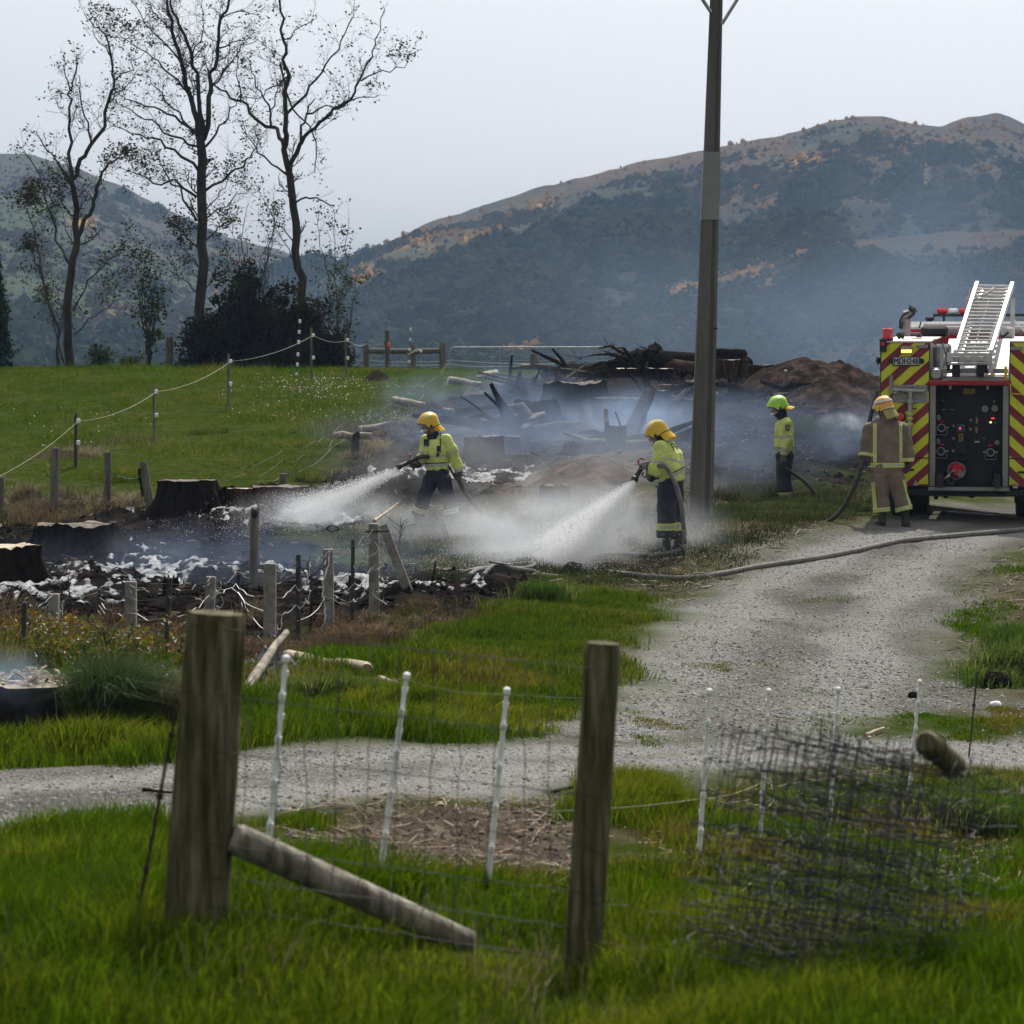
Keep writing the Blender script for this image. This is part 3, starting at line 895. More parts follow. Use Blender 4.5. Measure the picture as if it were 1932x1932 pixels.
DK = [(.022, .02, .012), (.03, .03, .014), (.04, .03, .016)]
GR = [(.028, .045, .014), (.04, .055, .016), (.022, .03, .013)]
T1 = [
 ([(315,1690),(312,1500),(325,1250),(350,1080),(345,900),(330,800)], .15, .07, dict(d1=0, per=1.2, st=.55)),
 ([(330,800),(310,650),(325,500),(320,400),(290,300)], .06, .014, {}),
 ([(325,420),(345,330),(350,250)], .03, .012, {}),
 ([(335,815),(370,740),(420,660),(480,570),(510,420),(520,370),(505,260),(490,160),(430,120),(385,60)], .075, .012, {}),
 ([(420,660),(405,560),(370,440),(362,350)], .035, .012, {}),
 ([(355,1085),(400,1000),(430,920),(440,860),(465,790),(500,745),(545,720)], .075, .025, dict(per=2.2)),
 ([(545,720),(600,715),(660,750)], .022, .01, dict(per=6, L=.7, leafy=1)),
 ([(335,830),(250,720),(200,660),(165,600)], .035, .01, {}),
 ([(325,1220),(280,1150),(230,1000),(190,820),(140,740),(110,690)], .045, .01, {}),
 ([(270,1690),(255,1500),(200,1290),(160,1100),(125,960)], .05, .014, dict(leafy=.5)),
 ([(125,960),(115,920),(140,870)], .014, .008, dict(per=14, L=.5, leafy=2)),
 ([(200,1290),(150,1150),(130,1130)], .025, .01, dict(per=10, L=.6, leafy=2)),
 ([(290,1660),(240,1400),(190,1330)], .025, .01, dict(leafy=1)),
 ([(335,1420),(400,1280),(480,1200),(560,1150),(600,1180)], .028, .008, dict(leafy=1.2, per=3.2)),
 ([(340,1530),(440,1440),(520,1360),(580,1310)], .025, .008, dict(leafy=1)),
 ([(520,370),(590,310),(660,240)], .026, .008, {}),
 ([(500,470),(560,420),(620,330),(680,320)], .022, .008, {}),
 ([(490,160),(560,170),(640,150)], .018, .008, dict(leafy=1)),
 ([(500,250),(430,160),(470,80)], .018, .008, dict(leafy=1)),
 ([(345,1000),(290,930),(270,840)], .025, .008, dict(per=7, leafy=1.4)),
 ([(350,1150),(300,1060),(285,960)], .022, .008, dict(leafy=.6)),
]
limb_tree('forked tree at the far left, bare limbs sweeping left and right with sparse leaf tufts', T1, 85.0, 31, DK + GR[:1], .42, .95, 3.6, (130, 700))
T2 = [
 ([(925,1660),(925,1400),(920,1100),(918,850),(925,690),(922,620)], .165, .125, dict(d1=0, per=1.3, st=.45, L=1.0, leafy=.8)),
 ([(922,640),(905,560),(870,430),(830,290),(790,140),(760,0),(735,-160),(715,-330)], .10, .02, dict(per=4)),
 ([(922,630),(915,520),(910,400),(880,250),(820,120),(780,20),(765,-130),(790,-300)], .08, .02, dict(per=4)),
 ([(930,640),(955,450),(965,340),(1000,220),(1010,80),(1050,0),(1085,-140),(1100,-300)], .085, .02, dict(per=4)),
 ([(900,610),(800,530),(700,490),(600,460),(540,430)], .045, .01, {}),
 ([(905,670),(780,620),(690,560),(600,500),(530,470)], .04, .01, {}),
 ([(908,780),(800,690),(700,630),(600,605),(505,575)], .05, .01, {}),
 ([(900,900),(810,840),(700,830),(620,790),(560,770)], .045, .01, dict(leafy=.8)),
 ([(940,870),(1050,790),(1130,740),(1175,680),(1200,620)], .045, .01, {}),
 ([(940,670),(1010,580),(1060,500),(1095,440)], .04, .01, {}),
 ([(900,1010),(820,870),(740,770),(720,700)], .04, .01, {}),
 ([(938,1000),(1040,940),(1150,850)], .03, .008, {}),
 ([(940,960),(1010,880),(1050,800)], .025, .008, dict(leafy=1)),
 ([(905,1130),(820,1050),(770,1030)], .03, .01, dict(leafy=1.6, per=6, L=.7)),
 ([(940,1100),(1000,1040),(1060,1010)], .03, .01, dict(leafy=1.6, per=6, L=.7)),
 ([(905,1340),(830,1270),(790,1210)], .025, .01, dict(leafy=1)),
 ([(938,1320),(1000,1260),(1040,1210)], .025, .01, dict(leafy=1.2)),
 ([(885,600),(780,480),(720,400),(650,330)], .035, .008, {}),
 ([(870,430),(770,330),(700,260),(600,200),(540,150)], .035, .008, {}),
 ([(830,290),(740,180),(660,100),(600,0)], .03, .008, {}),
 ([(1000,220),(1090,190),(1190,140)], .028, .008, {}),
 ([(960,400),(1050,300),(1120,210),(1180,180)], .03, .008, {}),
 ([(1010,90),(1090,50),(1180,70)], .025, .008, {}),
 ([(880,250),(930,140),(920,20)], .025, .008, {}),
 ([(905,1220),(850,1150),(800,1110)], .022, .008, dict(leafy=1.4)),
 ([(790,140),(700,60),(640,-60)], .025, .008, {}),
]
limb_tree('tallest straight-trunked tree rising from the dark bushes, bare twiggy crown cut by the picture top', T2, 86.0, 32, DK, .30, 1.15, 3.4, (382, 700))
T3 = [
 ([(1415,1690),(1408,1450),(1385,1330),(1360,1150),(1345,950),(1325,800),(1320,760)], .145, .105, dict(d1=0, per=.8, st=.5)),
 ([(1318,770),(1300,660),(1310,560),(1310,450),(1320,340),(1295,280),(1300,180),(1285,50),(1290,-90),(1310,-230)], .095, .02, dict(per=2.6)),
 ([(1300,680),(1270,600),(1170,540),(1100,470),(1030,430),(970,380),(950,310)], .07, .016, {}),
 ([(1325,770),(1365,660),(1400,620),(1450,570),(1530,500),(1600,450),(1650,370),(1700,260),(1720,180),(1760,40)], .075, .012, dict(per=2.6)),
 ([(1530,500),(1640,440),(1740,430)], .03, .008, {}),
 ([(1312,520),(1400,430),(1470,330),(1540,230),(1600,110),(1620,10)], .045, .01, dict(per=2.6)),
 ([(1280,290),(1330,480),(1440,620),(1450,720),(1440,790)], .035, .012, dict(per=2)),
 ([(1375,650),(1390,560),(1410,480),(1440,450)], .045, .016, dict(per=1.5)),
 ([(1400,520),(1480,490),(1560,490)], .035, .01, {}),
 ([(1650,370),(1750,320),(1850,310),(1872,250)], .025, .008, dict(leafy=1)),
 ([(1345,940),(1400,900),(1460,905),(1530,940)], .035, .018, dict(per=1, L=.4)),
 ([(1312,800),(1200,720),(1150,650),(1110,560)], .035, .008, {}),
 ([(1316,350),(1250,400),(1180,450),(1090,440)], .03, .008, {}),
 ([(1240,580),(1230,480),(1190,420),(1150,330),(1130,260)], .038, .01, {}),
 ([(1100,470),(1080,330),(1090,260)], .025, .008, {}),
 ([(1345,1110),(1260,1020),(1200,900)], .022, .008, dict(leafy=.7)),
 ([(1365,1200),(1290,1100),(1250,1020)], .018, .008, dict(leafy=.7)),
 ([(1300,180),(1380,120),(1450,80)], .022, .008, {}),
 ([(1230,510),(1280,420),(1260,330)], .025, .008, {}),
 ([(1700,260),(1660,330),(1640,280)], .018, .007, {}),
]
limb_tree('leaning tree with a broken left limb and wide open crown, right of the tallest tree', T3, 86.5, 33, DK, .30, .95, 3.0, (584, 702))

def sapling(label, u, v, d, top_v, stems, spread, leafcol, leafy, seed, name='sapling', L=.55, per=4.2):
    b = P(u, v, d); b.z = gz(b.x, b.y) - .04
    root = thing(name, label, 'sapling', b)
    g = Grower(seed, leafcol, leafy * 1.3, lsize=.125)
    H = (v - top_v) / FPX * d
    for k in range(stems):
        a = g.r.uniform(0, 6.28); q = g.r.uniform(.3, 1) * spread
        lean = Vector((math.cos(a) * q, math.sin(a) * q * .7, 0))
        h = H * g.r.uniform(.6, 1.0) if k else H
        pts = [b + Vector((math.cos(a), math.sin(a), 0)) * .08]
        for i in range(1, 6):
            t = i / 5
            pts.append(b + lean * t ** 1.3 + Vector((g.r.gauss(0, .06), g.r.gauss(0, .06), h * t)))
        path, rad = g.limb(pts, g.r.uniform(.022, .035), .007, 5)
        g.clothe(path, rad, L, per, 1, .25, leafy)
    g.done(root)
    return root
sapling('slim many-stemmed leafy sapling between the forked tree and the tallest tree', 281, 698, 84, 478, 7, .55, GR, 1.3, 41)
sapling('leafy sapling standing right of the leaning tree, its top blown right', 640, 702, 85.5, 388, 5, .75, GR, .75, 42, L=.75, per=3.2)
sapling('thin airy sapling rising behind the dark bushes between two tall trees', 478, 700, 88, 345, 7, .9, DK + GR, .35, 43, L=.8, per=2.6)
sapling('low green leafy seedling clump right of the forked tree', 197, 698, 83.5, 655, 7, .4, GR, 1.8, 44, L=.35, per=10)
sapling('low scrubby seedlings just left of the wooden crest post', 246, 698, 84.5, 668, 6, .35, GR, 1.4, 45, L=.3, per=9)

def bush(label, lumps, d, n, cols, seed, twigs=40, lsize=.13, name='bush'):
    """A dense bush: twigs and many leaf faces gathered in uneven clumps (u, v, half width, half height) given in photograph units."""
    rg = np.random.default_rng(seed); rn = random.Random(seed)
    c0 = lumps[0]; b = P(c0[0], 702, d); b.z = gz(b.x, b.y) - .05
    root = thing(name, label, 'bush', b)
    C, S, K = [], [], []
    br = MB()
    for (u, v, hw, hh) in lumps:
        c = P(u, v, d + rn.uniform(-.7, .7)); rw, rh = hw / FPX * d, hh / FPX * d
        m = int(n * hw * hh / sum(q[2] * q[3] for q in lumps))
        sub = [(c + Vector((rn.gauss(0, rw * .55), rn.gauss(0, rw * .5), rn.gauss(0, rh * .55))), rn.uniform(.16, .45)) for _ in range(26)]
        for k in range(m):
            sc, sr = sub[rn.randrange(len(sub))]
            q = rg.normal(size=3); q /= np.linalg.norm(q); q *= sr * rg.random() ** .4
            p = (sc.x + q[0], sc.y + q[1], max(sc.z + q[2], b.z + .02))
            C.append(p); S.append(lsize * rg.uniform(.5, 1.3)); col = cols[rn.randrange(len(cols))]; f = rg.uniform(.6, 1.4); K.append([x * f for x in col])
        for k in range(twigs):
            sc, sr = sub[rn.randrange(len(sub))]
            e = sc + Vector((rn.gauss(0, .35), rn.gauss(0, .35), rn.gauss(.15, .3)))
            s0 = Vector((c.x + rn.gauss(0, .12), c.y, b.z)); md = s0.lerp(e, .55) + Vector((rn.gauss(0, .15), rn.gauss(0, .15), .1))
            br.tube([tuple(q - b) for q in (s0, md, e)], [.02, .012, .004], 3, caps=False)
    br.build('branches', M_twig, root)
    leaf_mesh('foliage', C, S, K, M_leaf, root, b, seed=seed)
    return root
BK = [(.010, .012, .008), (.016, .018, .010), (.02, .016, .012), (.012, .016, .008)]
bush('big dark evergreen bush at the foot of the tallest tree', [(425, 625, 62, 60), (385, 668, 52, 36), (455, 585, 46, 52), (470, 540, 20, 32), (460, 660, 66, 40), (360, 690, 30, 18)], 84.5, 13000, BK, 51)
bush('dark brown dying bush under the leaning tree', [(535, 630, 60, 58), (565, 600, 40, 42), (600, 655, 52, 42), (520, 670, 60, 34), (500, 600, 36, 44)], 85.2, 12000, [(.020, .014, .011), (.026, .018, .014), (.012, .012, .009)], 52, twigs=90)
bush('small dark bush at the right end beside the white-clipped stake', [(630, 668, 26, 32), (640, 688, 20, 14)], 84.8, 1800, [(.018, .016, .011), (.014, .018, .009)], 53)

def conifer(label, u, v, d, top_v, halfw, seed):
    b = P(u, v, d); b.z = gz(b.x, b.y) - .05
    H = (v - top_v) / FPX * d; R = halfw / FPX * d
    root = thing('conifer', label, 'tree', b)
    rn = random.Random(seed)
    MB().tube([(0, 0, 0), (0, 0, H * .5), (0, 0, H)], [.13, .08, .01], 8).build('trunk', M_bark, root)
    C, S, K = [], [], []
    br = MB()
    for k in range(90):
        t = (k + rn.random()) / 90
        z = H * (.05 + .93 * t); r = R * (1 - t) ** .8 * rn.uniform(.7, 1.15) + .08
        a = k * 2.4 + rn.uniform(-.3, .3)
        tip = Vector((math.cos(a) * r, math.sin(a) * r, z - r * .12))
        br.tube([(0, 0, z), tuple(tip * .6 + Vector((0, 0, z * .4 + .05 * r))), tuple(tip)], [.02, .014, .004], 3, caps=False)
        for q in range(60):
            s_ = rn.uniform(.2, 1.05)
            C.append((b.x + tip.x * s_ + rn.gauss(0, .07), b.y + tip.y * s_ + rn.gauss(0, .07), b.z + z + (tip.z - z) * s_ + rn.gauss(0, .06)))
            S.append(rn.uniform(.07, .16)); f = rn.uniform(.6, 1.5); K.append((.012 * f, .026 * f, .012 * f))
    br.build('branches', M_twig, root)
    leaf_mesh('crown', C, S, K, M_leaf, root, b, seed=seed)
conifer('dark green conifer at the left edge beside the forked tree', -12, 700, 83, 468, 42, 61)
# ------------------------------------------------------------------ pole, fences, stumps, logs
M_conc = pmat('pole_concrete', (.085, .08, .072), (.17, .16, .145), scale=5, rough=.9, bump=.3, stretch=(1, 1, .12), lo=.3, hi=.7)
M_sleeve = pmat('pole_sleeve', (.19, .195, .185), (.25, .25, .24), scale=2, rough=.55)
M_wood = pmat('weathered_wood', (.075, .063, .044), (.34, .31, .25), scale=5, rough=.9, bump=.7, stretch=(4, 4, .35), bscale=9)
M_moss = pmat('mossy_wood', (.038, .038, .012), (.205, .182, .12), scale=6, rough=.95, bump=1, stretch=(5, 5, .5), bscale=9, third=(.098, .088, .045), detail=9, bdist=.02, spec=.2)
M_post = pmat('grey_fence_post', (.085, .078, .062), (.20, .185, .155), scale=6, rough=.9, bump=.5, stretch=(2, 2, .3))
M_cpost = pmat('concrete_fence_post', (.15, .14, .12), (.30, .28, .25), scale=9, rough=.9, bump=.4)
M_rust = pmat('rusty_iron', (.035, .02, .014), (.075, .045, .03), scale=20, rough=.85, metal=.3)
M_iron = pmat('dark_steel', (.035, .036, .038), (.07, .07, .072), scale=15, rough=.6, metal=.6)
M_wire = pmat('fence_wire', (.10, .10, .10), (.22, .22, .215), scale=12, rough=.5, metal=.7)
M_net = pmat('old_netting_wire', (.022, .023, .025), (.10, .102, .108), scale=9, rough=.75, metal=0)
M_galv = pmat('galvanised_steel', (.30, .31, .32), (.44, .45, .46), scale=8, rough=.45, metal=.8)
M_white = pmat('white_plastic', (.74, .74, .72), (.82, .82, .81), scale=10, rough=.45)
M_rope = pmat('pale_rope', (.42, .38, .30), (.55, .51, .42), scale=30, rough=.8)
M_tape = pmat('white_tape', (.62, .63, .64), (.75, .76, .77), scale=10, rough=.6)
M_black = pmat('black_plastic', (.012, .012, .013), (.025, .025, .026), scale=10, rough=.5)
M_orange = pmat('orange_insulator', (.70, .14, .03), (.80, .20, .04), scale=10, rough=.5)
M_char = pmat('charred_wood', (.005, .005, .005), (.034, .024, .018), scale=7, rough=.95, spec=.03, bump=1, stretch=(2.5, 2.5, .5), lo=.35, hi=.72, bdist=.04)
M_brownbark = pmat('scorched_bark', (.016, .012, .010), (.12, .075, .05), scale=5, rough=.9, spec=.05, bump=1, stretch=(3, 3, .4), lo=.35, hi=.72, bdist=.04)
M_cut = pmat('cut_wood', (.26, .19, .125), (.50, .42, .32), scale=7, rough=.8, bump=.3)
M_cutdark = pmat('weathered_cut', (.035, .027, .021), (.18, .14, .105), scale=7, rough=.85, bump=.3)
M_log = pmat('grey_log', (.13, .11, .085), (.33, .29, .235), scale=6, rough=.9, bump=.6, stretch=(1, 1, 1))
M_pale = pmat('pale_log', (.26, .20, .14), (.46, .38, .28), scale=6, rough=.9, bump=.5)
M_hose = pmat('fire_hose', (.026, .024, .024), (.06, .055, .052), scale=14, rough=.6, bump=.2)
M_hosegrey = pmat('dusty_hose', (.12, .112, .105), (.20, .188, .175), scale=9, rough=.85, bump=.2)

def V3(p): return Vector(p)
def wob(path, amp, rn):
    return [p + Vector((rn.gauss(0, amp), rn.gauss(0, amp), rn.gauss(0, amp))) for p in path]

# --- utility pole
def utility_pole():
    d = 43.8
    b = hit(1322, 978); d = b.y
    top_v = -170
    ax = lambda v: 1322 + (978 - v) * (1351.5 - 1322) / 978
    wd = lambda v: 45 + (978 - v) * (23 - 45) / 978
    root = thing('utility_pole', 'tall tapering concrete utility pole with a light sleeve near its top', 'pole', b)
    prof = [(-.5, -.36), (.12, -.36), (.16, -.22), (.29, -.22), (.33, -.33), (.5, -.33), (.5, .36), (-.5, .36)]
    mb = MB(); vs, fs = [], []
    lv = list(range(1010, top_v - 1, -60))
    for v in lv:
        c = P(ax(v), v, d) - b; w = wd(v) / FPX * d
        vs += [(c.x + x * w, c.y + y * w, c.z) for x, y in prof]
    k = len(prof)
    for i in range(len(lv) - 1):
        fs += [(i * k + j, i * k + (j + 1) % k, (i + 1) * k + (j + 1) % k, (i + 1) * k + j) for j in range(k)]
    fs += [tuple(range(k))[::-1], tuple(range((len(lv) - 1) * k, len(lv) * k))]
    mb.add(vs, fs).build('shaft', M_conc, root)
    m2 = MB(); ring_ = []
    for v in (415, 287):
        c = P(ax(v), v, d) - b; w = wd(v) / FPX * d * 1.06
        ring_.append([(c.x + x * w, c.y + y * w, c.z) for x, y in ((-.5, -.38), (.5, -.38), (.5, .38), (-.5, .38))])
    m2.add(ring_[0] + ring_[1], [(0, 1, 5, 4), (1, 2, 6, 5), (2, 3, 7, 6), (3, 0, 4, 7), (3, 2, 1, 0), (4, 5, 6, 7)]).build('sleeve', M_sleeve, root)
    arm_z = (P(0, -110, d) - b).z
    cx = (P(ax(-110), -110, d) - b)
    MB().box((cx.x, -.16, arm_z), (2.6, .11, .13)).build('crossarm', M_wood, root)
    for s, (u0, v0) in ((-1, (1340, 25)), (1, (1361, 47))):
        p0 = P(u0, v0, d) - b; p0.y = -.14
        MB().tube([p0, Vector((cx.x + s * .78, -.16, arm_z - .05))], .028, 6).build('brace', M_galv, root)
    for x in (-1.15, -.5, .5, 1.15):
        MB().lathe([(.02, 0), (.03, .06), (.06, .08), (.04, .12), (.055, .15), (.03, .2)], (cx.x + x, -.16, arm_z + .066), n=10).build('insulator', M_white, root)
    p = P(1331, 620, d) - b
    MB().box((p.x + .135, -.172, p.z), (.07, .012, .02)).build('number_tag', M_black, root)
utility_pole()

# --- posts
def post_part(root, name, pb, pt, w, mat, seed, n=10, flat=1.0, label=None, square=False, taper=.92, sink=.15):
    """A post from its base to its top, in the frame of root."""
    o = root.location if root else Vector((0, 0, 0))
    rn = random.Random(seed)
    a, b_ = V3(pb) - o, V3(pt) - o
    ax_ = (b_ - a).normalized()
    a = a - ax_ * sink
    L = (b_ - a).length
    mb = MB()
    if square:
        mb.tube([a, a + (b_ - a) * .5, b_ - ax_ * .012, b_], [w * .72, w * .70, w * .69, w * .62], 4, flat=flat, up=(1, 0, 0))
    else:
        path = [a + (b_ - a) * t for t in (0, .2, .4, .6, .8, .975, 1)]
        rad = [w * .5 * (1 + (taper - 1) * t) * rn.uniform(.985, 1.015) for t in (0, .2, .4, .6, .8, .975)] + [w * .5 * taper * .9]
        mb.tube(path, rad, n, flat=flat)
        mb.v = [(x * 1 + rn.gauss(0, w * .008), y + rn.gauss(0, w * .008), z) for x, y, z in mb.v]
    ob = mb.build(name, mat, root, smooth=False if square else 35)
    if label: ob['label'] = label
    return ob

def wire_part(root, name, pts, r, mat, sag=0.0, seed=0, wobble=0.0, n=3, seg=8, label=None):
    o = root.location if root else Vector((0, 0, 0))
    rn = random.Random(seed)
    out = []
    for i in range(len(pts) - 1):
        a, b_ = V3(pts[i]), V3(pts[i + 1])
        for k in range(seg):
            t = k / seg
            p = a.lerp(b_, t); p.z -= sag * 4 * t * (1 - t)
            if wobble and (k or i): p += Vector((rn.gauss(0, wobble), rn.gauss(0, wobble), rn.gauss(0, wobble)))
            out.append(p - o)
    out.append(V3(pts[-1]) - o)
    ob = MB().tube(out, r, n).build(name, mat, root)
    if label: ob['label'] = label
    return ob

# --- front fence: strainer post, strut, second post, netting
def front_fence():
    pb, pt = hit(368, 1752), None
    d = pb.y
    pt = P(407, 1156, d)
    root = thing('netting_fence', 'wire netting fence on two big round posts with a slanting log strut', 'fence', pb)
    w0, w1 = 120 / FPX * d, 112 / FPX * d
    o = pb
    rn = random.Random(5)
    # strainer post, hand-hewn top
    a, b_ = Vector((0, 0, 0)), pt - o
    path = [a + (b_ - a) * t for t in (-.12, 0, .15, .3, .5, .7, .85, .975, 1)]
    rad = [w0 * .5, w0 * .5, w0 * .49, w0 * .485, w0 * .475, w0 * .47, w1 * .5, w1 * .495, w1 * .465]
    mb = MB().tube(path, rad, 22)
    mb.v = [(x + .006 * math.sin(7 * math.atan2(y, x) + z * 2) + rn.gauss(0, .0012), y + rn.gauss(0, .0012), z) for x, y, z in mb.v]
    p1 = mb.build('strainer_post', M_moss, root, smooth=40); p1['label'] = 'thick mossy strainer post at the left end'
    # second post
    q0 = hit(1097, 1842); q1 = P(1138, 1213, q0.y)
    p2 = post_part(root, 'post', q0, q1, 72 / FPX * q0.y, M_moss, 9, n=16, label='round post at the right end of the netting', taper=.96)
    # strut
    s0 = P(438, 1580, d - .02) - o; s1 = hit(885, 1778) - o + Vector((0, -.02, .02))
    rs = 29 / FPX * d
    mb = MB().tube([s0, s0.lerp(s1, .03), s0.lerp(s1, .3), s0.lerp(s1, .7), s1], [rs * .9, rs * 1.08, rs * 1.05, rs, rs * .9], 14)
    mb.build('strut', M_wood, root, smooth=45)
    # netting
    hts = [1182, 1310, 1415, 1500, 1590, 1652, 1708]
    hl = [(1330 + (v - 1182) * 1.0) for v in hts]
    def at(u, i):
        t = (u - 388) / (1120 - 388)
        v = hts[i] + (q0.z and 1) * 0
        v = hts[i] * (1 - t) + (hts[i] + 78 + 5 * i) * t
        return P(u, v, d * (1 - t) + q0.y * t - .09)
    for i in range(7):
        pts = [at(u, i) for u in (345, 395, 452)] + [at(u, i) for u in range(520, 1081, 80)] + [at(1140, i)]
        wire_part(root, 'wire', pts, .0021, M_net, seed=i, wobble=.0022, seg=4)
    for k, u in enumerate(range(470, 1090, 58)):
        pts = [at(u + 3 * j - i_ * 7, i_) + Vector((rn.gauss(0, .008), 0, 0)) for j, i_ in enumerate(range(7))]
        wire_part(root, 'wire', pts, .0021, M_net, seed=k + 20, wobble=.004, seg=3)
    for k, u in enumerate((412, 440)):
        wire_part(root, 'wire', [P(u, 1190, d - .115), P(u - 14, 1470, d - .118), P(u - 4, 1600, d - .118)], .0014, M_wire, seed=60 + k, wobble=.003, seg=5)
    # wire running on to the right of the second post along the grass
    for i, (va, vb) in enumerate(((1700, 1755), (1770, 1830), (1600, 1650), (1836, 1880))):
        wire_part(root, 'wire', [P(1105, va, q0.y - .07), P(1280, (va + vb) / 2, q0.y), P(1500, vb, q0.y + .05)], .0015, M_wire, seed=80 + i, wobble=.005, seg=6)
    return root
front_fence()

def steel_stake():
    a, b_ = hit(252, 1752), None
    b_ = P(333, 1335, a.y + .05)
    root = thing('steel_stake', 'thin rusty steel stake leaning against the thick mossy post', 'stake', a)
    rn = random.Random(3)
    path = [(b_ - a) * t for t in (-.1, .25, .5, .75, 1)]
    MB().tube(path, [.007, .007, .0065, .006, .005], 6).build('rod', M_rust, root)
    for t in (.06, .29, .61, .88):
        MB().ell(tuple((b_ - a) * t), (.012, .012, .016), nu=8, nv=5).build('notch', M_rust, root)
steel_stake()

def netting_roll():
    c = hit(1556, 1835); c.y = 10.25; c.z = gz(c.x, c.y)
    root = thing('netting_roll', 'tangled grey roll of old wire netting standing in the grass at the right', 'wire roll', c)
    rn = random.Random(17)
    tilt = Matrix.Rotation(math.radians(9.5), 4, 'Y') @ Matrix.Rotation(math.radians(-5), 4, 'X')
    hs = [.03, .10, .17, .25, .33, .42, .52, .63, .74]
    turns = 8.0
    def pt(th, h):
        f = th / (turns * 6.283)
        r = .11 + .45 * f + .02 * math.sin(th * 3.1 + h * 4) + .012 * math.sin(th * 7.7 + h * 9)
        z = h + .03 * math.sin(th * 1.3 + h * 5) + (.05 * (1 - f) if h > .5 else 0)
        q = tilt @ Vector((r * math.cos(th), r * math.sin(th) * .75, z))
        return q
    N = int(turns * 26)
    for i, h in enumerate(hs):
        path = [pt(k / N * turns * 6.283, h) + Vector((rn.gauss(0, .006), rn.gauss(0, .006), rn.gauss(0, .007))) for k in range(N + 1)]
        MB().tube(path, .0023, 3, caps=False).build('wire', M_net, root)
    mb = MB()
    for k in range(104):
        th = (k % 13 + rn.gauss(0, .10)) / 13 * 6.283 + 6.283 * (k // 13)
        path = [pt(th + rn.gauss(0, .02) + .01 * j, h) for j, h in enumerate([0] + hs + [.78])]
        mb.tube(path, .0020, 3, caps=False)
        for h in hs:
            if rn.random() < .6: mb.ell(tuple(pt(th, h)), (.006, .006, .008), nu=5, nv=3)
    st = mb.build('stay_wires', M_net, root); st['kind'] = 'stuff'
    # dead grass stalks caught in the mesh
    mb = MB()
    for k in range(130):
        th = rn.uniform(0, 52); h = rn.uniform(.05, .8); p = pt(th, h)
        e = p + Vector((rn.gauss(0, .04), rn.gauss(0, .03), rn.gauss(0, .03)))
        mb.tube([p, p.lerp(e, .5) + Vector((0, 0, .01)), e], .0016, 3)
    mb.build('caught_straw', M_pale, root)['kind'] = 'stuff'
    # post stub lying on the roll
    a, b_ = P(1750, 1402, 9.92), P(1785, 1432, 10.3)
    ax_ = (b_ - a).normalized()
    mb = MB().tube([a - ax_ * .03, a, a.lerp(b_, .5), b_ + ax_ * .2], [.032, .043, .044, .043], 12)
    tag(mb.build('post_stub', M_moss, None, smooth=45, origin=a), 'short stub of wooden post poking out over the netting roll', 'post')
    wl = MB()
    for k in range(4):
        path = [a + ax_ * (.06 + .015 * k) + (Vector((1, 0, 0)) * math.cos(t) + Vector((0, .3, 1)).normalized() * math.sin(t)) * .05 for t in np.linspace(0, 6.28, 14)]
        wl.tube([tuple(p - c) for p in path], .0018, 3)
    wl.build('tie_wire', M_wire, root)
netting_roll()

# --- white tread-in stakes with rope
def tread_in():
    root = thing('fence_stake', 'x', 'fence stake', (0, 0, 0), group='white tread-in fence stakes beside the gravel')
    MB().tube([(0, 0, -.12), (0, 0, .3), (0, 0, .7), (0, 0, .95)], [.0135, .013, .0115, .010], 6).build('stem', M_white, root)
    MB().box((0, 0, .955), (.042, .032, .036), bev=.008).build('cap', M_white, root)
    for k in range(9):
        z = .12 + k * .096
        m = MB().box((-.026 if k % 2 else .025, 0, z), (.036, .028, .034), bev=.006)
        m.ring((-.042 if k % 2 else .041, 0, z + .014), .013, .005, rot=Matrix.Rotation(math.pi / 2, 3, 'X'), n=8, m=4)
        m.build('clip', M_white, root)
    return root
WST = [((502, 1668), (540, 1237), 'white tread-in stake nearest the thick mossy post, right behind the strut'),
       ((716, 1676), (768, 1270), 'white tread-in stake midway between the two big posts'),
       ((919, 1694), (957, 1298), 'white tread-in stake just left of the right round post'),
       ((1317, 1648), (1339, 1300), 'white tread-in stake at the left edge of the netting roll'),
       ((1433, 1602), (1451, 1300), 'white tread-in stake behind the left part of the netting roll'),
       ((1564, 1582), (1582, 1297), 'white tread-in stake behind the middle of the netting roll'),
       ((1712, 1528), (1736, 1283), 'white tread-in stake beside the post stub on the netting roll')]
_tproto = tread_in(); WTOPS = []
for k, ((u, v), (ut, vt), lab) in enumerate(WST):
    a = hit(u, v); b_ = P(ut, vt, a.y)
    o = _tproto if k == 0 else copy_tree(_tproto)
    o['label'] = lab
    o.location = a
    ax_ = (b_ - a)
    q = ax_.normalized().to_track_quat('Z', 'Y')
    o.rotation_euler = q.to_euler()
    s = ax_.length / .97
    o.scale = (1.0 + (s - 1) * .4, 1.0 + (s - 1) * .4, s)
    WTOPS.append((a, b_))
for f, lab in ((.97, 'thin pale electric fence rope strung along the white stake tops'), (.40, 'lower pale electric rope strung along the white stakes')):
    pts = [a.lerp(b_, f) for a, b_ in WTOPS]
    pts = [pts[0] + (pts[0] - pts[1]) * .9] + pts + [P(1832, 1330 if f > .5 else 1400, 21.5)]
    tag(wire_part(None, 'rope', pts, .0017, M_rope, sag=.02, seg=6), lab, 'rope')
a = hit(1828, 1428); b_ = P(1844, 1266, a.y)
root = thing('rod_stake', 'thin black steel rod stake standing at the right edge of the gravel', 'stake', a)
MB().tube([(b_ - a) * t for t in (-.1, .5, 1)], .008, 6).build('rod', M_black, root)
for t in (.18, .6): MB().box(tuple((b_ - a) * t), (.03, .02, .03), bev=.006).build('clip', M_black, root)

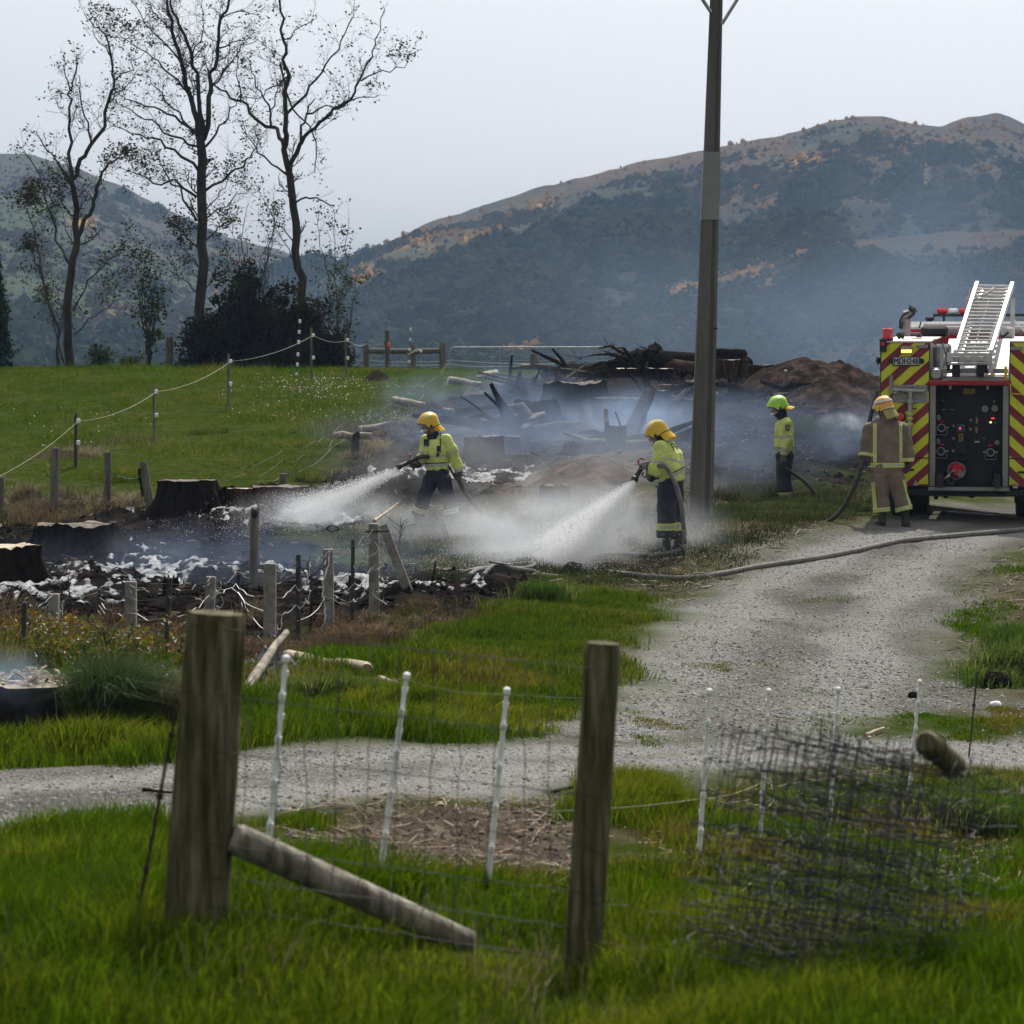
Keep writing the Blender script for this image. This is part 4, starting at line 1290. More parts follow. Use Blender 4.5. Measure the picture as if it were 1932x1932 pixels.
# --- half-burnt fence in the middle
def mid_fence():
    base = hit(508, 1222)
    root = thing('burnt_fence', 'half-burnt fence of grey posts and drooping wires along the scorched ground', 'fence', base)
    # (name, base u, v, top u, v, width px)
    L = [('post', (100, 1222), (102, 1120), 20), ('post', (247, 1205), (247, 1097), 21), ('post', (395, 1180), (398, 1088), 19), ('post', (508, 1224), (510, 1063), 23), ('post', (621, 1184), (619, 1036), 19), ('post', (706, 1160), (705, 988), 19)]
    B = [('batten', (44, 1240), (46, 1136), 9), ('batten', (187, 1175), (188, 1112), 8), ('batten', (313, 1245), (320, 1090), 10), ('batten', (449, 1165), (450, 1075), 7), ('batten', (562, 1212), (563, 1046), 9), ('batten', (665, 1186), (666, 1017), 7)]
    tops = []
    for k, (nm, (u, v), (ut, vt), w) in enumerate(L + B):
        a = hit(u, v); d = a.y; b_ = P(ut, vt, d)
        post_part(root, nm, a, b_, w / FPX * d, M_cpost if nm == 'post' else M_iron, k + 50, square=True)
        tops.append((u, a, b_))
    a = hit(768, 1142); b_ = P(722, 990, a.y + .02)
    post_part(root, 'strut', a, b_, 17 / FPX * a.y, M_cpost, 90, square=True)
    a2 = hit(478, 1096); b2 = P(481, 957, a2.y)
    post_part(root, 'post', a2, b2, 19 / FPX * a2.y, M_post, 91, square=False, n=8, label='tall round post with a black insulator')
    MB().ell(tuple(P(480, 968, a2.y - .08) - base), (.045, .03, .06), nu=8, nv=6).build('insulator', M_black, root)
    tops.sort(key=lambda t: t[0])
    rn = random.Random(4)
    front = [t for t in tops]
    # top barbed wire from post to post
    for f, r, sag, wb in ((.95, .0042, .03, .012), (.90, .0036, .05, .02)):
        pts = [a.lerp(b_, f) + Vector((0, -.06, 0)) for u, a, b_ in front]
        pts = [pts[0] + Vector((-1.2, -.4, -.05))] + pts
        wire_part(root, 'wire', pts, r, M_wire, sag=sag, wobble=wb, seed=int(f * 100), seg=7)
    # lower wires, slack and curling, broken here and there
    for f in (.72, .52, .33, .16):
        run = []
        for i in range(len(front)):
            run.append(front[i][1].lerp(front[i][2], f) + Vector((rn.gauss(0, .03), -.07, rn.gauss(0, .03))))
            if (rn.random() < .45 or i == len(front) - 1) and len(run) > 1:
                e = run[-1]
                run += [e + Vector((.10, -.04, .06)), e + Vector((.14, -.05, .16))]
                wire_part(root, 'wire', run, .0040, M_tape if rn.random() < .6 else M_wire, sag=.07, wobble=.012, seed=rn.randrange(999), seg=7)
                run = []
    # loose curls hanging down the last post
    for k in range(7):
        p = P(706, 1000 + 22 * k, hit(706, 1160).y - .1)
        path = [p + Vector((math.sin(t * 1.7 + k) * .09 * t, -.02 * t, -.11 * t)) for t in np.linspace(0, 1.6, 5)]
        wire_part(root, 'wire', path, .0035, M_tape if k % 2 else M_wire, seed=k, seg=2)
    p = hit(620, 1184); pth = [P(622, 1040, p.y - .08), P(612, 1090, p.y - .1), P(610, 1130, p.y - .1), P(618, 1178, p.y - .1)]
    wire_part(root, 'wire', pth, .009, M_tape, wobble=.012, seed=3, seg=6, label='pale cord hanging down a post')
    # line with a black strainer from the tall post to the strut post, loop of wire beyond
    e = P(703, 1000, hit(706, 1160).y)
    wire_part(root, 'wire', [P(481, 978, a2.y - .06), P(628, 996, (a2.y + e.y) / 2), e], .0032, M_wire, seg=8)
    wire_part(root, 'wire', [P(481, 990, a2.y - .06), P(590, 1010, (a2.y + e.y) / 2), e + Vector((0, 0, -.08))], .003, M_wire, sag=.03, wobble=.006, seg=8)
    MB().ring(tuple(P(628, 997, (a2.y + e.y) / 2) - base), .055, .014, rot=Matrix.Rotation(1.35, 3, 'X') @ Matrix.Diagonal((1.3, .6, 1)), n=12, m=6).build('tensioner', M_black, root)
    path = [P(715 + 55 * math.sin(t), 1035 - 30 * math.cos(t), e.y + .05) for t in np.linspace(0, 2.9, 14)]
    wire_part(root, 'wire', path, .0035, M_wire, seg=2)
    MB().tube([tuple(P(690, 1003, e.y - .09) - base), tuple(P(735, 1002, e.y - .04) - base)], .012, 6).build('pin', M_black, root)
mid_fence()

# --- fence at the far left of the paddock
def left_fence():
    base = hit(102, 970)
    root = thing('paddock_fence', 'old wooden post and wire fence between the green paddock and burnt ground', 'fence', base)
    L = [((1, 975), (2, 900), 15), ((102, 971), (104, 845), 17), ((203, 964), (203, 853), 15), ((284, 957), (269, 872), 17), ((533, 918), (534, 893), 14)]
    pp = []
    for k, ((u, v), (ut, vt), w) in enumerate(L):
        a = hit(u, v); b_ = P(ut, vt, a.y)
        post_part(root, 'post', a, b_, w / FPX * a.y, M_post, k + 120, n=9, label='post leaning left beside the burnt stump' if k == 3 else None)
        pp.append((a, b_))
    a = pp[3]; post_part(root, 'batten', hit(272, 950), P(263, 885, a[0].y - .05), 6 / FPX * a[0].y, M_char, 7, square=True)
    for f, sg in ((.97, .03), (.72, .12), (.55, .16), (.38, .2), (.2, .2)):
        pts = [pp[0][0].lerp(pp[0][1], f) + Vector((-1.5, 0, -.02))] + [a.lerp(b_, f) + Vector((0, -.08, 0)) for a, b_ in pp[:4 if f < .9 else 3]]
        wire_part(root, 'wire', pts, .0042, M_wire, sag=sg, wobble=.012, seed=int(f * 50), seg=8)
    # broken wires running on up the slope towards the gate, over the fallen posts
    run = [(290, 905), (420, 930), (533, 905), (640, 850), (700, 815), (790, 765), (850, 725), (960, 700)]
    for k in range(3):
        pts = [hit(u, v, .10 + .16 * k + random.Random(k * 9 + i).uniform(-.05, .12)) for i, (u, v) in enumerate(run[1:])]
        wire_part(root, 'wire', pts, .0045, M_wire, sag=.1, wobble=.03, seed=k + 30, seg=8)
left_fence()

# --- paddock rope fence
def rope_fence():
    L = [((143, 882), (143, 780)), ((291, 834), (290, 724)), ((431, 769), (431, 667)), ((588, 720), (587, 618)), ((653, 713), (652, 630))]
    labs = ['thin dark fence stake lowest on the grassy paddock', 'thin grey fence stake second up the grassy paddock', 'thin grey fence stake third up the paddock beside the daisies', 'tall thin fence stake at the crest in front of the dark bush', 'thin fence stake between the small dark bush and the gate posts']
    pts = []
    for k, ((u, v), (ut, vt)) in enumerate(L):
        a = hit(u, v); b_ = P(ut, vt, a.y)
        root = thing('paddock_stake', labs[k], 'fence stake', a, group='thin stakes carrying the rope across the paddock')
        post_part(root, 'stem', a, b_, (5 if k else 7) / FPX * a.y, M_post if k else M_iron, k, n=6)
        o = a
        for f in (.86, .45):
            m = MB().box((b_ - a) * f + Vector((.05, -.03, 0)), (.07, .05, .09), bev=.015)
            m.build('insulator', M_white, root)
        pts.append(a.lerp(b_, .86) + Vector((.06, -.05, 0)))
    p0 = P(-40, 915, pts[0].y - 3)
    tag(wire_part(None, 'rope', [p0] + pts[:4], .005, M_rope, sag=.12, seg=8, n=4), 'thick pale rope rising across the paddock stakes to the crest', 'rope')
    tag(wire_part(None, 'rope', pts[3:] + [P(692, 648, 88), P(731, 655, 88.5)], .006, M_rope, sag=.1, seg=8, n=5), 'pale rope dropping from the crest stake to the gate posts', 'rope')
    for k, (ul, vl, us, vs, lab) in enumerate(((560, 708, 566, 603, 'thin black rod with white clips in front of the dark bush'), (770, 722, 775, 618, 'thin black rod with white clips among the gate posts'))):
        a = hit(ul, vl) if k == 0 else P(ul, vl, 89.2); b_ = P(us, vs, a.y)
        root = thing('clip_rod', lab, 'fence stake', a)
        MB().tube([(0, 0, -.1), tuple(b_ - a)], .008, 5).build('rod', M_black, root)
        for f in (.02, .2, .38, .60, .78, .97):
            MB().box(tuple((b_ - a) * f + Vector((0, -.02, 0))), (.07, .04, .10), bev=.02).build('clip', M_white, root)
rope_fence()

# --- gateway on the crest
def gateway():
    d = 90.0
    base = P(835, 722, d); base.z = gz(base.x, base.y)
    root = thing('rail_fence', 'heavy round-post fence with one top rail beside the metal gate', 'fence', base)
    for k, (u, vb, vt, w) in enumerate(((691, 712, 645, 13), (780, 722, 650, 11), (835, 720, 646, 14))):
        a = P(u, vb, d); post_part(root, 'post', a, P(u, vt, d), w / FPX * d, M_post, k + 70, n=10, sink=.4)
    o = base
    MB().tube([tuple(P(697, 662, d - .02) - o), tuple(P(760, 663, d - .02) - o), tuple(P(830, 662, d - .02) - o)], 5.5 / FPX * d, 10).build('rail', M_post, root, smooth=45)
    a = P(731, 718, d - 2)
    t2 = thing('marker_post', 'slim square post with an orange insulator beside the rail fence', 'post', a)
    post_part(t2, 'stem', a, P(731, 624, d - 2), 9 / FPX * d, M_post, 77, square=True, sink=.4)
    MB().ell(tuple(P(733, 651, d - 2.12) - a), (.07, .05, .1), nu=8, nv=6).build('insulator', M_orange, t2)
    MB().tube([tuple(P(725, 648, d - 2.1) - a), tuple(P(731, 646, d - 2.1) - a), tuple(P(737, 648, d - 2.1) - a)], .03, 5).build('tie', M_black, t2)
    # tubular gate
    g0 = P(846, 720, d)
    gr = thing('metal_gate', 'wide tubular metal farm gate on the crest beside the rail fence', 'gate', g0)
    q = lambda u, v: tuple(P(u, v, d) - g0)
    MB().tube([q(847, 722), q(847, 665), q(849, 659), q(856, 655), q(1168, 655), q(1176, 658), q(1180, 665), q(1180, 722), q(847, 722)], .026, 8).build('frame', M_galv, gr)
    for u in (944, 1012, 1080): MB().tube([q(u, 656), q(u, 721)], .016, 6).build('upright', M_galv, gr)
    for v in (668, 680, 692, 703, 712): MB().tube([q(848, v), q(1179, v)], .006, 4).build('rod', M_galv, gr)
    # tape lines
    for k, (pts, lab) in enumerate((([(600, 672), (700, 680), (790, 682), (850, 679), (1000, 686), (1060, 684)], 'upper white electric tape sagging behind the rail fence'),
                                    ([(640, 686), (720, 688), (850, 687), (930, 691), (1005, 688), (1160, 693), (1280, 690)], 'lower white electric tape sagging behind the rail fence'))):
        tag(wire_part(None, 'tape', [P(u, v, d + 1.2) for u, v in pts], .017, M_tape, sag=.03, seg=6, n=4), lab, 'tape')
    tag(wire_part(None, 'tape', [P(770, 668, 89), P(782, 661, 88.9), P(792, 659, 88.9), P(796, 664, 88.9)], .03, M_tape, wobble=.02, seg=4, n=4), 'white rag of tape tied on the top rail', 'tape')
    a = P(1007, 718, 86); t3 = thing('gate_post', 'short wooden post standing in front of the metal gate', 'post', a)
    post_part(t3, 'stem', a, P(1007, 668, 86), 15 / FPX * 86, M_post, 78, n=10, sink=.4)
    a = P(320, 700, 85.5); t4 = thing('crest_post', 'single stout wooden post on the crest left of the dark bushes', 'post', a)
    post_part(t4, 'stem', a, P(320, 636, 85.5), 16 / FPX * 85.5, M_post, 79, n=10, sink=.4)
    a = P(179, 700, 86); t5 = thing('crest_stake', 'thin dark stake on the crest beside the low leafy seedlings', 'stake', a)
    post_part(t5, 'stem', a, P(180, 648, 86), 6 / FPX * 86, M_char, 80, square=True, sink=.3)
    tag(wire_part(None, 'wire', [P(-30, 660, 88), P(130, 658, 88), P(320, 662, 88), P(420, 668, 88)], .008, M_wire, sag=.05, seg=6, n=4), 'thin pale wire strung behind the trees on the crest', 'wire')
gateway()

# --- logs and fallen posts
def log(name, label, a, b_, r, mat, cat, r1=None, seed=0, n=10, group=None):
    rn = random.Random(seed); a, b_ = V3(a), V3(b_)
    ts = (0, .012, .25, .5, .75, .988, 1)
    r1 = r if r1 is None else r1
    rad = [(r + (r1 - r) * t) * (rn.uniform(.94, 1.06) if 0 < i < 6 else .93) for i, t in enumerate(ts)]
    path = [a.lerp(b_, t) + (Vector((rn.gauss(0, r * .12), rn.gauss(0, r * .12), rn.gauss(0, r * .12))) if 0 < i < 6 else Vector()) for i, t in enumerate(ts)]
    return tag(MB().tube(path, rad, n).build(name, mat, None, smooth=50, origin=a), label, cat, group)
FG = 'fallen fence posts along the burnt paddock edge'
def hl(u, v, l): return hit(u, v, l)
log('fallen_post', 'long pale fallen post sloping down behind the left firefighter\'s helmet', hl(744, 768, .16), hl(852, 786, .08), .085, M_log, 'post', .06, 1, group=FG)
log('fallen_post', 'fallen post lying level left of the left firefighter', hl(676, 822, .12), hl(738, 815, .10), .075, M_log, 'post', .06, 2, group=FG)
log('fallen_post', 'short fallen post propped on a charred stub above the white foam', hl(630, 842, .16), hl(700, 842, .16), .075, M_log, 'post', .07, 3, group=FG)
log('fallen_post', 'dark fallen post lying under the gate\'s left end', hl(850, 722, .10), hl(905, 730, .08), .085, M_log, 'post', .07, 4, group=FG)
log('fallen_post', 'short thick log end lying in front of the gate', hl(905, 716, .10), hl(936, 713, .12), .085, M_log, 'log', .09, 5, group=FG)
log('fallen_post', 'short log resting across the small post before the gate', P(985, 691, 85.8), P(1020, 693, 85.6), .08, M_log, 'log', .07, 6, group=FG)
log('charred_stub', 'black charred stub under the propped fallen post', hl(668, 868, -.1), hl(672, 866, .42), .08, M_char, 'stub', .07, 7)
log('leaning_log', 'scorched log leaning on the pale-topped stump behind the smoke', hl(1193, 826, 0), P(1228, 738, hitxy(1193, 826)[1] + .6), .17, M_brownbark, 'log', .11, 8)
log('log', 'long pale log lying in the verge grass right of the thick mossy post', hl(545, 1252, .10), hl(692, 1285, .09), .075, M_pale, 'log', .06, 9)
log('log', 'thin pale stick of wood at the right end of the verge', hl(715, 1292, .06), hl(785, 1306, .03), .035, M_pale, 'log', .02, 10)
log('branch', 'grey broken branch slanting over the rubble by the thick mossy post', hl(462, 1312, .06), hl(540, 1262, .32), .05, M_log, 'branch', .03, 11)
log('branch', 'pale forked stick on the black ground beside the round dark stump', hl(400, 968, .10), hl(424, 952, .22), .05, M_pale, 'branch', .03, 12)
log('branch', 'pale bare branch pointing up near the strut of the burnt fence', hl(706, 1040, .4), hl(752, 1005, .45), .028, M_pale, 'branch', .01, 13)
log('branch', 'short dark branch stub standing before the left firefighter', hl(845, 1022, 0), hl(832, 1010, .22), .05, M_char, 'branch', .03, 14)
log('stick', 'thin black stick standing in the burnt ground by the spray', hl(815, 1098, 0), P(822, 1060, hitxy(815, 1098)[1]), .016, M_char, 'stick', .01, 15)

# --- stumps
def stump(label, u, vb, vt, wt, flare=1.25, seed=0, top=None, side=None, jag=.06, sq=.8, tiltx=0.0):
    a = hit(u, vb); d = a.y; sc = d / FPX
    H = (vb - vt) * sc; R = wt * sc / 2
    root = thing('tree_stump', label, 'stump', a, group='stumps left on the burnt ground')
    rn = random.Random(seed); n = 40
    ph = [rn.uniform(0, 6.28) for _ in range(6)]
    def rad(an, t):
        f = 1 + .05 * math.sin(3 * an + ph[0]) + .04 * math.sin(5 * an + ph[1]) + .035 * math.sin(9 * an + ph[2]) + .02 * math.sin(17 * an + ph[3])
        fl = 1 + (flare - 1) * (1 - t) ** 2.2 * (1 + .45 * math.sin(5 * an + ph[4]) + .3 * math.sin(7 * an + ph[5]))
        return R * f * fl
    lv = [-.15, 0, .06, .15, .3, .5, .7, .9, 1.0]
    vs, fs = [], []
    for t in lv:
        for k in range(n):
            an = 6.2832 * k / n
            r = rad(an, max(t, 0)) * (1 + rn.gauss(0, .012))
            z = H * t
            if t == 1.0: z += H * jag * (math.sin(4 * an + ph[2]) * .5 + rn.gauss(0, .35)) + tiltx * r * math.cos(an)
            vs.append((r * math.cos(an), r * math.sin(an) * sq, z))
    m = len(lv)
    for i in range(m - 1):
        for k in range(n):
            fs.append((i * n + k, i * n + (k + 1) % n, (i + 1) * n + (k + 1) % n, (i + 1) * n + k))
    MB().add(vs, fs).build('bark', side or M_char, root, smooth=50)
    tv = vs[-n:]
    rim = [(x * .985, y * .985, z - .004) for x, y, z in tv]; inn = [(x * .5, y * .5, H * (1 + rn.gauss(0, jag * .15)) + tiltx * x * .5) for x, y, z in tv]
    fs = [(k, (k + 1) % n, n + (k + 1) % n, n + k) for k in range(n)] + [tuple(range(n, 2 * n))]
    MB().add(rim + inn, fs).build('cut_face', top or M_cutdark, root)
    return root
stump('big round blackened stump left of the falling water jet, roots flaring', 352, 978, 911, 108, 1.45, 1, jag=.03)
stump('ragged charred stump pressed against the right side of the round one', 419, 962, 922, 44, 1.1, 2, M_char, jag=.2)
stump('low stump with a bright pale flat cut, right of the round black stump', 453, 968, 925, 50, 1.05, 3, M_cut, M_brownbark, jag=.02)
stump('wide low reddish stump behind the far end of the water jet', 528, 962, 917, 112, 1.15, 4, M_cutdark, M_brownbark, jag=.05)
stump('small flat pale-topped stump behind the wide one at the left', 106, 990, 976, 56, 1.1, 5, M_cutdark, M_brownbark, jag=.03)
stump('wide low stump with orange cut edge at the left, burnt black below', 148, 1042, 993, 150, 1.4, 6, M_cutdark, M_char, jag=.12)
stump('pale-topped stump cut by the left edge of the picture', 10, 1104, 1030, 132, 1.35, 7, M_cut, M_char, jag=.06)
stump('black square-sided stump just right of the left firefighter', 911, 868, 828, 72, 1.08, 8, M_char, M_char, jag=.12)
stump('stump with a pale split top behind the black square-sided one', 938, 845, 806, 84, 1.1, 9, M_cutdark, M_char, jag=.08)
stump('big fluted stump on the slope below the root plate', 1086, 772, 709, 112, 1.4, 10, M_cutdark, M_char, jag=.08)
stump('broad dark stump lower left of the fluted one, half lost in smoke', 1012, 806, 757, 84, 1.5, 11, M_char, M_char, jag=.15)
stump('small dark stump in the smoke left of the hunched firefighter', 1163, 846, 811, 36, 1.1, 12, M_cutdark, M_char, jag=.03)
stump('tall stub with a pale ringed top beside the leaning log', 1247, 792, 748, 36, 1.1, 13, M_cut, M_char, jag=.02)
stump('low ragged black stump above the brown sawdust heap', 1102, 862, 842, 74, 1.2, 15, M_char, M_char, jag=.25)
stump('small stub just behind the low ragged black stump', 1131, 848, 827, 34, 1.1, 16, M_char, M_char, jag=.1)
stump('flat pale-topped stump near the foot of the big log', 1264, 744, 725, 56, 1.15, 17, M_cut, M_brownbark, jag=.02)
stump('dark stump under the root plate on the skyline', 1215, 722, 692, 110, 1.3, 18, M_cut, M_char, jag=.06)
stump('pale stump right of the pole on the skyline, sawn flat', 1381, 714, 677, 62, 1.08, 20, M_cut, M_brownbark, jag=.03)
stump('wide pale stump at the right end of the skyline row', 1437, 712, 684, 62, 1.06, 21, M_cut, M_brownbark, jag=.02)
stump('faint half-buried stump in the sprayed brown sawdust', 1046, 946, 914, 54, 1.1, 22, M_cutdark, M_brownbark, jag=.1)
stump('low black stub standing on the wet black ground left of centre', 322, 1128, 1090, 28, 1.05, 23, M_char, M_char, jag=.3)

def skyline_debris():
    d = hitxy(1320, 712)[1]
    a = P(1238, 676, d)
    log('big_log', 'long black-topped log lying along the skyline behind the pole', P(1238, 676, d - .4), P(1408, 686, d + .6), .24, M_char, 'log', .2, 41, n=14)
    log('big_log', 'second long scorched log lying below the skyline log', P(1270, 694, d - .8), P(1370, 700, d - .4), .2, M_brownbark, 'log', .18, 42, n=14)
    log('log', 'short dark log on top of the skyline stumps right of the pole', P(1352, 664, d), P(1404, 668, d + .2), .1, M_char, 'log', .1, 43)
    b = hit(1205, 712)
    root = thing('root_plate', 'upturned root plate with bare spidery roots reaching left on the skyline', 'root plate', b)
    rn = random.Random(9)
    mb = MB()
    for k in range(9):
        mb.ell((rn.gauss(.1, .28), rn.gauss(0, .2), rn.uniform(.15, .55)), (rn.uniform(.2, .38), .3, rn.uniform(.14, .26)), nu=10, nv=7)
    mb.v = [(x + rn.gauss(0, .03), y + rn.gauss(0, .03), z + rn.gauss(0, .03)) for x, y, z in mb.v]
    mb.build('soil_lump', M_char, root, smooth=False)
    for k, (tip, mid) in enumerate((((1095, 676), (1150, 668)), ((1108, 690), (1160, 684)), ((1138, 662), (1170, 672)), ((1128, 655), (1152, 652)), ((1165, 655), (1180, 662)), ((1146, 712), (1158, 690)), ((1080, 700), (1130, 688)), ((1218, 655), (1214, 664)))):
        pts = [P(1195, 680, b.y) - b, P(mid[0], mid[1], b.y - .1) - b, P((tip[0] + mid[0]) / 2 + rn.gauss(0, 3), (tip[1] + mid[1]) / 2 + rn.gauss(0, 3), b.y - .15) - b, P(tip[0], tip[1], b.y - .2) - b]
        MB().tube(pts, [.09 if k in (5, 7) else .06, .045, .025, .008], 6).build('root', M_brownbark, root, smooth=True)
        for q in range(3):
            s = pts[1].lerp(pts[3], rn.random()); e = s + Vector((rn.gauss(-.25, .25), 0, rn.gauss(.05, .2)))
            MB().tube([s, s.lerp(e, .5) + Vector((0, 0, rn.gauss(0, .05))), e], [.016, .01, .004], 4).build('root', M_brownbark, root)
skyline_debris()

def slash(label, u, v, wpx, hpx, seed, n=16):
    b = hit(u, v); sc = b.y / FPX; W, Hh = wpx * sc / 2, hpx * sc
    root = thing('slash_pile', label, 'slash pile', b, group='charred slash piles on the burnt bank')
    rn = random.Random(seed)
    for k in range(6):
        x = rn.uniform(-.75, .75) * W; q = rn.uniform(.35, .6) * W
        mb = MB().ell((x, rn.uniform(-.3, .5), Hh * .1), (q, rn.uniform(.4, .8), Hh * rn.uniform(.45, .85)), nu=14, nv=9)
        mb.v = [(p + rn.gauss(0, .05), r + rn.gauss(0, .05), s + rn.gauss(0, .05)) for p, r, s in mb.v]
        mb.build('charred_lump', M_char, root, smooth=50)
    for k in range(n):
        x = rn.uniform(-1, 1) * W; L = rn.uniform(.5, 1.5); a = rn.uniform(-.5, .5) if k % 3 else rn.uniform(.5, 2.2)
        p = Vector((x, rn.uniform(-.8, .1), rn.uniform(.05, .7) * Hh)); e = p + Vector((math.cos(a) * L * rn.choice((-1, 1)), rn.gauss(0, .3), math.sin(abs(a)) * L * .6))
        r = rn.uniform(.02, .09)
        MB().tube([p, p.lerp(e, .5) + Vector((0, 0, rn.gauss(0, .06))), e], [r, r * .85, r * .5], 7).build('branch', (M_char, M_brownbark, M_char, M_log)[k % 4], root, smooth=45)
slash('long charred slash pile along the top of the burnt bank left of the pole', 1120, 712, 190, 26, 1, 20)
slash('charred slash pile sloping down from the big fluted stump', 1010, 752, 130, 30, 2)
slash('charred slash pile between the leaning log and the pole', 1250, 772, 110, 24, 3)
slash('low charred slash pile behind the left firefighter\'s shoulder', 960, 812, 120, 24, 4)
slash('charred slash pile right of the pole below the mulch heap', 1420, 752, 150, 20, 5)
slash('low charred slash pile behind the hunched firefighter', 1180, 838, 130, 20, 6)

# --- heaps
def heap(name, label, cat, u, v, wpx, hpx, depth, mat, seed, skew=0.0, n=70, rough=.09):
    a = hit(u, v); d = a.y; W = wpx / FPX * d / 2; Hh = hpx / FPX * d
    xs = np.linspace(-1, 1, n); X, Y = np.meshgrid(xs, xs)
    r = np.sqrt(X ** 2 + Y ** 2)
    h = Hh * np.clip(1 - ((X - skew) ** 2 + Y ** 2), 0, 1) ** 1.4 * 1.02
    wx, wy = a.x + X * W, a.y + Y * depth
    h = h + (fbm(wx * 1.9, wy * 1.3, seed, 5) - .5) * rough * 6 * Hh * np.clip(1.1 - r, 0, 1) + (fbm(wx * 7, wy * 7, seed + 1, 3) - .5) * .10 * np.clip(1.1 - r, 0, 1)
    Z = gz(wx.ravel(), wy.ravel()).reshape(X.shape) + h - np.clip(r - .9, 0, 1) * 1.2 - .02
    vv = np.stack([wx.ravel() - a.x, wy.ravel() - a.y, Z.ravel() - a.z], 1)
    idx = np.arange(n * n).reshape(n, n)
    q = np.stack([idx[:-1, :-1], idx[:-1, 1:], idx[1:, 1:], idx[1:, :-1]], -1).reshape(-1, 4)
    o = link_mesh(name, np_mesh(name, vv, q.ravel(), np.full(len(q), 4), mat, smooth=True), loc=a)
    return tag(o, label, cat)
M_mulch = pmat('bark_mulch', (.010, .008, .007), (.080, .055, .041), scale=3.0, rough=.95, bump=1, third=(.030, .021, .016), detail=10, bscale=16, bdist=.05, spec=.02)
M_saw = pmat('sawdust', (.022, .017, .013), (.135, .098, .070), scale=3.0, rough=.95, bump=1, third=(.060, .043, .031), detail=10, bscale=14, bdist=.04, spec=.02)
heap('mulch_heap', 'brown smouldering bark mulch heap on the skyline left of the engine', 'heap', 1550, 752, 400, 76, 3.0, M_mulch, 401, skew=.12)
heap('sawdust_heap', 'brown sawdust heap behind the spray between two firefighters', 'heap', 1110, 905, 240, 48, 1.9, M_saw, 411, rough=.06)
heap('ash_heap', 'low dark ash heap on the burnt slope below the skyline logs', 'heap', 1180, 742, 260, 26, 2.2, M_char, 421, rough=.1)
heap('soil_heap', 'small dark soil heap at the foot of the gate posts', 'heap', 712, 716, 60, 16, .7, M_char, 431)

def rubble_heap():
    a = hit(505, 1300)
    root = thing('rubble_heap', 'heap of grey stone rubble beside the thick mossy post', 'rubble', a)
    rn = random.Random(8)
    M_rub = pmat('rubble', (.14, .135, .13), (.36, .35, .34), scale=9, rough=.95, bump=.5)
    for k in range(90):
        u, v = rn.uniform(460, 575), rn.uniform(1245, 1318)
        p = hit(round(u), round(v)); s = rn.uniform(.02, .06)
        t = 1 - abs(u - 515) / 65
        mb = MB().ell((0, 0, 0), (s, s * rn.uniform(.7, 1), s * rn.uniform(.5, .8)), rot=Matrix.Rotation(rn.uniform(0, 3), 3, 'Z') @ Matrix.Rotation(rn.uniform(-.5, .5), 3, 'X'), nu=6, nv=4)
        mb.v = [(x + rn.gauss(0, s * .12) + p.x - a.x, y + rn.gauss(0, s * .12) + p.y - a.y, z + rn.gauss(0, s * .12) + p.z - a.z + s * .4 + .16 * max(t, 0) * rn.random()) for x, y, z in mb.v]
        mb.build('stone', M_rub, root)
rubble_heap()

def chip_stump():
    r = stump('wide smoking stump at the left edge heaped with split wood chips', 60, 1372, 1283, 205, 1.05, 33, M_cut, M_char, jag=.02)
    a = r.location; d = a.y; rn = random.Random(14)
    zt = (1372 - 1283) / FPX * d
    for k in range(95):
        x, y = rn.gauss(.02, .24), rn.gauss(0, .17)
        L, w = rn.uniform(.05, .15), rn.uniform(.02, .045)
        rot = Matrix.Rotation(rn.uniform(0, 3.14), 3, 'Z') @ Matrix.Rotation(rn.uniform(-.6, .6), 3, 'Y') @ Matrix.Rotation(rn.uniform(-.5, .5), 3, 'X')
        z = zt + .02 + .09 * max(0, 1 - abs(x) / .45) * rn.random()
        MB().tube([rot @ Vector((-L / 2, 0, 0)) + Vector((x, y, z)), rot @ Vector((0, 0, w * .2)) + Vector((x, y, z)), rot @ Vector((L / 2, 0, 0)) + Vector((x, y, z))], [w * .35, w * .6, w * .2], 5, flat=.5).build('wood_chip', M_cut if k % 3 else M_pale, r)
    for k in range(6):
        x = .38 + rn.gauss(0, .08)
        MB().ell((x, rn.gauss(0, .1), zt + rn.uniform(-.02, .08)), (.07, .06, .05), nu=7, nv=5).build('wood_chunk', M_cutdark, r)
chip_stump()

# --- hoses on the ground
def hose(label, pts, r, mat, n=8, seg=6):
    pts = [V3(p) for p in pts]
    out = []
    m = len(pts)
    for i in range(m - 1):                       # Catmull-Rom through the points
        p0, p1, p2, p3 = pts[max(i - 1, 0)], pts[i], pts[i + 1], pts[min(i + 2, m - 1)]
        for k in range(seg):
            t = k / seg
            out.append(.5 * ((2 * p1) + (p2 - p0) * t + (2 * p0 - 5 * p1 + 4 * p2 - p3) * t * t + (3 * p1 - p0 - 3 * p2 + p3) * t ** 3))
    out.append(pts[-1])
    return tag(MB().tube(out, r, n).build('fire_hose', mat, None, smooth=True, origin=pts[0]), label, 'hose')
G = lambda u, v, l=.03: hit(u, v, l)
hose('dusty grey hose lying right across the gravel driveway', [G(1150, 1080), G(1200, 1086), G(1260, 1091), G(1310, 1090), G(1360, 1084), G(1420, 1074), G(1480, 1066), G(1540, 1058), G(1600, 1047), G(1650, 1036), G(1700, 1026), G(1760, 1019), G(1830, 1013), G(1900, 1006), G(1960, 1001), G(2040, 996)], .038, M_hosegrey, seg=10)
hose('loose hose bight lying on the burnt ground before the spray', [G(885, 1082), G(905, 1078), G(935, 1073), G(970, 1068), G(1000, 1067), G(1010, 1070), G(985, 1075), G(950, 1076), G(920, 1076)], .035, M_hosegrey)
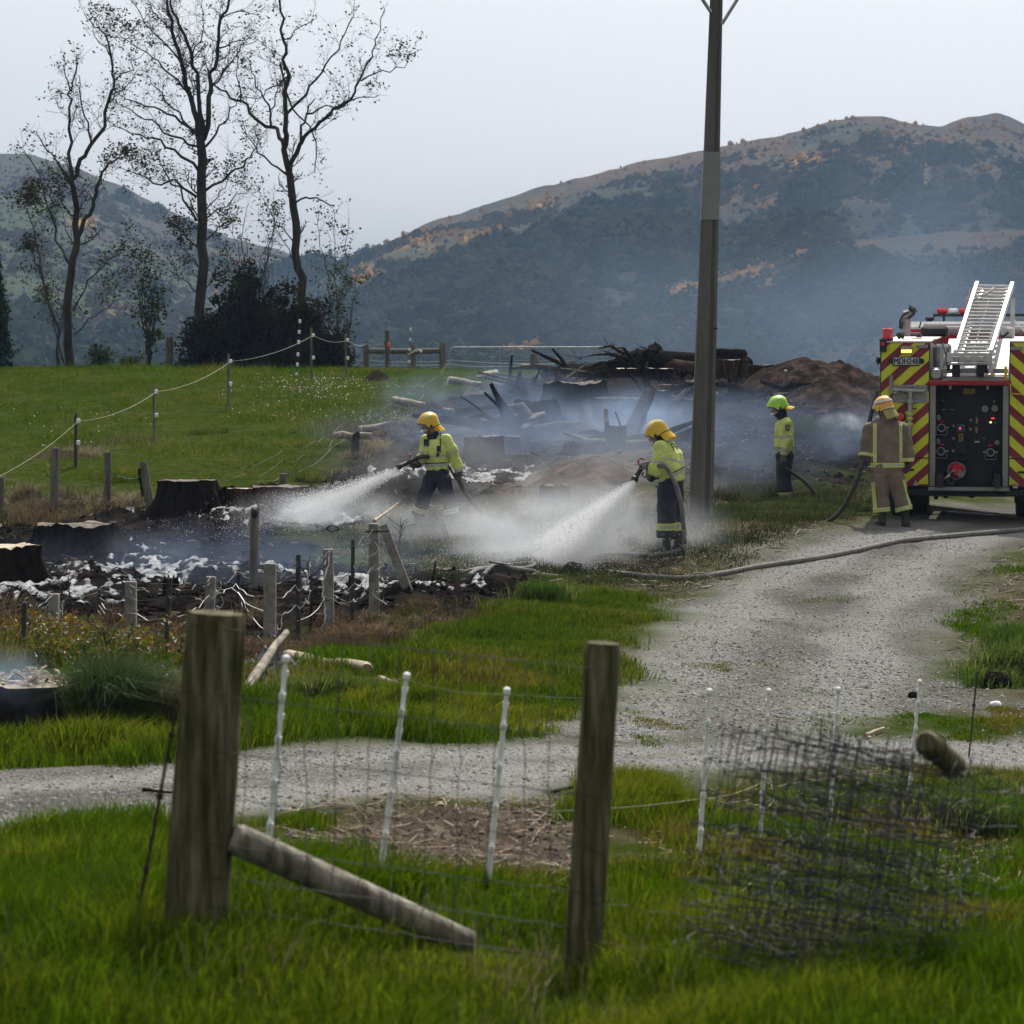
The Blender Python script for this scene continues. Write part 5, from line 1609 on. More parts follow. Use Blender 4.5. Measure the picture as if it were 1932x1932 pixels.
hose('pale hose end curving over the burnt ground beside the dark boulder', [G(1010, 1078), G(985, 1077), G(960, 1077), G(935, 1081), G(912, 1086)], .03, M_hosegrey)
def rock(label, u, v, s, mat, seed):
    a = hit(u, v); rn = random.Random(seed)
    mb = MB().ell((0, 0, s * .3), (s, s * .8, s * .7), nu=12, nv=8)
    mb.v = [(x + rn.gauss(0, s * .06), y + rn.gauss(0, s * .06), z + rn.gauss(0, s * .06)) for x, y, z in mb.v]
    tag(mb.build('rock', mat, None, origin=(0, 0, 0), smooth=60), label, 'rock').location = a
rock('dark boulder on the edge of the burnt ground below the spray', 1082, 1075, .14, M_char, 1)
rock('small dark stone at the gravel edge near the right stakes', 1724, 1314, .06, M_char, 2)
rock('dark clod at the right edge of the driveway', 1880, 1296, .16, M_char, 3)
# ------------------------------------------------------------------ fire engine
M_red = pmat('engine_red', (.30, .012, .02), (.36, .016, .024), scale=3, rough=.35, coat=.3)
M_chred = pmat('chevron_red', (.17, .014, .03), (.29, .02, .042), scale=2.5, rough=.5)
M_chyel = pmat('chevron_yellow', (.40, .43, .02), (.64, .68, .03), scale=2.5, rough=.5, lo=.2, hi=.5)
M_alu = pmat('brushed_aluminium', (.32, .315, .31), (.52, .515, .51), scale=4, rough=.42, metal=.75, stretch=(1, 1, 6))
M_aludull = pmat('dull_aluminium', (.24, .23, .22), (.32, .31, .30), scale=4, rough=.55, metal=.4)
M_plate = pmat('tread_plate', (.62, .56, .55), (.72, .66, .65), scale=14, rough=.38, metal=.5, bump=.25, bscale=60)
M_ewhite = pmat('engine_white', (.42, .42, .415), (.62, .62, .62), scale=2.5, rough=.45, coat=.1)
M_dark = pmat('engine_dark', (.010, .011, .013), (.024, .026, .03), scale=6, rough=.6)
M_bay = pmat('pump_bay_black', (.007, .009, .012), (.016, .019, .024), scale=5, rough=.55)
M_rubber = pmat('tyre_rubber', (.012, .012, .013), (.03, .03, .03), scale=12, rough=.85, bump=.3)
M_redlamp = pmat('red_lamp', (.62, .02, .03), (.72, .04, .05), scale=9, rough=.2, coat=.6)
M_clearlamp = pmat('clear_lamp', (.70, .72, .74), (.82, .83, .84), scale=9, rough=.2, coat=.6)
M_amber = pmat('amber_led', (.9, .35, .05), None, rough=.3, emit=(1, .36, .07), estr=3.2)
M_ledred = pmat('red_led', (.8, .02, .03), None, rough=.3, emit=(1, .05, .08), estr=1.0)
M_ledor = pmat('orange_led', (.9, .4, .1), None, rough=.3, emit=(1, .5, .2), estr=1.6)
M_chrome = pmat('chrome', (.60, .61, .62), (.68, .69, .70), scale=5, rough=.18, metal=1)
M_platebg = pmat('number_plate_white', (.52, .53, .53), (.58, .58, .58), scale=20, rough=.4)
M_plateink = pmat('number_plate_ink', (.02, .02, .024), None, rough=.5)
M_dial = pmat('gauge_dial', (.30, .31, .32), (.38, .39, .40), scale=20, rough=.3)
M_blue = pmat('panel_blue', (.02, .06, .14), (.03, .08, .18), scale=10, rough=.4)
M_yel = pmat('yellow_paint', (.62, .40, .02), (.70, .46, .03), scale=8, rough=.45)
M_beige = pmat('monitor_grey', (.30, .28, .26), (.38, .36, .34), scale=5, rough=.5, metal=.3)
M_glass = pmat('dark_glass', (.012, .016, .02), None, rough=.08, spec=.6)

def fire_engine():
    yaw = math.radians(-10.5)
    g = hit(1828, 985)
    g.y = 44.0; g.x = (1828.6 - 966) / FPX * 44.0; g.z = P(1828, 985, 44.0).z
    root = thing('fire_engine', 'fire engine seen from behind with red and yellow chevrons and a raised ladder', 'fire engine', g, yaw)
    Ti = (Matrix.Translation(g) @ Matrix.Rotation(yaw, 4, 'Z')).inverted()
    o = Ti @ Vector((0, 0, CAMZ))
    def L(u, v, y=0.0):
        d = Ti.to_3x3() @ ray(u, v)
        return o + d * ((y - o.y) / d.y)
    z5 = lambda X, Y, y=0.0: L((2260 + X / 4.7586) * .72468, (720 + Y / 4.7586) * .72468, y)
    z6 = lambda X, Y, y=0.0: L((2260 + X / 4.7586) * .72468, (980 + Y / 4.7586) * .72468, y)
    def bx(name, c, size, mat, parent=root, bev=.006, rot=None):
        return MB().box(c, size, rot=rot, bev=bev).build(name, mat, parent)
    def rect(name, a, b_, y0, y1, mat, parent=root, bev=.004):
        """A box whose rear face spans two points of the rear plane."""
        return bx(name, ((a.x + b_.x) / 2, (y0 + y1) / 2, (a.z + b_.z) / 2), (abs(a.x - b_.x), abs(y1 - y0), abs(a.z - b_.z)), mat, parent, bev)
    xl, xi = L(1660.3, 800).x, L(1753.6, 800).x
    xr, xo = L(1903.6, 800).x, L(1903.6, 800).x + (L(1753.6, 800).x - L(1660.3, 800).x)
    zt, zb = L(1700, 646).z, L(1700, 917).z
    zbar = L(1828, 722.5).z
    BL = 4.3
    # lockers either side of the pump bay
    for side, (x0, x1) in enumerate(((xl, xi), (xr, xo))):
        bd = MB()
        sl = .10
        bd.add([(x0, .012, zb), (x1, .012, zb), (x1, .012, zt - .004), (x0, .012, zt - .004), (x0, BL, zb), (x1, BL, zb), (x1, BL, zt + sl - .004), (x0, BL, zt + sl - .004)],
               [(0, 1, 2, 3), (5, 4, 7, 6), (4, 0, 3, 7), (1, 5, 6, 2), (3, 2, 6, 7), (4, 5, 1, 0)])
        lk = bd.build('locker', M_red, root)
        MB().add([(x0 - .006, 0, zt), (x1 + .006, 0, zt), (x1 + .006, BL, zt + sl), (x0 - .006, BL, zt + sl), (x0 - .006, 0, zt + .02), (x1 + .006, 0, zt + .02), (x1 + .006, BL, zt + sl + .02), (x0 - .006, BL, zt + sl + .02)],
                 [(3, 2, 1, 0), (4, 5, 6, 7), (0, 1, 5, 4), (1, 2, 6, 5), (2, 3, 7, 6), (3, 0, 4, 7)]).build('locker_roof', M_plate, root)
        bx('rear_panel', ((x0 + x1) / 2, .004, (zt + zb) / 2), (x1 - x0, .016, zt - zb), M_chred, root, .003)
        if side == 0:      # brushed inner face towards the bay
            bx('inner_panel', (x1 + .004, .65, (zbar + zt) / 2 + .02), (.008, 1.25, zt - zbar - .06), M_alu, root, 0)
        # stripes
        per = .305; half = .156
        for k in range(-9, 4):
            if side == 0:
                f = lambda x, c: c + .9 * (x - xl); c0 = L(1660, 684.7).z + k * per
            else:
                f = lambda x, c: c - .9 * (x - xr); c0 = L(1904, 683).z + k * per
            poly = [(x0 - .5, f(x0 - .5, c0)), (x1 + .5, f(x1 + .5, c0)), (x1 + .5, f(x1 + .5, c0 + half)), (x0 - .5, f(x0 - .5, c0 + half))]
            for ax_, lim_, sg in ((0, x0 + .012, 1), (0, x1 - .012, -1), (1, zb + .03, 1), (1, zt - .012, -1)):
                out = []
                for i in range(len(poly)):
                    p, q = poly[i], poly[(i + 1) % len(poly)]
                    ip, iq = (p[ax_] - lim_) * sg >= 0, (q[ax_] - lim_) * sg >= 0
                    if ip: out.append(p)
                    if ip != iq:
                        t = (lim_ - p[ax_]) / (q[ax_] - p[ax_])
                        out.append((p[0] + (q[0] - p[0]) * t, p[1] + (q[1] - p[1]) * t))
                poly = out
                if len(poly) < 3: break
            if len(poly) >= 3:
                MB().prism(poly, -.004, -.008, lambda x, z, h: (x, h, z)).build('chevron_stripe', M_chyel, root)
        # door split, corner trims
        zs = L(1730, 864).z
        bx('door_gap', ((x0 + x1) / 2, -.010, zs), (x1 - x0 - .02, .006, .018), M_dark, root, 0)
        bx('edge_trim', (x0 + .005, -.006, (zt + zb) / 2), (.014, .020, zt - zb - .01), M_dark, root, 0)
        bx('edge_trim', (x1 - .005, -.006, (zt + zb) / 2), (.012, .020, zt - zb - .01), M_dark, root, 0)
        # side shutters and skirt, out of the photograph's sight but part of the body
        sx = x0 - .006 if side == 0 else x1 + .006
        for k in range(3):
            bx('side_shutter', (sx, .75 + 1.35 * k, (zt + zb) / 2 + .05), (.02, 1.2, zt - zb - .35), M_alu, root, .004)
        lz = z6(593, 1340) if side == 0 else z6(1825, 1375)
        lt = bx('latch', (lz.x, -.03, lz.z), (.075, .03, .03), M_chrome, root, .006)
        MB().cyl((lz.x, -.05, lz.z), (lz.x, -.05, lz.z + .06), .018, 8).build('latch_pin', M_chrome, lt)
    # pump bay
    zsill = L(1828, 917).z
    bx('bay_back', ((xi + xr) / 2, .56, (zbar + zsill) / 2), (xr - xi - .004, .02, zbar - zsill), M_bay, root, 0)
    bx('bay_floor', ((xi + xr) / 2, .28, zsill - .01), (xr - xi - .004, .54, .02), M_bay, root, 0)
    for x, w in ((xi + .046, .088), (xr - .046, .088)):
        bx('bay_column', (x, .03, (zbar + zsill) / 2 - .01), (w, .06, zbar - zsill), M_aludull, root, .006)
        bx('bay_wall', (x + (.035 if x < (xi + xr) / 2 else -.035), .31, (zbar + zsill) / 2), (.012, .48, zbar - zsill - .02), M_bay, root, 0)
    bx('sill', ((xi + xr) / 2, .0, zsill - .045), (xr - xi + .03, .12, .055), M_aludull, root, .008)
    bx('red_bar', ((xi + xr) / 2 + .005, -.01, zbar), (xr - xi + .05, .07, .075), M_red, root, .012)
    bx('bay_header', ((xi + xr) / 2, .3, zbar + .03), (xr - xi - .01, .5, .02), M_dark, root, 0)
    YB = .53
    def gauge(X, Y, r):
        c = z6(X, Y, YB); r = r / 4.7586 * .72468 / FPX * 44.6
        gq = MB().lathe([(r * 1.15, 0), (r * 1.15, .03), (r * .95, .035)], (c.x, YB + .015, c.z), Matrix.Rotation(math.pi / 2, 3, 'X'), 18).build('gauge', M_dark, root)
        MB().lathe([(r * .95, 0), (r * .95, .004)], (c.x, YB - .020, c.z), Matrix.Rotation(math.pi / 2, 3, 'X'), 18).build('dial', M_dial, gq)
        MB().box((c.x + r * .2, YB - .0265, c.z + r * .15), (r * .9, .002, .006), rot=Matrix.Rotation(-.7, 3, 'Y')).build('needle', M_dark, gq)
    for a in ((870, 508, 36), (865, 800, 36), (1450, 400, 44), (1572, 395, 44), (1598, 820, 32)): gauge(*a)
    def outlet(X, Y):
        c = z6(X, Y, YB - .06); r = .060
        R = Matrix.Rotation(math.pi / 2, 3, 'X')
        q = MB().lathe([(r * 1.1, -.10), (r * 1.1, .0), (r * .95, .03), (r * .95, .10)], (c.x, YB - .02, c.z), R, 18).build('outlet', M_dark, root)
        MB().ring((c.x, YB - .125, c.z), r * .92, .010, R, 20, 6).build('coupling_ring', M_alu, q)
        for s in (-1, 1):
            MB().tube([(c.x + s * r * .9, YB - .125, c.z), (c.x + s * r * 1.55, YB - .12, c.z + .004)], .011, 6).ell((c.x + s * r * 1.6, YB - .12, c.z + .004), (.018, .014, .018), nu=8, nv=5).build('lug', M_alu, q)
        MB().tube([(c.x - r * 1.3, YB - .10, c.z - r * .5), (c.x - r * 1.25, YB - .11, c.z - r * 1.75), (c.x + r * 1.35, YB - .11, c.z - r * 1.75), (c.x + r * 1.35, YB - .10, c.z - r * .5)], .0085, 6).build('bail_handle', M_alu, q)
        MB().ell((c.x, YB - .04, c.z + r * 1.6), (r * .9, .03, r * .35), nu=10, nv=6).build('red_cap', M_redlamp, q)
    for a in ((912, 635), (905, 925), (1518, 940)): outlet(*a)
    def rz(name, X0, Y0, X1, Y1, mat, th=.02, par=root, y=YB):
        return rect(name, z6(X0, Y0, y), z6(X1, Y1, y), y, y - th, mat, par, .003)
    pn = rz('control_box', 1085, 580, 1220, 960, M_dark, .05)
    rz('screen', 1098, 592, 1205, 690, M_blue, .012, pn, YB - .052)
    rz('indicator', 1130, 632, 1150, 656, M_ledred, .008, pn, YB - .066)
    rz('indicator', 1150, 604, 1195, 614, M_dial, .006, pn, YB - .066)
    sb = rz('symbol_plate', 1128, 712, 1174, 802, M_yel, .008, pn, YB - .052)
    rz('symbol', 1136, 722, 1166, 792, M_dark, .006, sb, YB - .061)
    rz('symbol_mark', 1147, 740, 1155, 780, M_yel, .004, sb, YB - .068)
    sg = rz('warning_sign', 1183, 150, 1325, 216, M_yel, .01)
    for k in range(3): rz('print_line', 1200, 164 + k * 16, 1310, 170 + k * 16, M_cutdark, .003, sg, YB - .011)
    for X in (1018, 1480):
        q = rz('hinge_bracket', X - 14, 112, X + 14, 162, M_alu, .05, root, .10)
    for (X, Y) in ((1275, 540), (1270, 650), (1062, 612), (1060, 768), (1055, 922)): rz('knob', X - 17, Y - 17, X + 17, Y + 17, M_aludull, .05)
    for (X, Y) in ((1348, 545), (1344, 660)):
        rz('lever', X - 12, Y - 40, X + 8, Y + 40, M_dial, .04); rz('lever_knob', X + 6, Y - 14, X + 32, Y + 14, M_redlamp, .05)
    rz('switch_plate', 1318, 780, 1385, 850, M_dark, .02); rz('white_lever', 1322, 800, 1382, 818, M_clearlamp, .05)
    rz('indicator', 1525, 512, 1565, 526, M_ledred, .01); rz('indicator', 1506, 558, 1532, 578, M_ledor, .012); rz('indicator', 1570, 570, 1584, 580, M_clearlamp, .01)
    for (X, Y, w, h) in ((935, 410, 60, 14), (1045, 412, 60, 12), (932, 296, 24, 22), (1562, 310, 26, 30), (1440, 765, 26, 14), (870, 1105, 60, 150), (1500, 1210, 70, 210)):
        rz('fitting', X - w / 2, Y - h / 2, X + w / 2, Y + h / 2, M_aludull if h < 40 else M_dark, .03)
    rz('pipe_cover', 990, 1020, 1250, 1040, M_dark, .12)
    c = z6(1095, 1165, YB)
    R = Matrix.Rotation(math.pi / 2, 3, 'X')
    sc_ = MB().lathe([(.13, -.06), (.13, .0), (.118, .05), (.10, .10), (.06, .14)], (c.x, YB - .02, c.z), R, 22).build('suction_inlet', M_redlamp, root)
    MB().ring((c.x, YB - .06, c.z), .125, .018, R, 24, 6).build('inlet_ring', M_aludull, sc_)
    c2 = z6(1148, 1215, YB - .18)
    MB().lathe([(.055, 0), (.055, .05), (.045, .055)], (c2.x, YB - .13, c2.z), R, 16).build('blank_cap', M_aludull, sc_)
    c3 = z6(1008, 1232, YB - .2)
    vv = MB().tube([(c3.x + .06, YB - .12, c3.z + .05), (c3.x, YB - .2, c3.z), (c3.x - .09, YB - .22, c3.z - .05)], [.03, .028, .016], 10).ell((c3.x - .1, YB - .22, c3.z - .055), (.022, .02, .022), nu=8, nv=6).tube([(c3.x - .03, YB - .2, c3.z + .03), (c3.x + .09, YB - .2, c3.z + .085)], .010, 6).build('drain_valve', M_chrome, root)
    c4 = z6(1030, 1290, YB - .1); MB().ring((c4.x, YB - .12, c4.z), .045, .007, R, 18, 5).build('drain_ring', M_aludull, root)
    c5 = z6(1575, 1340, YB - .1); MB().ring((c5.x, YB - .05, c5.z), .035, .01, R, 18, 5).build('drain_ring', M_aludull, root)
    # sloping white cover between the lockers
    a0, a1 = L(1777, 716), L(1903, 716)
    y1 = 1.15; zc = zt + .06
    MB().add([(a0.x, .03, zbar + .045), (xr - .006, .03, zbar + .045), (xr - .006, y1, zc), (a0.x + .06, y1, zc), (a0.x, .03, zbar - .02), (xr - .006, .03, zbar - .02), (xr - .006, 3.6, zbar - .02), (a0.x + .06, 3.6, zbar - .02), (xr - .006, 3.6, zc), (a0.x + .06, 3.6, zc)],
             [(0, 1, 2, 3), (3, 2, 8, 9), (0, 4, 5, 1), (1, 5, 6, 8, 2), (9, 7, 4, 0, 3), (8, 6, 7, 9), (7, 6, 5, 4)]).build('sloping_cover', M_ewhite, root)
    rect('cover_band', z5(905, 1140, .0), z5(1730, 1200, .0), .02, .16, M_aludull, root)
    # chrome round lamp and bright tank on the left of the cover
    c = z5(842, 1205, -.02)
    lp = MB().lathe([(.09, 0), (.10, .02), (.10, .05), (.075, .07)], (c.x, .06, c.z), R, 24).build('round_lamp', M_alu, root)
    MB().ring((c.x, -.012, c.z), .062, .012, R, 22, 6).build('lamp_rim', M_chrome, lp)
    MB().lathe([(.03, 0), (.028, .012)], (c.x, -.006, c.z), R, 14).build('lamp_lens', M_dial, lp)
    rect('lamp_box', z5(775, 1130), z5(912, 1278), .065, .3, M_dark)
    MB().lathe([(.13, 0), (.14, .03), (.14, .42), (.12, .46)], (xi + .16, .55, zbar + .12), n=18).build('steel_bottle', M_chrome, root)
    MB().tube([(xi + .17, .42, zbar + .58), (xi + .22, .3, zbar + .45), (xi + .25, .28, zbar + .25), (xi + .28, .3, zbar + .1)], .014, 6).build('cable', M_dark, root)
    # beacon, marker lamps, amber flasher
    c = z5(240, 700, .12); w = (z5(310, 0).x - z5(172, 0).x) / 2
    bc = MB().lathe([(w * 1.08, -.085), (w * 1.08, -.06), (w, -.055), (w * .92, .06), (w * .7, .075)], (c.x, .14, c.z), n=20).build('beacon', M_redlamp, root)
    MB().lathe([(w * 1.15, -.17), (w * 1.0, -.12), (w * 1.12, -.083)], (c.x, .14, c.z), n=16).build('beacon_base', M_dark, bc)
    q = rect('marker_lamp', z5(147, 775), z5(232, 930), -.012, -.07, M_dark); rect('marker_lens', z5(165, 815), z5(208, 855), -.071, -.09, M_redlamp, q)
    c = z5(130, 1045); MB().tube([(c.x, .1, c.z + .05), (c.x - .015, .1, c.z), (c.x + .01, .1, c.z - .04)], .035, 7).build('side_lamp', M_dark, root)
    q = rect('flasher', z5(405, 862), z5(552, 955), -.010, -.05, M_aludull)
    for k in range(7):
        for j in range(2): rect('led_cell', z5(416 + k * 18.3, 908 + j * 19), z5(431 + k * 18.3, 924 + j * 19), -.051, -.056, M_amber, q, 0)
    rect('handle_recess', z5(598, 845), z5(745, 888), -.010, -.035, M_aludull)
    c = z6(400, 500); rl = MB().lathe([(.085, -.02), (.085, .03), (.07, .04)], (c.x, -.012, c.z), R, 22).build('round_red_lamp', M_dark, root)
    MB().lathe([(.066, 0), (.06, .02), (.03, .032)], (c.x, -.05, c.z), R, 20).build('lens', M_redlamp, rl)
    # number plate
    q = rect('number_plate', z5(303, 992), z5(640, 1110), -.010, -.022, M_dark)
    for X in (285, 662): MB().lathe([(.042, 0), (.042, .012)], (z5(X, 1048).x, -.010, z5(X, 1048).z), R, 14).build('plate_bracket', M_dark, q)
    rect('plate_face', z5(316, 1003), z5(630, 1094), -.022, -.026, M_platebg, q, 0)
    cu = bpy.data.curves.new('plate_text', 'FONT'); cu.body = 'MDH248'; cu.align_x = 'CENTER'; cu.align_y = 'CENTER'; cu.extrude = .0012; cu.offset = .0
    tmp = bpy.data.objects.new('plate_text', cu)
    COL.objects.link(tmp)
    dg = bpy.context.evaluated_depsgraph_get()
    me = bpy.data.meshes.new_from_object(tmp.evaluated_get(dg)); bpy.data.objects.remove(tmp)
    me.materials.clear(); me.materials.append(M_plateink)
    xs = [v.co.x for v in me.vertices]; ys_ = [v.co.y for v in me.vertices]
    W_, H_ = z5(622, 0).x - z5(324, 0).x, z5(0, 1010).z - z5(0, 1086).z
    c = z5(473, 1049)
    for v in me.vertices:
        x, y, z = v.co
        v.co = (c.x + (x - (min(xs) + max(xs)) / 2) * W_ / (max(xs) - min(xs)), -.0275 - z, c.z + (y - (min(ys_) + max(ys_)) / 2) * H_ / (max(ys_) - min(ys_)))
    link_mesh('plate_text', me, q)
    for dx, dy in ((.0035, -.0003), (-.0035, -.0006)):
        m2_ = me.copy()
        for v in m2_.vertices: v.co.x += dx; v.co.y += dy
        link_mesh('plate_text', m2_, q)
    # standpipe on the left panel
    rect('standpipe_tray', z6(305, 105), z6(735, 330), -.010, -.018, M_aludull)
    def zt6(X, Y): p = z6(X, Y); return Vector((p.x, -.075, p.z))
    sp = MB().tube([zt6(330, 172), zt6(400, 165), zt6(450, 172), zt6(530, 178), zt6(620, 178), zt6(705, 182)], [.028, .024, .036, .040, .030, .028], 10).build('standpipe_head', M_galv, root)
    for X, Y in ((337, 176), (708, 188)): MB().ring(zt6(X, Y), .034, .014, R, 14, 6).build('eyelet', M_galv, sp)
    MB().tube([zt6(485, 165), zt6(488, 120), zt6(588, 118), zt6(590, 165)], .012, 6).build('grip', M_galv, sp)
    st = MB().tube([zt6(530, 190), zt6(530, 280), zt6(529, 284), zt6(527, 333), zt6(526, 337), zt6(520, 640), zt6(516, 768), zt6(516, 772), zt6(512, 1000)], [.036, .036, .058, .058, .036, .036, .036, .052, .052], 12).build('standpipe', M_galv, root)
    MB().tube([zt6(402, 303), zt6(655, 312)], .010, 6).build('t_bar', M_galv, st)
    for Y in (460, 517, 585): MB().tube([zt6(524, Y - 13), zt6(523, Y + 13)], .048, 10).build('yellow_band', M_chyel, st)
    MB().tube([zt6(523, 450), zt6(522, 595)], .034, 10).build('grey_neck', M_aludull, st)
    MB().tube([zt6(478, 400), zt6(608, 400)], .012, 6).build('clamp', M_dark, st)
    MB().tube([Vector((z5(290, 1220).x, -.05, z5(290, 1220).z)), Vector((z5(286, 1455).x, -.05, z5(286, 1455).z))], .032, 10).build('grab_pipe', M_aludull, root)
    c = z6(530, 1155); bx('door_handle', (c.x, -.03, c.z), (.10, .035, .03), M_dark, root, .008)
    # yellow fittings at the right panel
    MB().tube([Vector((z6(1765, 90).x, -.04, z6(1765, 90).z)), Vector((z6(1770, 212).x, -.04, z6(1770, 212).z)), Vector((z6(1910, 222).x, -.04, z6(1910, 222).z))], .012, 6).build('orange_rod', M_yel, root)
    MB().tube([Vector((z5(1500, 1220).x, -.02, z5(1500, 1220).z)), Vector((z5(1745, 1224).x, -.02, z5(1745, 1224).z))], .012, 6).build('orange_rod', M_yel, root)
    rect('yellow_lever', z5(1688, 1110), z5(1722, 1278), .01, -.035, M_yel)
    rect('handle_recess', z5(1762, 868), z5(1915, 912), -.010, -.035, M_aludull)
    c = z6(1905, 1185); bx('door_handle', (c.x, -.03, c.z), (.12, .035, .03), M_dark, root, .008)
    # ladder, raised on its gantry
    def ladder():
        lroot = root
        B0, B1 = z5(1078, 945, .05), z5(1520, 945, .05)
        T0, T1 = z5(1352, 92, 2.6), z5(1788, 100, 2.6)
        ext = MB()
        rails = []
        for a, b_ in ((B0, T0), (B1, T1)):
            ax_ = (b_ - a).normalized()
            r_ = MB()
            side = Vector((1, 0, 0)); nrm = ax_.cross(side).normalized()
            s = side * .028; nn = nrm * .05
            pts = [a - s - nn, a + s - nn, a + s + nn, a - s + nn, b_ - s - nn, b_ + s - nn, b_ + s + nn, b_ - s + nn]
            r_.add(pts, [(0, 1, 5, 4), (1, 2, 6, 5), (2, 3, 7, 6), (3, 0, 4, 7), (3, 2, 1, 0), (4, 5, 6, 7)])
            rails.append(r_.build('ladder_rail', M_ewhite, root))
        n = 20
        for k in range(n):
            t = .022 + .955 * k / (n - 1)
            MB().cyl(B0.lerp(T0, t), B1.lerp(T1, t), .017, 8).build('ladder_rung', M_alu, root)
        # second section beneath
        off = Vector((.0, .10, -.09))
        for f in (.14, .86):
            a, b_ = B0.lerp(B1, f) + off, T0.lerp(T1, f) + off
            MB().tube([a, b_], .032, 4, up=(1, 0, 0)).build('ladder_rail', M_alu, root)
        for k in range(18):
            t = .05 + .9 * k / 17
            MB().cyl(B0.lerp(B1, .14).lerp(T0.lerp(T1, .14), t) + off, B0.lerp(B1, .86).lerp(T0.lerp(T1, .86), t) + off, .014, 6).build('ladder_rung', M_alu, root)
            for f in (.09, .90):
                p = B0.lerp(B1, f).lerp(T0.lerp(T1, f), t)
                MB().box(p + Vector((0, 0, -.02)), (.10, .04, .05), bev=.01).build('rung_bracket', M_ewhite, root)
        MB().tube([B0.lerp(B1, .48) + off * .3, T0.lerp(T1, .45) + off * .3], .012, 5).build('halyard', M_rope, root)
        MB().tube([B0.lerp(T0, .73) + Vector((-.02, -.05, 0)), B0.lerp(T0, .80) + Vector((.1, -.08, .02)), T0.lerp(T1, .35).lerp(B0.lerp(B1, .35), .14) + Vector((0, -.08, 0)), T0.lerp(T1, .55).lerp(B0.lerp(B1, .5), .06) + Vector((0, -.08, 0))], .013, 6).build('rope_end', M_rope, root)
        # heel: channel, feet, rollers
        rect('ladder_heel', z5(978, 945, 0), z5(1540, 1062, 0), .02, -.10, M_ewhite)
        for X0, X1 in ((1055, 1140), (1200, 1285), (1362, 1440)):
            rect('heel_fitting', z5(X0, 990), z5(X1, 1048), -.101, -.14, M_alu)
        MB().cyl(z5(985, 1085, -.1), z5(1500, 1085, -.1), .018, 8).build('heel_bar', M_alu, root)
        for X0, X1, Y0, Y1 in ((978, 1016, 1060, 1172), (1042, 1140, 1092, 1245), (1342, 1436, 1092, 1245), (1438, 1478, 1072, 1185)):
            rect('rubber_foot', z5(X0, Y0), z5(X1, Y1), .0, -.09, M_rubber, bev=.012)
        rect('side_stop', z5(1498, 1050), z5(1545, 1195), .0, -.08, M_ewhite)
        # gantry arch holding the ladder head
        for X in (1235, 1795):
            a, b_ = z5(X, 270 if X > 1500 else 240, 2.75), z5(X - (25 if X < 1500 else 10), 760, 2.75)
            MB().tube([a, b_], .05, 4, up=(1, 0, 0)).build('gantry_post', M_ewhite, root)
        MB().tube([z5(1260, 160, 2.75), z5(1790, 165, 2.75)], .04, 4, up=(0, 0, 1)).build('gantry_bar', M_ewhite, root)
        MB().tube([z5(1270, 160, 2.75), z5(1262, 250, 2.75)], .04, 4).build('gantry_bar', M_ewhite, root)
    ladder()
    rect('white_locker', z5(1652, 622, 2.2), z5(1812, 760, 2.2), 2.2, 2.7, M_ewhite, bev=.03)
    MB().tube([z5(1640, 740, 2.1), z5(1690, 735, 2.1), z5(1742, 688, 2.1)], .02, 6).build('cable', M_dark, root)
    MB().tube([z5(1800, 540, 2.7), z5(1870, 600, 2.9), z5(1960, 700, 3)], .016, 6).build('stay', M_ewhite, root)
    # water monitor and dark box on the left locker roof
    ym = 1.4
    m_ = MB().tube([z5(470, 720, ym), z5(470, 600, ym), z5(468, 525, ym)], [.07, .075, .08], 10).build('monitor', M_beige, root)
    MB().tube([z5(430, 530, ym), z5(470, 470, ym), z5(520, 455, ym), z5(560, 430, ym)], [.055, .075, .07, .05], 10).build('monitor_elbow', M_beige, m_)
    MB().tube([z5(520, 450, ym), z5(545, 405, ym), z5(590, 420, ym)], [.05, .085, .04], 9).build('monitor_nozzle', M_dark, m_)
    MB().tube([z5(560, 400, ym), z5(610, 428, ym)], .012, 5).build('nozzle_arm', M_dark, m_)
    MB().tube([z5(500, 520, ym - .1), z5(555, 475, ym - .1), z5(580, 440, ym - .1)], .022, 6).build('grip', M_dark, m_)
    MB().tube([z5(500, 440, ym - .1), z5(420, 490, ym - .1), z5(395, 560, ym - .1), z5(395, 640, ym - .1), z5(415, 650, ym - .1), z5(425, 560, ym - .1)], .016, 6).build('cable', M_dark, m_)
    rect('monitor_foot', z5(415, 690, ym), z5(505, 740, ym), ym, ym + .3, M_beige)
    rect('dark_box', z5(652, 612, 1.6), z5(990, 742, 1.6), 1.6, 2.1, M_dark, bev=.04)
    MB().tube([z5(635, 640, 1.5), z5(655, 560, 1.5)], .012, 5).build('aerial', M_dark, root)
    MB().lathe([(.05, 0), (.03, .03), (.02, .05)], z5(632, 755, .8), n=10).build('roof_fitting', M_dark, root)
    rect('red_roof_box', z5(520, 650, 2.0), z5(660, 690, 2.0), 2.0, 3.0, M_red)
    MB().tube([z5(360, 745, .3), z5(400, 725, .3), z5(450, 735, .3)], .05, 7).build('roof_roll', M_dark, root)
    # cab
    cz0, cz1 = .55, L(1800, 607, BL + .4).z
    cx0, cx1 = xl + .04, xo - .04
    pr = [(BL + .08, cz0), (BL + 2.45, cz0), (BL + 2.5, 1.5), (BL + 2.25, cz1 - .22), (BL + .08, cz1 - .22)]
    MB().prism(pr, cx0, cx1, lambda y, z, h: (h, y, z)).build('cab', M_red, root)
    MB().box(((cx0 + cx1) / 2, BL + 1.2, cz1 - .11), (cx1 - cx0 - .06, 2.2, .22), bev=.09).build('cab_roof', M_ewhite, root)
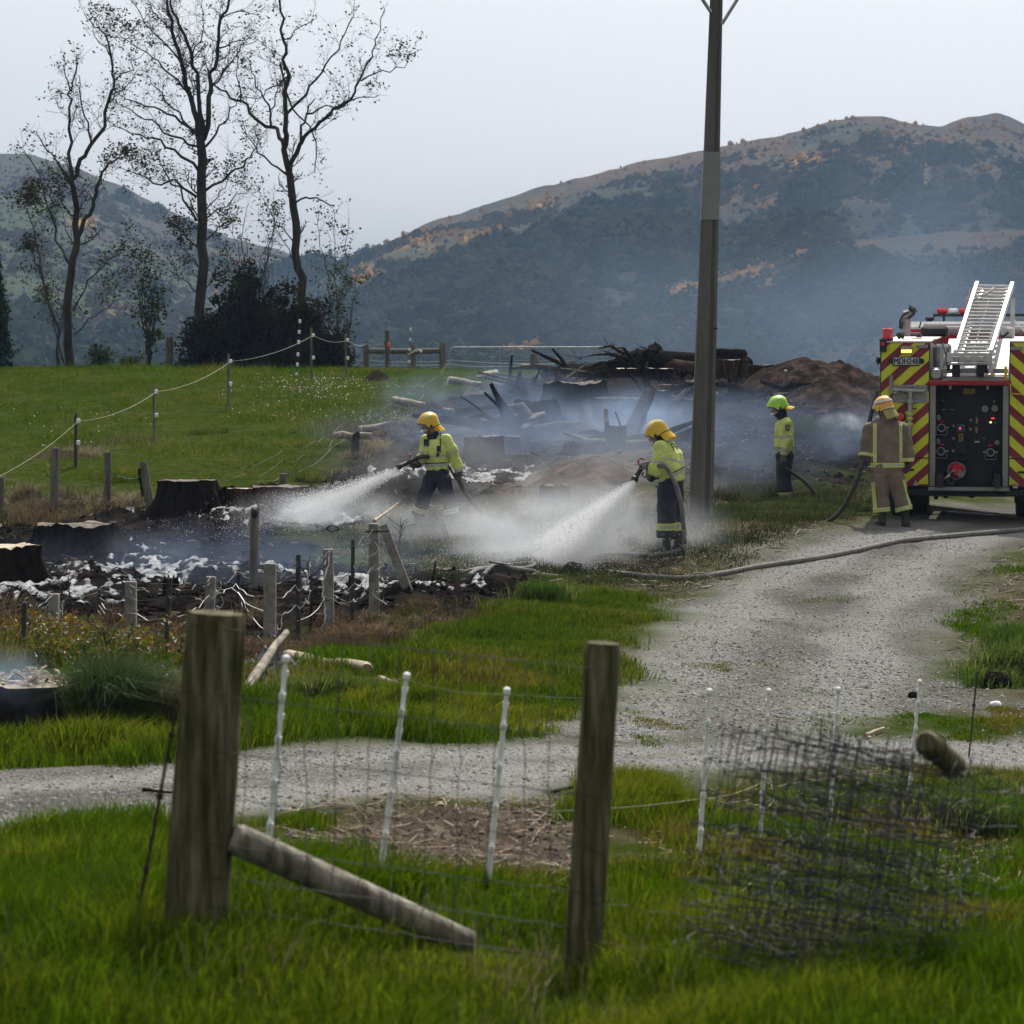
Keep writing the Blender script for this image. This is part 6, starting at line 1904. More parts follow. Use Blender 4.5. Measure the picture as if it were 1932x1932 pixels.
    MB().box(((cx0 + cx1) / 2, BL + 2.44, 1.95), (cx1 - cx0 - .2, .03, .85), rot=Matrix.Rotation(.27, 3, 'X')).build('windscreen', M_glass, root)
    for s, x in ((-1, cx0), (1, cx1)):
        MB().box((x + s * .004, BL + 1.65, 1.95), (.02, .8, .7), bev=.008).build('side_window', M_glass, root)
        MB().box((x + s * .004, BL + .6, 1.95), (.02, .7, .7), bev=.008).build('side_window', M_glass, root)
    yl = BL + .5
    rect('light_bar', z5(805, 462, yl), z5(1960, 492, yl), yl, yl + .35, M_dark)
    for X0, X1, mt in ((850, 982, M_redlamp), (990, 1116, M_clearlamp), (1124, 1240, M_redlamp), (1420, 1540, M_redlamp), (1560, 1680, M_clearlamp)):
        rect('light_bar_lamp', z5(X0, 390, yl), z5(X1, 461, yl), yl + .02, yl + .3, mt, bev=.03)
    for X in (935, 1800): rect('light_bar_leg', z5(X - 12, 492, yl), z5(X + 12, 560, yl), yl + .1, yl + .2, M_dark)
    rect('cab_spotlight', z5(705, 495, yl), z5(820, 540, yl), yl, yl + .15, M_dark, bev=.02)
    rect('spotlight_bracket', z5(720, 535, yl), z5(800, 580, yl), yl + .02, yl + .06, M_dark)
    rect('cab_rear_frame', z5(690, 585, BL + .06), z5(1990, 612, BL + .06), BL, BL + .07, M_ewhite)
    # chassis and wheels
    for s in (-1, 1):
        MB().box((s * .42, 3.0, .62), (.09, 6.6, .2)).build('chassis_rail', M_dark, root)
    bx('rear_beam', (0, .35, zb - .09), (xo - xl - .2, .5, .12), M_dark, root, .02)
    bx('underrun_bar', (0, .10, .40), (1.1, .06, .05), M_dark, root, .01)
    def wheel(x, y, w):
        r = .48
        q = MB().lathe([(r * .62, -w / 2), (r * .9, -w / 2), (r, -w / 2 + .04), (r, w / 2 - .04), (r * .9, w / 2), (r * .62, w / 2)], (x, y, r - .01), Matrix.Rotation(math.pi / 2, 3, 'Y'), 28).build('wheel', M_rubber, root, smooth=30)
        MB().lathe([(.1, -w * .3), (r * .6, -w * .36), (r * .6, w * .36), (.1, w * .3)], (x, y, r - .01), Matrix.Rotation(math.pi / 2, 3, 'Y'), 18).build('rim', M_aludull, q)
    for s in (-1, 1):
        wheel(s * 1.10, 1.65, .27); wheel(s * .80, 1.65, .27); wheel(s * 1.03, 5.4, .30)
        MB().box((s * .96, 1.15, .45), (.62, .015, .42)).build('mud_flap', M_rubber, root)
    MB().tube([(-.7, 1.65, .47), (-.2, 1.65, .47), (0, 1.65, .47), (.2, 1.65, .47), (.7, 1.65, .47)], [.09, .11, .2, .11, .09], 10).build('rear_axle', M_dark, root)
    MB().tube([(-.9, 5.4, .47), (.9, 5.4, .47)], .08, 8).build('front_axle', M_dark, root)
    MB().lathe([(.17, 0), (.17, 1.0)], (-.75, 2.4, .58), Matrix.Rotation(-math.pi / 2, 3, 'X'), 14).build('fuel_tank', M_dark, root)
    for X, h in ((-.50, .14), (-.36, .1)): MB().box((X, .5, .38), (.06, .05, h)).build('tow_lug', M_dark, root)
    return root
fire_engine()
# ------------------------------------------------------------------ firefighters
M_skin = pmat('skin', (.30, .17, .12), (.40, .24, .17), scale=12, rough=.5)
M_lime = pmat('lime_jacket', (.44, .51, .115), (.70, .78, .25), scale=4, rough=.8, bump=.35, bscale=26, sheen=.1, bdist=.012)
M_navy = pmat('navy_cloth', (.010, .013, .024), (.032, .037, .055), scale=5, rough=.85, bump=.35, bscale=24, bdist=.012)
M_tan = pmat('tan_cloth', (.15, .112, .082), (.215, .165, .125), scale=5, rough=.85, bump=.35, bscale=24, bdist=.012)
M_refl = pmat('silver_tape', (.36, .37, .36), (.46, .47, .45), scale=14, rough=.5)
M_limetape = pmat('lime_tape', (.58, .68, .07), (.68, .76, .12), scale=14, rough=.55)
M_helmy = pmat('yellow_helmet', (.66, .42, .012), (.74, .49, .02), scale=4, rough=.38, coat=.2)
M_helmg = pmat('lime_helmet', (.34, .72, .02), (.42, .80, .03), scale=4, rough=.28, coat=.4)
M_helmo = pmat('amber_helmet', (.66, .33, .02), (.76, .42, .04), scale=4, rough=.28, coat=.4)
M_flapy = pmat('yellow_flap', (.66, .40, .02), (.78, .50, .04), scale=7, rough=.75, bump=.2)
M_flapt = pmat('khaki_flap', (.30, .26, .09), (.42, .36, .13), scale=7, rough=.8, bump=.2)
M_hwhite = pmat('helmet_white_band', (.66, .64, .60), (.76, .74, .70), scale=9, rough=.4)
M_hred = pmat('helmet_red_line', (.40, .03, .02), None, rough=.4)
M_glove = pmat('work_glove', (.13, .115, .10), (.24, .215, .19), scale=14, rough=.85, bump=.3)
M_gbrown = pmat('brown_glove', (.055, .038, .034), (.12, .085, .075), scale=14, rough=.8, bump=.3)
M_boot = pmat('black_boot', (.012, .012, .013), (.035, .033, .032), scale=10, rough=.65)
M_visor, _vn, _vl, _vb, _vo = newmat('clear_visor')
_vb.inputs['Base Color'].default_value = (.85, .9, .92, 1); _vb.inputs['Roughness'].default_value = .06; _vb.inputs['Transmission Weight'].default_value = .92; _vb.inputs['IOR'].default_value = 1.12
M_eye = pmat('eye', (.03, .02, .015), None, rough=.2)
from mathutils import noise as mnoise

def remeshed(name, mb, voxel, smooth=4, wrinkle=0.0, wseed=0.0, wscale=11.0, stretch=.55):
    """Fuses the collected closed shapes into one continuous surface."""
    me = mb.mesh(name, M_skin)
    ob = bpy.data.objects.new(name, me); COL.objects.link(ob)
    md = ob.modifiers.new('fuse', 'REMESH'); md.mode = 'VOXEL'; md.voxel_size = voxel; md.adaptivity = 0
    ms = ob.modifiers.new('smooth', 'SMOOTH'); ms.iterations = smooth; ms.factor = .5
    dg = bpy.context.evaluated_depsgraph_get(); dg.update()
    out = bpy.data.meshes.new_from_object(ob.evaluated_get(dg))
    bpy.data.objects.remove(ob)
    out.name = name
    if wrinkle:
        n = len(out.vertices)
        co = np.empty(n * 3); out.vertices.foreach_get('co', co); co = co.reshape(-1, 3)
        no = np.array([tuple(v.normal) for v in out.vertices])
        d = np.array([mnoise.noise(Vector((p[0] * wscale + wseed, p[1] * wscale, p[2] * wscale * stretch + 3))) + .5 * abs(mnoise.noise(Vector((p[0] * wscale * 2 + 7, p[1] * wscale * 2 + wseed, p[2] * wscale * 2.2)))) for p in co])
        co = co + no * (d * wrinkle)[:, None]
        out.vertices.foreach_set('co', co.ravel())
    out.polygons.foreach_set('use_smooth', np.ones(len(out.polygons), bool))
    out.update()
    return out

def put(name, me, mat, parent, label=None):
    me.materials.clear(); me.materials.append(mat)
    o = link_mesh(name, me, parent)
    if label: o['label'] = label
    return o

def band(src, name, mat, parent, planes, keep=None, off=.004, label=None):
    """The strip of a garment between pairs of planes (point, direction), lifted off it slightly."""
    bm = bmesh.new(); bm.from_mesh(src)
    for co, no in planes:
        bmesh.ops.bisect_plane(bm, geom=bm.verts[:] + bm.edges[:] + bm.faces[:], plane_co=co, plane_no=no, clear_outer=True)
    if keep:
        kill = [f for f in bm.faces if not keep(f.calc_center_median(), f.normal)]
        bmesh.ops.delete(bm, geom=kill, context='FACES')
    if not bm.faces: bm.free(); return None
    bm.normal_update()
    for v in bm.verts: v.co += v.normal * off
    me = bpy.data.meshes.new(name); bm.to_mesh(me); bm.free()
    me.materials.clear(); me.materials.append(mat)
    o = link_mesh(name, me, parent)
    if label: o['label'] = label
    return o

def ringband(src, name, mat, parent, a, b_, t0, t1, rmax, off=.004):
    """A strip around a limb that runs from a to b, between the fractions t0 and t1."""
    ax_ = (b_ - a); L_ = ax_.length; ax_ = ax_ / L_
    p0, p1 = a.lerp(b_, t0), a.lerp(b_, t1)
    def keep(c, n):
        q = c - a
        return (q - ax_ * q.dot(ax_)).length < rmax
    return band(src, name, mat, parent, [(p0, -ax_), (p1, ax_)], keep, off)

def hand_shape(mb, w, d, n, side=1, curl=1.0, infl=0.0, S=1.0):
    """Palm, four unequal fingers and a thumb: wrist w, direction d, palm facing n."""
    d = d.normalized(); n = (n - d * n.dot(d)).normalized(); s = d.cross(n).normalized() * side
    r = (.0095 + infl) * S
    lens = (.072, .080, .074, .058)
    for i in range(4):
        o_ = s * (.030 - .020 * i) * S
        k = w + d * (.088 - .004 * abs(i - 1)) * S + o_
        mb.tube([w + o_ * .55, w + d * .05 * S + o_ * .9, k], [r * 1.5, r * 1.45, r * 1.15], 8)
        p = k; ang = 0
        for j, (f, da) in enumerate(((.45, .75), (.32, .95), (.23, .6))):
            ang += da * curl * (1 + .06 * i)
            q = p + (d * math.cos(ang) + n * math.sin(ang)) * lens[i] * f * S
            mb.tube([p, q], [r * (1.08 - .1 * j), r * (.98 - .1 * j)], 7)
            mb.ell(tuple(q), (r * (.98 - .1 * j),) * 3, nu=7, nv=5)
            p = q
    b0 = w + d * .025 * S + s * .030 * S
    b1 = b0 + (d * .55 + s * .55 + n * .45).normalized() * .042 * S
    b2 = b1 + (d * .55 + s * (.05) + n * .9).normalized() * .032 * S
    b3 = b2 + (d * .4 - s * .35 + n * .75).normalized() * .026 * S
    mb.tube([b0, b1, b2, b3], [r * 1.5, r * 1.25, r * 1.1, r * .9], 8)

def head_shape(mb, c, f, up, S=1.0):
    """Cranium, jaw, nose, brow, lips and ears; c is the middle of the head, f where it looks."""
    f = f.normalized(); up = (up - f * up.dot(f)).normalized(); l = up.cross(f)
    M = Matrix((f, l, up)).transposed()
    E = lambda x, y, z, a, b_, d_: mb.ell(tuple(c + M @ Vector((x, y, z)) * S), (a * S, b_ * S, d_ * S), rot=M, nu=14, nv=10)
    E(-.012, 0, .035, .098, .077, .09)
    E(.028, 0, -.035, .068, .060, .085)
    E(.055, 0, -.09, .030, .032, .024)
    E(.088, 0, .022, .018, .05, .014)
    mb.tube([tuple(c + M @ Vector((.092, 0, .015)) * S), tuple(c + M @ Vector((.112, 0, -.022)) * S), tuple(c + M @ Vector((.095, 0, -.032)) * S)], [.009 * S, .014 * S, .010 * S], 7)
    E(.088, 0, -.060, .012, .024, .008); E(.086, 0, -.072, .012, .021, .007)
    for s in (-1, 1):
        E(-.004, s * .080, -.01, .020, .010, .032)
        E(.072, s * .030, -.012, .018, .020, .015)
    return M

def helmet(root, c, f, up, shell, flapmat, style, S=1.0, flap_out=.05, flap_len=.12, visor=True):
    f = f.normalized(); up = (up - f * up.dot(f)).normalized(); l = up.cross(f)
    M = Matrix((f, l, up)).transposed()
    W = lambda p: c + M @ (Vector(p) * S) - root.location
    A, B, H = .158, .128, .150
    def zb(ph):
        k = abs(math.atan2(math.sin(ph), math.cos(ph)))
        return float(np.interp(k, [0, .6, 1.0, 1.35, 1.8, 2.4, 3.15], [.0, -.005, -.03, -.085, -.075, -.05, -.05]))
    def surf(ph, t, off=0.0):
        """t: 0 crown .. 1 rim."""
        th = t * math.pi / 2
        r = math.sin(th) ** .92; z = H * math.cos(th) ** .9
        low = sstep(.55, 1.0, np.array(t)).item()
        z = z + zb(ph) * low
        k = 1 + .045 * max(0, t - .88) / .12
        fr = max(0, math.cos(ph)) ** 3
        x = (A + off + .03 * fr * low) * r * k * math.cos(ph); y = (B + off) * r * k * math.sin(ph)
        ridge = .010 * math.exp(-(y / .02) ** 2) * (1 - low * .7)
        return (x, y, z + off * math.cos(th) + ridge)
    nph, nt = 40, 14
    vs, fs = [], []
    for off in (0, -.012):
        for j in range(nt):
            for i in range(nph):
                vs.append(W(surf(2 * math.pi * i / nph, .03 + .97 * j / (nt - 1), off)))
    Q = nph * nt
    for L_ in (0, Q):
        for j in range(nt - 1):
            for i in range(nph):
                a = (L_ + j * nph + i, L_ + j * nph + (i + 1) % nph, L_ + (j + 1) * nph + (i + 1) % nph, L_ + (j + 1) * nph + i)
                fs.append(a if L_ == 0 else a[::-1])
        fs.append(tuple(L_ + i for i in range(nph)))
    for i in range(nph):
        a, b_ = (nt - 1) * nph + i, (nt - 1) * nph + (i + 1) % nph
        fs.append((a, b_, Q + b_, Q + a))
    hm = MB().add(vs, fs).build('helmet', shell, root, smooth=45)
    def patch(name, ph0, ph1, t0, t1, mat, off=.003, n=10, m=4, slope=0.0):
        vs, fs = [], []
        for j in range(m + 1):
            for i in range(n + 1):
                ph = ph0 + (ph1 - ph0) * i / n
                vs.append(W(surf(ph, min(1, t0 + (t1 - t0) * j / m + slope * (i / n - .5)), off)))
        for j in range(m):
            for i in range(n): fs.append((j * (n + 1) + i, j * (n + 1) + i + 1, (j + 1) * (n + 1) + i + 1, (j + 1) * (n + 1) + i))
        return MB().add(vs, fs).build(name, mat, hm, smooth=True)
    patch('rim', 0, 6.2832, .975, 1.0, M_black, .004, n=40, m=1)
    if style == 'officer':
        patch('white_band', .7, 5.6, .60, .70, M_hwhite, n=30); patch('red_line', .7, 5.6, .71, .735, M_hred, n=30)
        patch('white_band', 2.2, 4.2, .93, .985, M_hwhite, n=16)
        cu = bpy.data.curves.new('helmet_number', 'FONT'); cu.body = '43'; cu.align_x = 'CENTER'; cu.align_y = 'CENTER'; cu.size = .06
        tmp = bpy.data.objects.new('helmet_number', cu); COL.objects.link(tmp)
        dg = bpy.context.evaluated_depsgraph_get(); me = bpy.data.meshes.new_from_object(tmp.evaluated_get(dg)); bpy.data.objects.remove(tmp)
        for v in me.vertices:
            ph = 3.95 + v.co.x / .14; t = .83 - v.co.y / .24
            v.co = W(surf(ph, t, .005))
        me.materials.clear(); me.materials.append(M_hred); link_mesh('helmet_number', me, hm)
    else:
        for s in (1, -1): patch('reflective_stripe', s * .75, s * 1.75, .52, .62, M_hwhite, n=10, slope=-.16)
        patch('reflective_stripe', 2.6, 3.7, .60, .68, M_hwhite)
    for s in (1, -1):
        e = surf(s * 1.55, .93, .006)
        MB().ell(tuple(W(e)), (.022 * S, .012 * S, .024 * S), rot=M, nu=10, nv=6).build('ear_fitting', M_black, hm)
        if style == 'officer':
            MB().box(tuple(W((e[0], e[1] * 1.06, e[2] + .03))), (.03, .03, .07), rot=M, bev=.008).build('torch', M_limetape if s > 0 else M_black, hm)
        q = MB().tube([W((e[0], e[1] * .97, e[2])), W((.03, s * .085, -.13)), W((.055, s * .03, -.165))], .007 * S, 5).build('chin_strap', M_black, hm)
    # neck flap
    vs, fs = [], []; n, m = 18, 6
    for j in range(m + 1):
        t = j / m
        for i in range(n + 1):
            ph = math.pi + (i / n - .5) * 2.5
            x, y, z = surf(ph, .95, -.004)
            ob = flap_out * t + .012 * math.sin(i * 1.9) * t
            vs.append(W((x - ob + .0, y * (1 + .12 * t), z - flap_len * t - .01 + .008 * math.sin(i * 1.3 + 1) * t)))
    for j in range(m):
        for i in range(n): fs.append((j * (n + 1) + i, j * (n + 1) + i + 1, (j + 1) * (n + 1) + i + 1, (j + 1) * (n + 1) + i))
    fl = MB().add(vs, fs).build('neck_flap', flapmat, root, smooth=True)
    sd = fl.modifiers.new('thick', 'SOLIDIFY'); sd.thickness = .006
    if visor:
        vs, fs = [], []; n, m = 16, 6
        for j in range(m + 1):
            for i in range(n + 1):
                a = (i / n - .5) * 2.1
                r = .163 - .012 * (j / m)
                vs.append(W((r * math.cos(a), r * math.sin(a) * .82, -.005 - .125 * j / m * (1 - .35 * abs(i / n - .5)))))
        for j in range(m):
            for i in range(n): fs.append((j * (n + 1) + i, j * (n + 1) + i + 1, (j + 1) * (n + 1) + i + 1, (j + 1) * (n + 1) + i))
        vz = MB().add(vs, fs).build('visor', M_visor, root, smooth=True)
        sd = vz.modifiers.new('thick', 'SOLIDIFY'); sd.thickness = .003
        MB().tube([vs[m * (n + 1) + i] for i in range(n + 1)], .007 * S, 5).build('visor_edge', M_hwhite, vz)
    return hm

def boot(root, ank, f, sole_z, S=1.0):
    f = Vector((f.x, f.y, 0)).normalized(); l = Vector((-f.y, f.x, 0))
    b = MB()
    M = Matrix((f, l, Vector((0, 0, 1)))).transposed()
    a = Vector((ank.x, ank.y, sole_z))
    b.tube([a + Vector((0, 0, .04)), a + Vector((0, 0, .16)), a + Vector((0, 0, .27))], [.058, .056, .062], 12)
    b.ell(tuple(a + f * .06 + Vector((0, 0, .052))), (.115, .052, .052), rot=M, nu=14, nv=9)
    b.ell(tuple(a + f * .14 + Vector((0, 0, .045))), (.062, .054, .044), rot=M, nu=12, nv=8)
    b.ell(tuple(a - f * .015 + Vector((0, 0, .05))), (.062, .05, .05), rot=M, nu=12, nv=8)
    me = remeshed('boot', b, .012, 3)
    o = put('boot', me, M_boot, root)
    b2 = MB()
    n = 20
    pr = [(.045 + .17 * math.cos(t) if math.cos(t) > 0 else .045 + .125 * math.cos(t), .056 * math.sin(t)) for t in np.linspace(0, 6.2832, n, endpoint=False)]
    b2.prism(pr, -.008, .022, lambda x, y, h: a + f * x + l * y + Vector((0, 0, h)))
    b2.build('sole', M_rubber, o)

def firefighter(label, Z, J, facing, headf, headup, kit, wseed):
    """J: joints as world points. Local frame: origin on the ground between the feet."""
    g = Vector(((J['foot_l'].x + J['foot_r'].x) / 2, (J['foot_l'].y + J['foot_r'].y) / 2, 0)); g.z = min(J['foot_l'].z, J['foot_r'].z)
    root = thing('person', label, 'firefighter', g)
    j = {k: v - g for k, v in J.items()}
    S = kit.get('S', 1.0)
    F = Vector((facing[0], facing[1], 0)).normalized()
    lat = Vector((-F.y, F.x, 0))                      # the person's left
    tw, td = kit['torso']                             # half width, half depth
    # --- body: one continuous surface
    b = MB()
    M = head_shape(b, j['head'], Vector(headf), Vector(headup), S)
    b.tube([j['head'] + M @ Vector((-.02, 0, -.06)), j['neck']], [.055, .062], 10)
    sp = [j['pelvis'], j['pelvis'].lerp(j['chest'], .5), j['chest'], j['neck']]
    b.tube(sp, [td * .8, td * .78, td * .85, .06], 14, up=lat, flat=tw / td * .95)
    for s in 'lr':
        b.tube([j['sh_' + s], j['el_' + s], j['wr_' + s]], [.05, .042, .03], 8)
        b.tube([j['chest'].lerp(j['neck'], .6), j['sh_' + s]], [.06, .055], 8)
        b.tube([j['hip_' + s], j['kn_' + s], j['an_' + s]], [.08, .055, .042], 8)
        b.ell(tuple(j['hip_' + s]), (.085, .085, .09), nu=10, nv=7)
        ft = j['an_' + s].copy(); ft.z = 0 + (J['foot_' + s].z - g.z) + .045
        b.tube([j['an_' + s], ft], [.042, .04], 8)
        ff = kit.get('ff_' + s, F)
        b.tube([ft - ff * .03, ft + ff * .15], [.038, .030], 8)
        hd, hn = kit['hand_' + s]
        hand_shape(b, j['wr_' + s], Vector(hd), Vector(hn), 1 if s == 'l' else -1, kit.get('curl_' + s, 1.0), -.001, S)
    me = remeshed('body', b, .0085, 3)
    put('body', me, M_skin, root)
    for s in (-1, 1):
        MB().ell(tuple(j['head'] + M @ Vector((.080, s * .030, -.008)) * S), (.011, .011, .011), nu=8, nv=6).build('eye', M_eye, root)
    # --- trousers
    t = MB()
    hr = kit.get('hip_r', .135)
    t.tube([j['pelvis'] + Vector((0, 0, .10)), j['pelvis'], j['pelvis'] - Vector((0, 0, .10))], [td * .98, td * 1.04, td * .9], 16, up=lat, flat=tw / td * 1.0)
    lr = kit.get('leg_r', (.125, .105, .108))
    for s in 'lr':
        cuff = j['an_' + s].lerp(j['kn_' + s], kit.get('cuff', .18))
        k = j['kn_' + s]; h = j['hip_' + s]
        t.tube([h + Vector((0, 0, .02)), h.lerp(k, .35), k, k.lerp(cuff, .5), cuff], [lr[0], lr[0] * .98, lr[1], lr[1] * 1.01, lr[2]], 14)
        t.ell(tuple(h), (lr[0] * .98,) * 3, nu=12, nv=8)
    tm = remeshed('trousers', t, .0125, 4, .022, wseed, 9.0)
    tr = put('trousers', tm, kit['trouser'], root)
    # --- jacket
    t = MB()
    hem = j['pelvis'].lerp(j['chest'], kit.get('hem', .18))
    neck_lo = j['chest'].lerp(j['neck'], .78)
    t.tube([hem, hem.lerp(j['chest'], .45), j['chest'], j['chest'].lerp(j['neck'], .55), neck_lo], [td * kit.get('hem_r', 1.0), td * kit.get('belly', 1.08), td * 1.05, td * .82, .07], 18, up=lat, flat=tw / td)
    sr = kit.get('sleeve_r', (.088, .075, .062))
    for s in 'lr':
        t.tube([j['chest'].lerp(j['neck'], .62), j['sh_' + s]], [.085, sr[0] * .96], 12)
        t.ell(tuple(j['sh_' + s]), (sr[0],) * 3, nu=12, nv=8)
        e, w = j['el_' + s], j['wr_' + s]
        t.tube([j['sh_' + s], j['sh_' + s].lerp(e, .6), e], [sr[0], sr[0] * .95, sr[1]], 12)
        t.ell(tuple(e), (sr[1] * 1.0,) * 3, nu=12, nv=8)
        t.tube([e, e.lerp(w, .5), w.lerp(e, .06)], [sr[1], sr[1] * .98, sr[2]], 12)
    jm = remeshed('jacket', t, .0115, 3, .026, wseed + 5, 10.0)
    jk = put('jacket', jm, kit['jacket'], root)
    # --- collar / hood
    if kit.get('collar'):
        cm = MB().tube([j['chest'].lerp(j['neck'], .66), j['neck'].lerp(j['head'], .30)], [.095, .082], 16, up=lat, flat=1.15)
        put('collar', remeshed('collar', cm, .012, 3, .01, wseed), kit['collar'], root)
    if kit.get('hood'):
        hc = MB()
        hc.tube([j['chest'].lerp(j['neck'], .72), j['neck'], j['head'] + M @ Vector((-.025, 0, -.04))], [.10, .083, .088], 14)
        hc.ell(tuple(j['head'] + M @ Vector((.030, 0, -.082))), (.075, .072, .045), rot=M, nu=12, nv=8)
        hc.ell(tuple(j['head'] + M @ Vector((-.02, 0, .01))), (.105, .084, .10), rot=M, nu=12, nv=8)
        put('hood', remeshed('hood', hc, .011, 4, .01, wseed), M_navy, root)
    # --- gloves
    for s in 'lr':
        hd, hn = kit['hand_' + s]; gl = MB()
        hand_shape(gl, j['wr_' + s], Vector(hd), Vector(hn), 1 if s == 'l' else -1, kit.get('curl_' + s, 1.0), .0032, S)
        gl.tube([j['wr_' + s].lerp(j['el_' + s], .12), j['wr_' + s], j['wr_' + s] + Vector(hd).normalized() * .03], [.048, .042, .040], 10)
        put('glove', remeshed('glove', gl, .0055, 2), kit['glove'], root)
    for s in 'lr':
        boot(root, j['an_' + s], kit.get('ff_' + s, F), J['foot_' + s].z - g.z, S)
    return root, j, jk, tr, F, lat

def grid_fn(x0, y0, scale, d):
    def f(X, Y, dy=0.0): return P((x0 + X / scale) * .72468, (y0 + Y / scale) * .72468, d + dy)
    return f

def on_surface(me, root, name, body, size, at_, normal, updir, mat, parent, off=.006, bold=0.0):
    """Lettering laid onto a garment: each corner of the text is dropped onto the cloth."""
    from mathutils.bvhtree import BVHTree
    bm = bmesh.new(); bm.from_mesh(me); tree = BVHTree.FromBMesh(bm); bm.free()
    cu = bpy.data.curves.new(name, 'FONT'); cu.body = body; cu.align_x = 'CENTER'; cu.align_y = 'CENTER'; cu.size = size; cu.offset = bold
    tmp = bpy.data.objects.new(name, cu); COL.objects.link(tmp)
    dg = bpy.context.evaluated_depsgraph_get(); tm = bpy.data.meshes.new_from_object(tmp.evaluated_get(dg)); bpy.data.objects.remove(tmp)
    bm = bmesh.new(); bm.from_mesh(tm)
    bmesh.ops.triangulate(bm, faces=bm.faces); bmesh.ops.subdivide_edges(bm, edges=bm.edges, cuts=1); bmesh.ops.triangulate(bm, faces=bm.faces)
    n = normal.normalized(); u = (updir - n * updir.dot(n)).normalized(); r = u.cross(n)
    for v in bm.verts:
        p = at_ + r * v.co.x + u * v.co.y
        h = tree.ray_cast(p + n * .5, -n)
        v.co = (h[0] + n * off) if h[0] is not None else p
    bm.to_mesh(tm); bm.free()
    tm.materials.clear(); tm.materials.append(mat)
    return link_mesh(name, tm, parent)

def patch_on(me, name, w, h, at_, normal, updir, mat, parent, off=.006, n=6, shield=False):
    from mathutils.bvhtree import BVHTree
    bm = bmesh.new(); bm.from_mesh(me); tree = BVHTree.FromBMesh(bm); bm.free()
    nn = normal.normalized(); u = (updir - nn * updir.dot(nn)).normalized(); r = u.cross(nn)
    vs, fs = [], []
    for j in range(n + 1):
        for i in range(n + 1):
            x, y = (i / n - .5) * w, (j / n - .5) * h
            if shield: x *= min(1, .45 + 1.3 * j / n)
            p = at_ + r * x + u * y
            q = tree.ray_cast(p + nn * .4, -nn)
            vs.append((q[0] + nn * off) if q[0] is not None else p)
    for j in range(n):
        for i in range(n): fs.append((j * (n + 1) + i, j * (n + 1) + i + 1, (j + 1) * (n + 1) + i + 1, (j + 1) * (n + 1) + i))
    return MB().add(vs, fs).build(name, mat, parent, smooth=True)

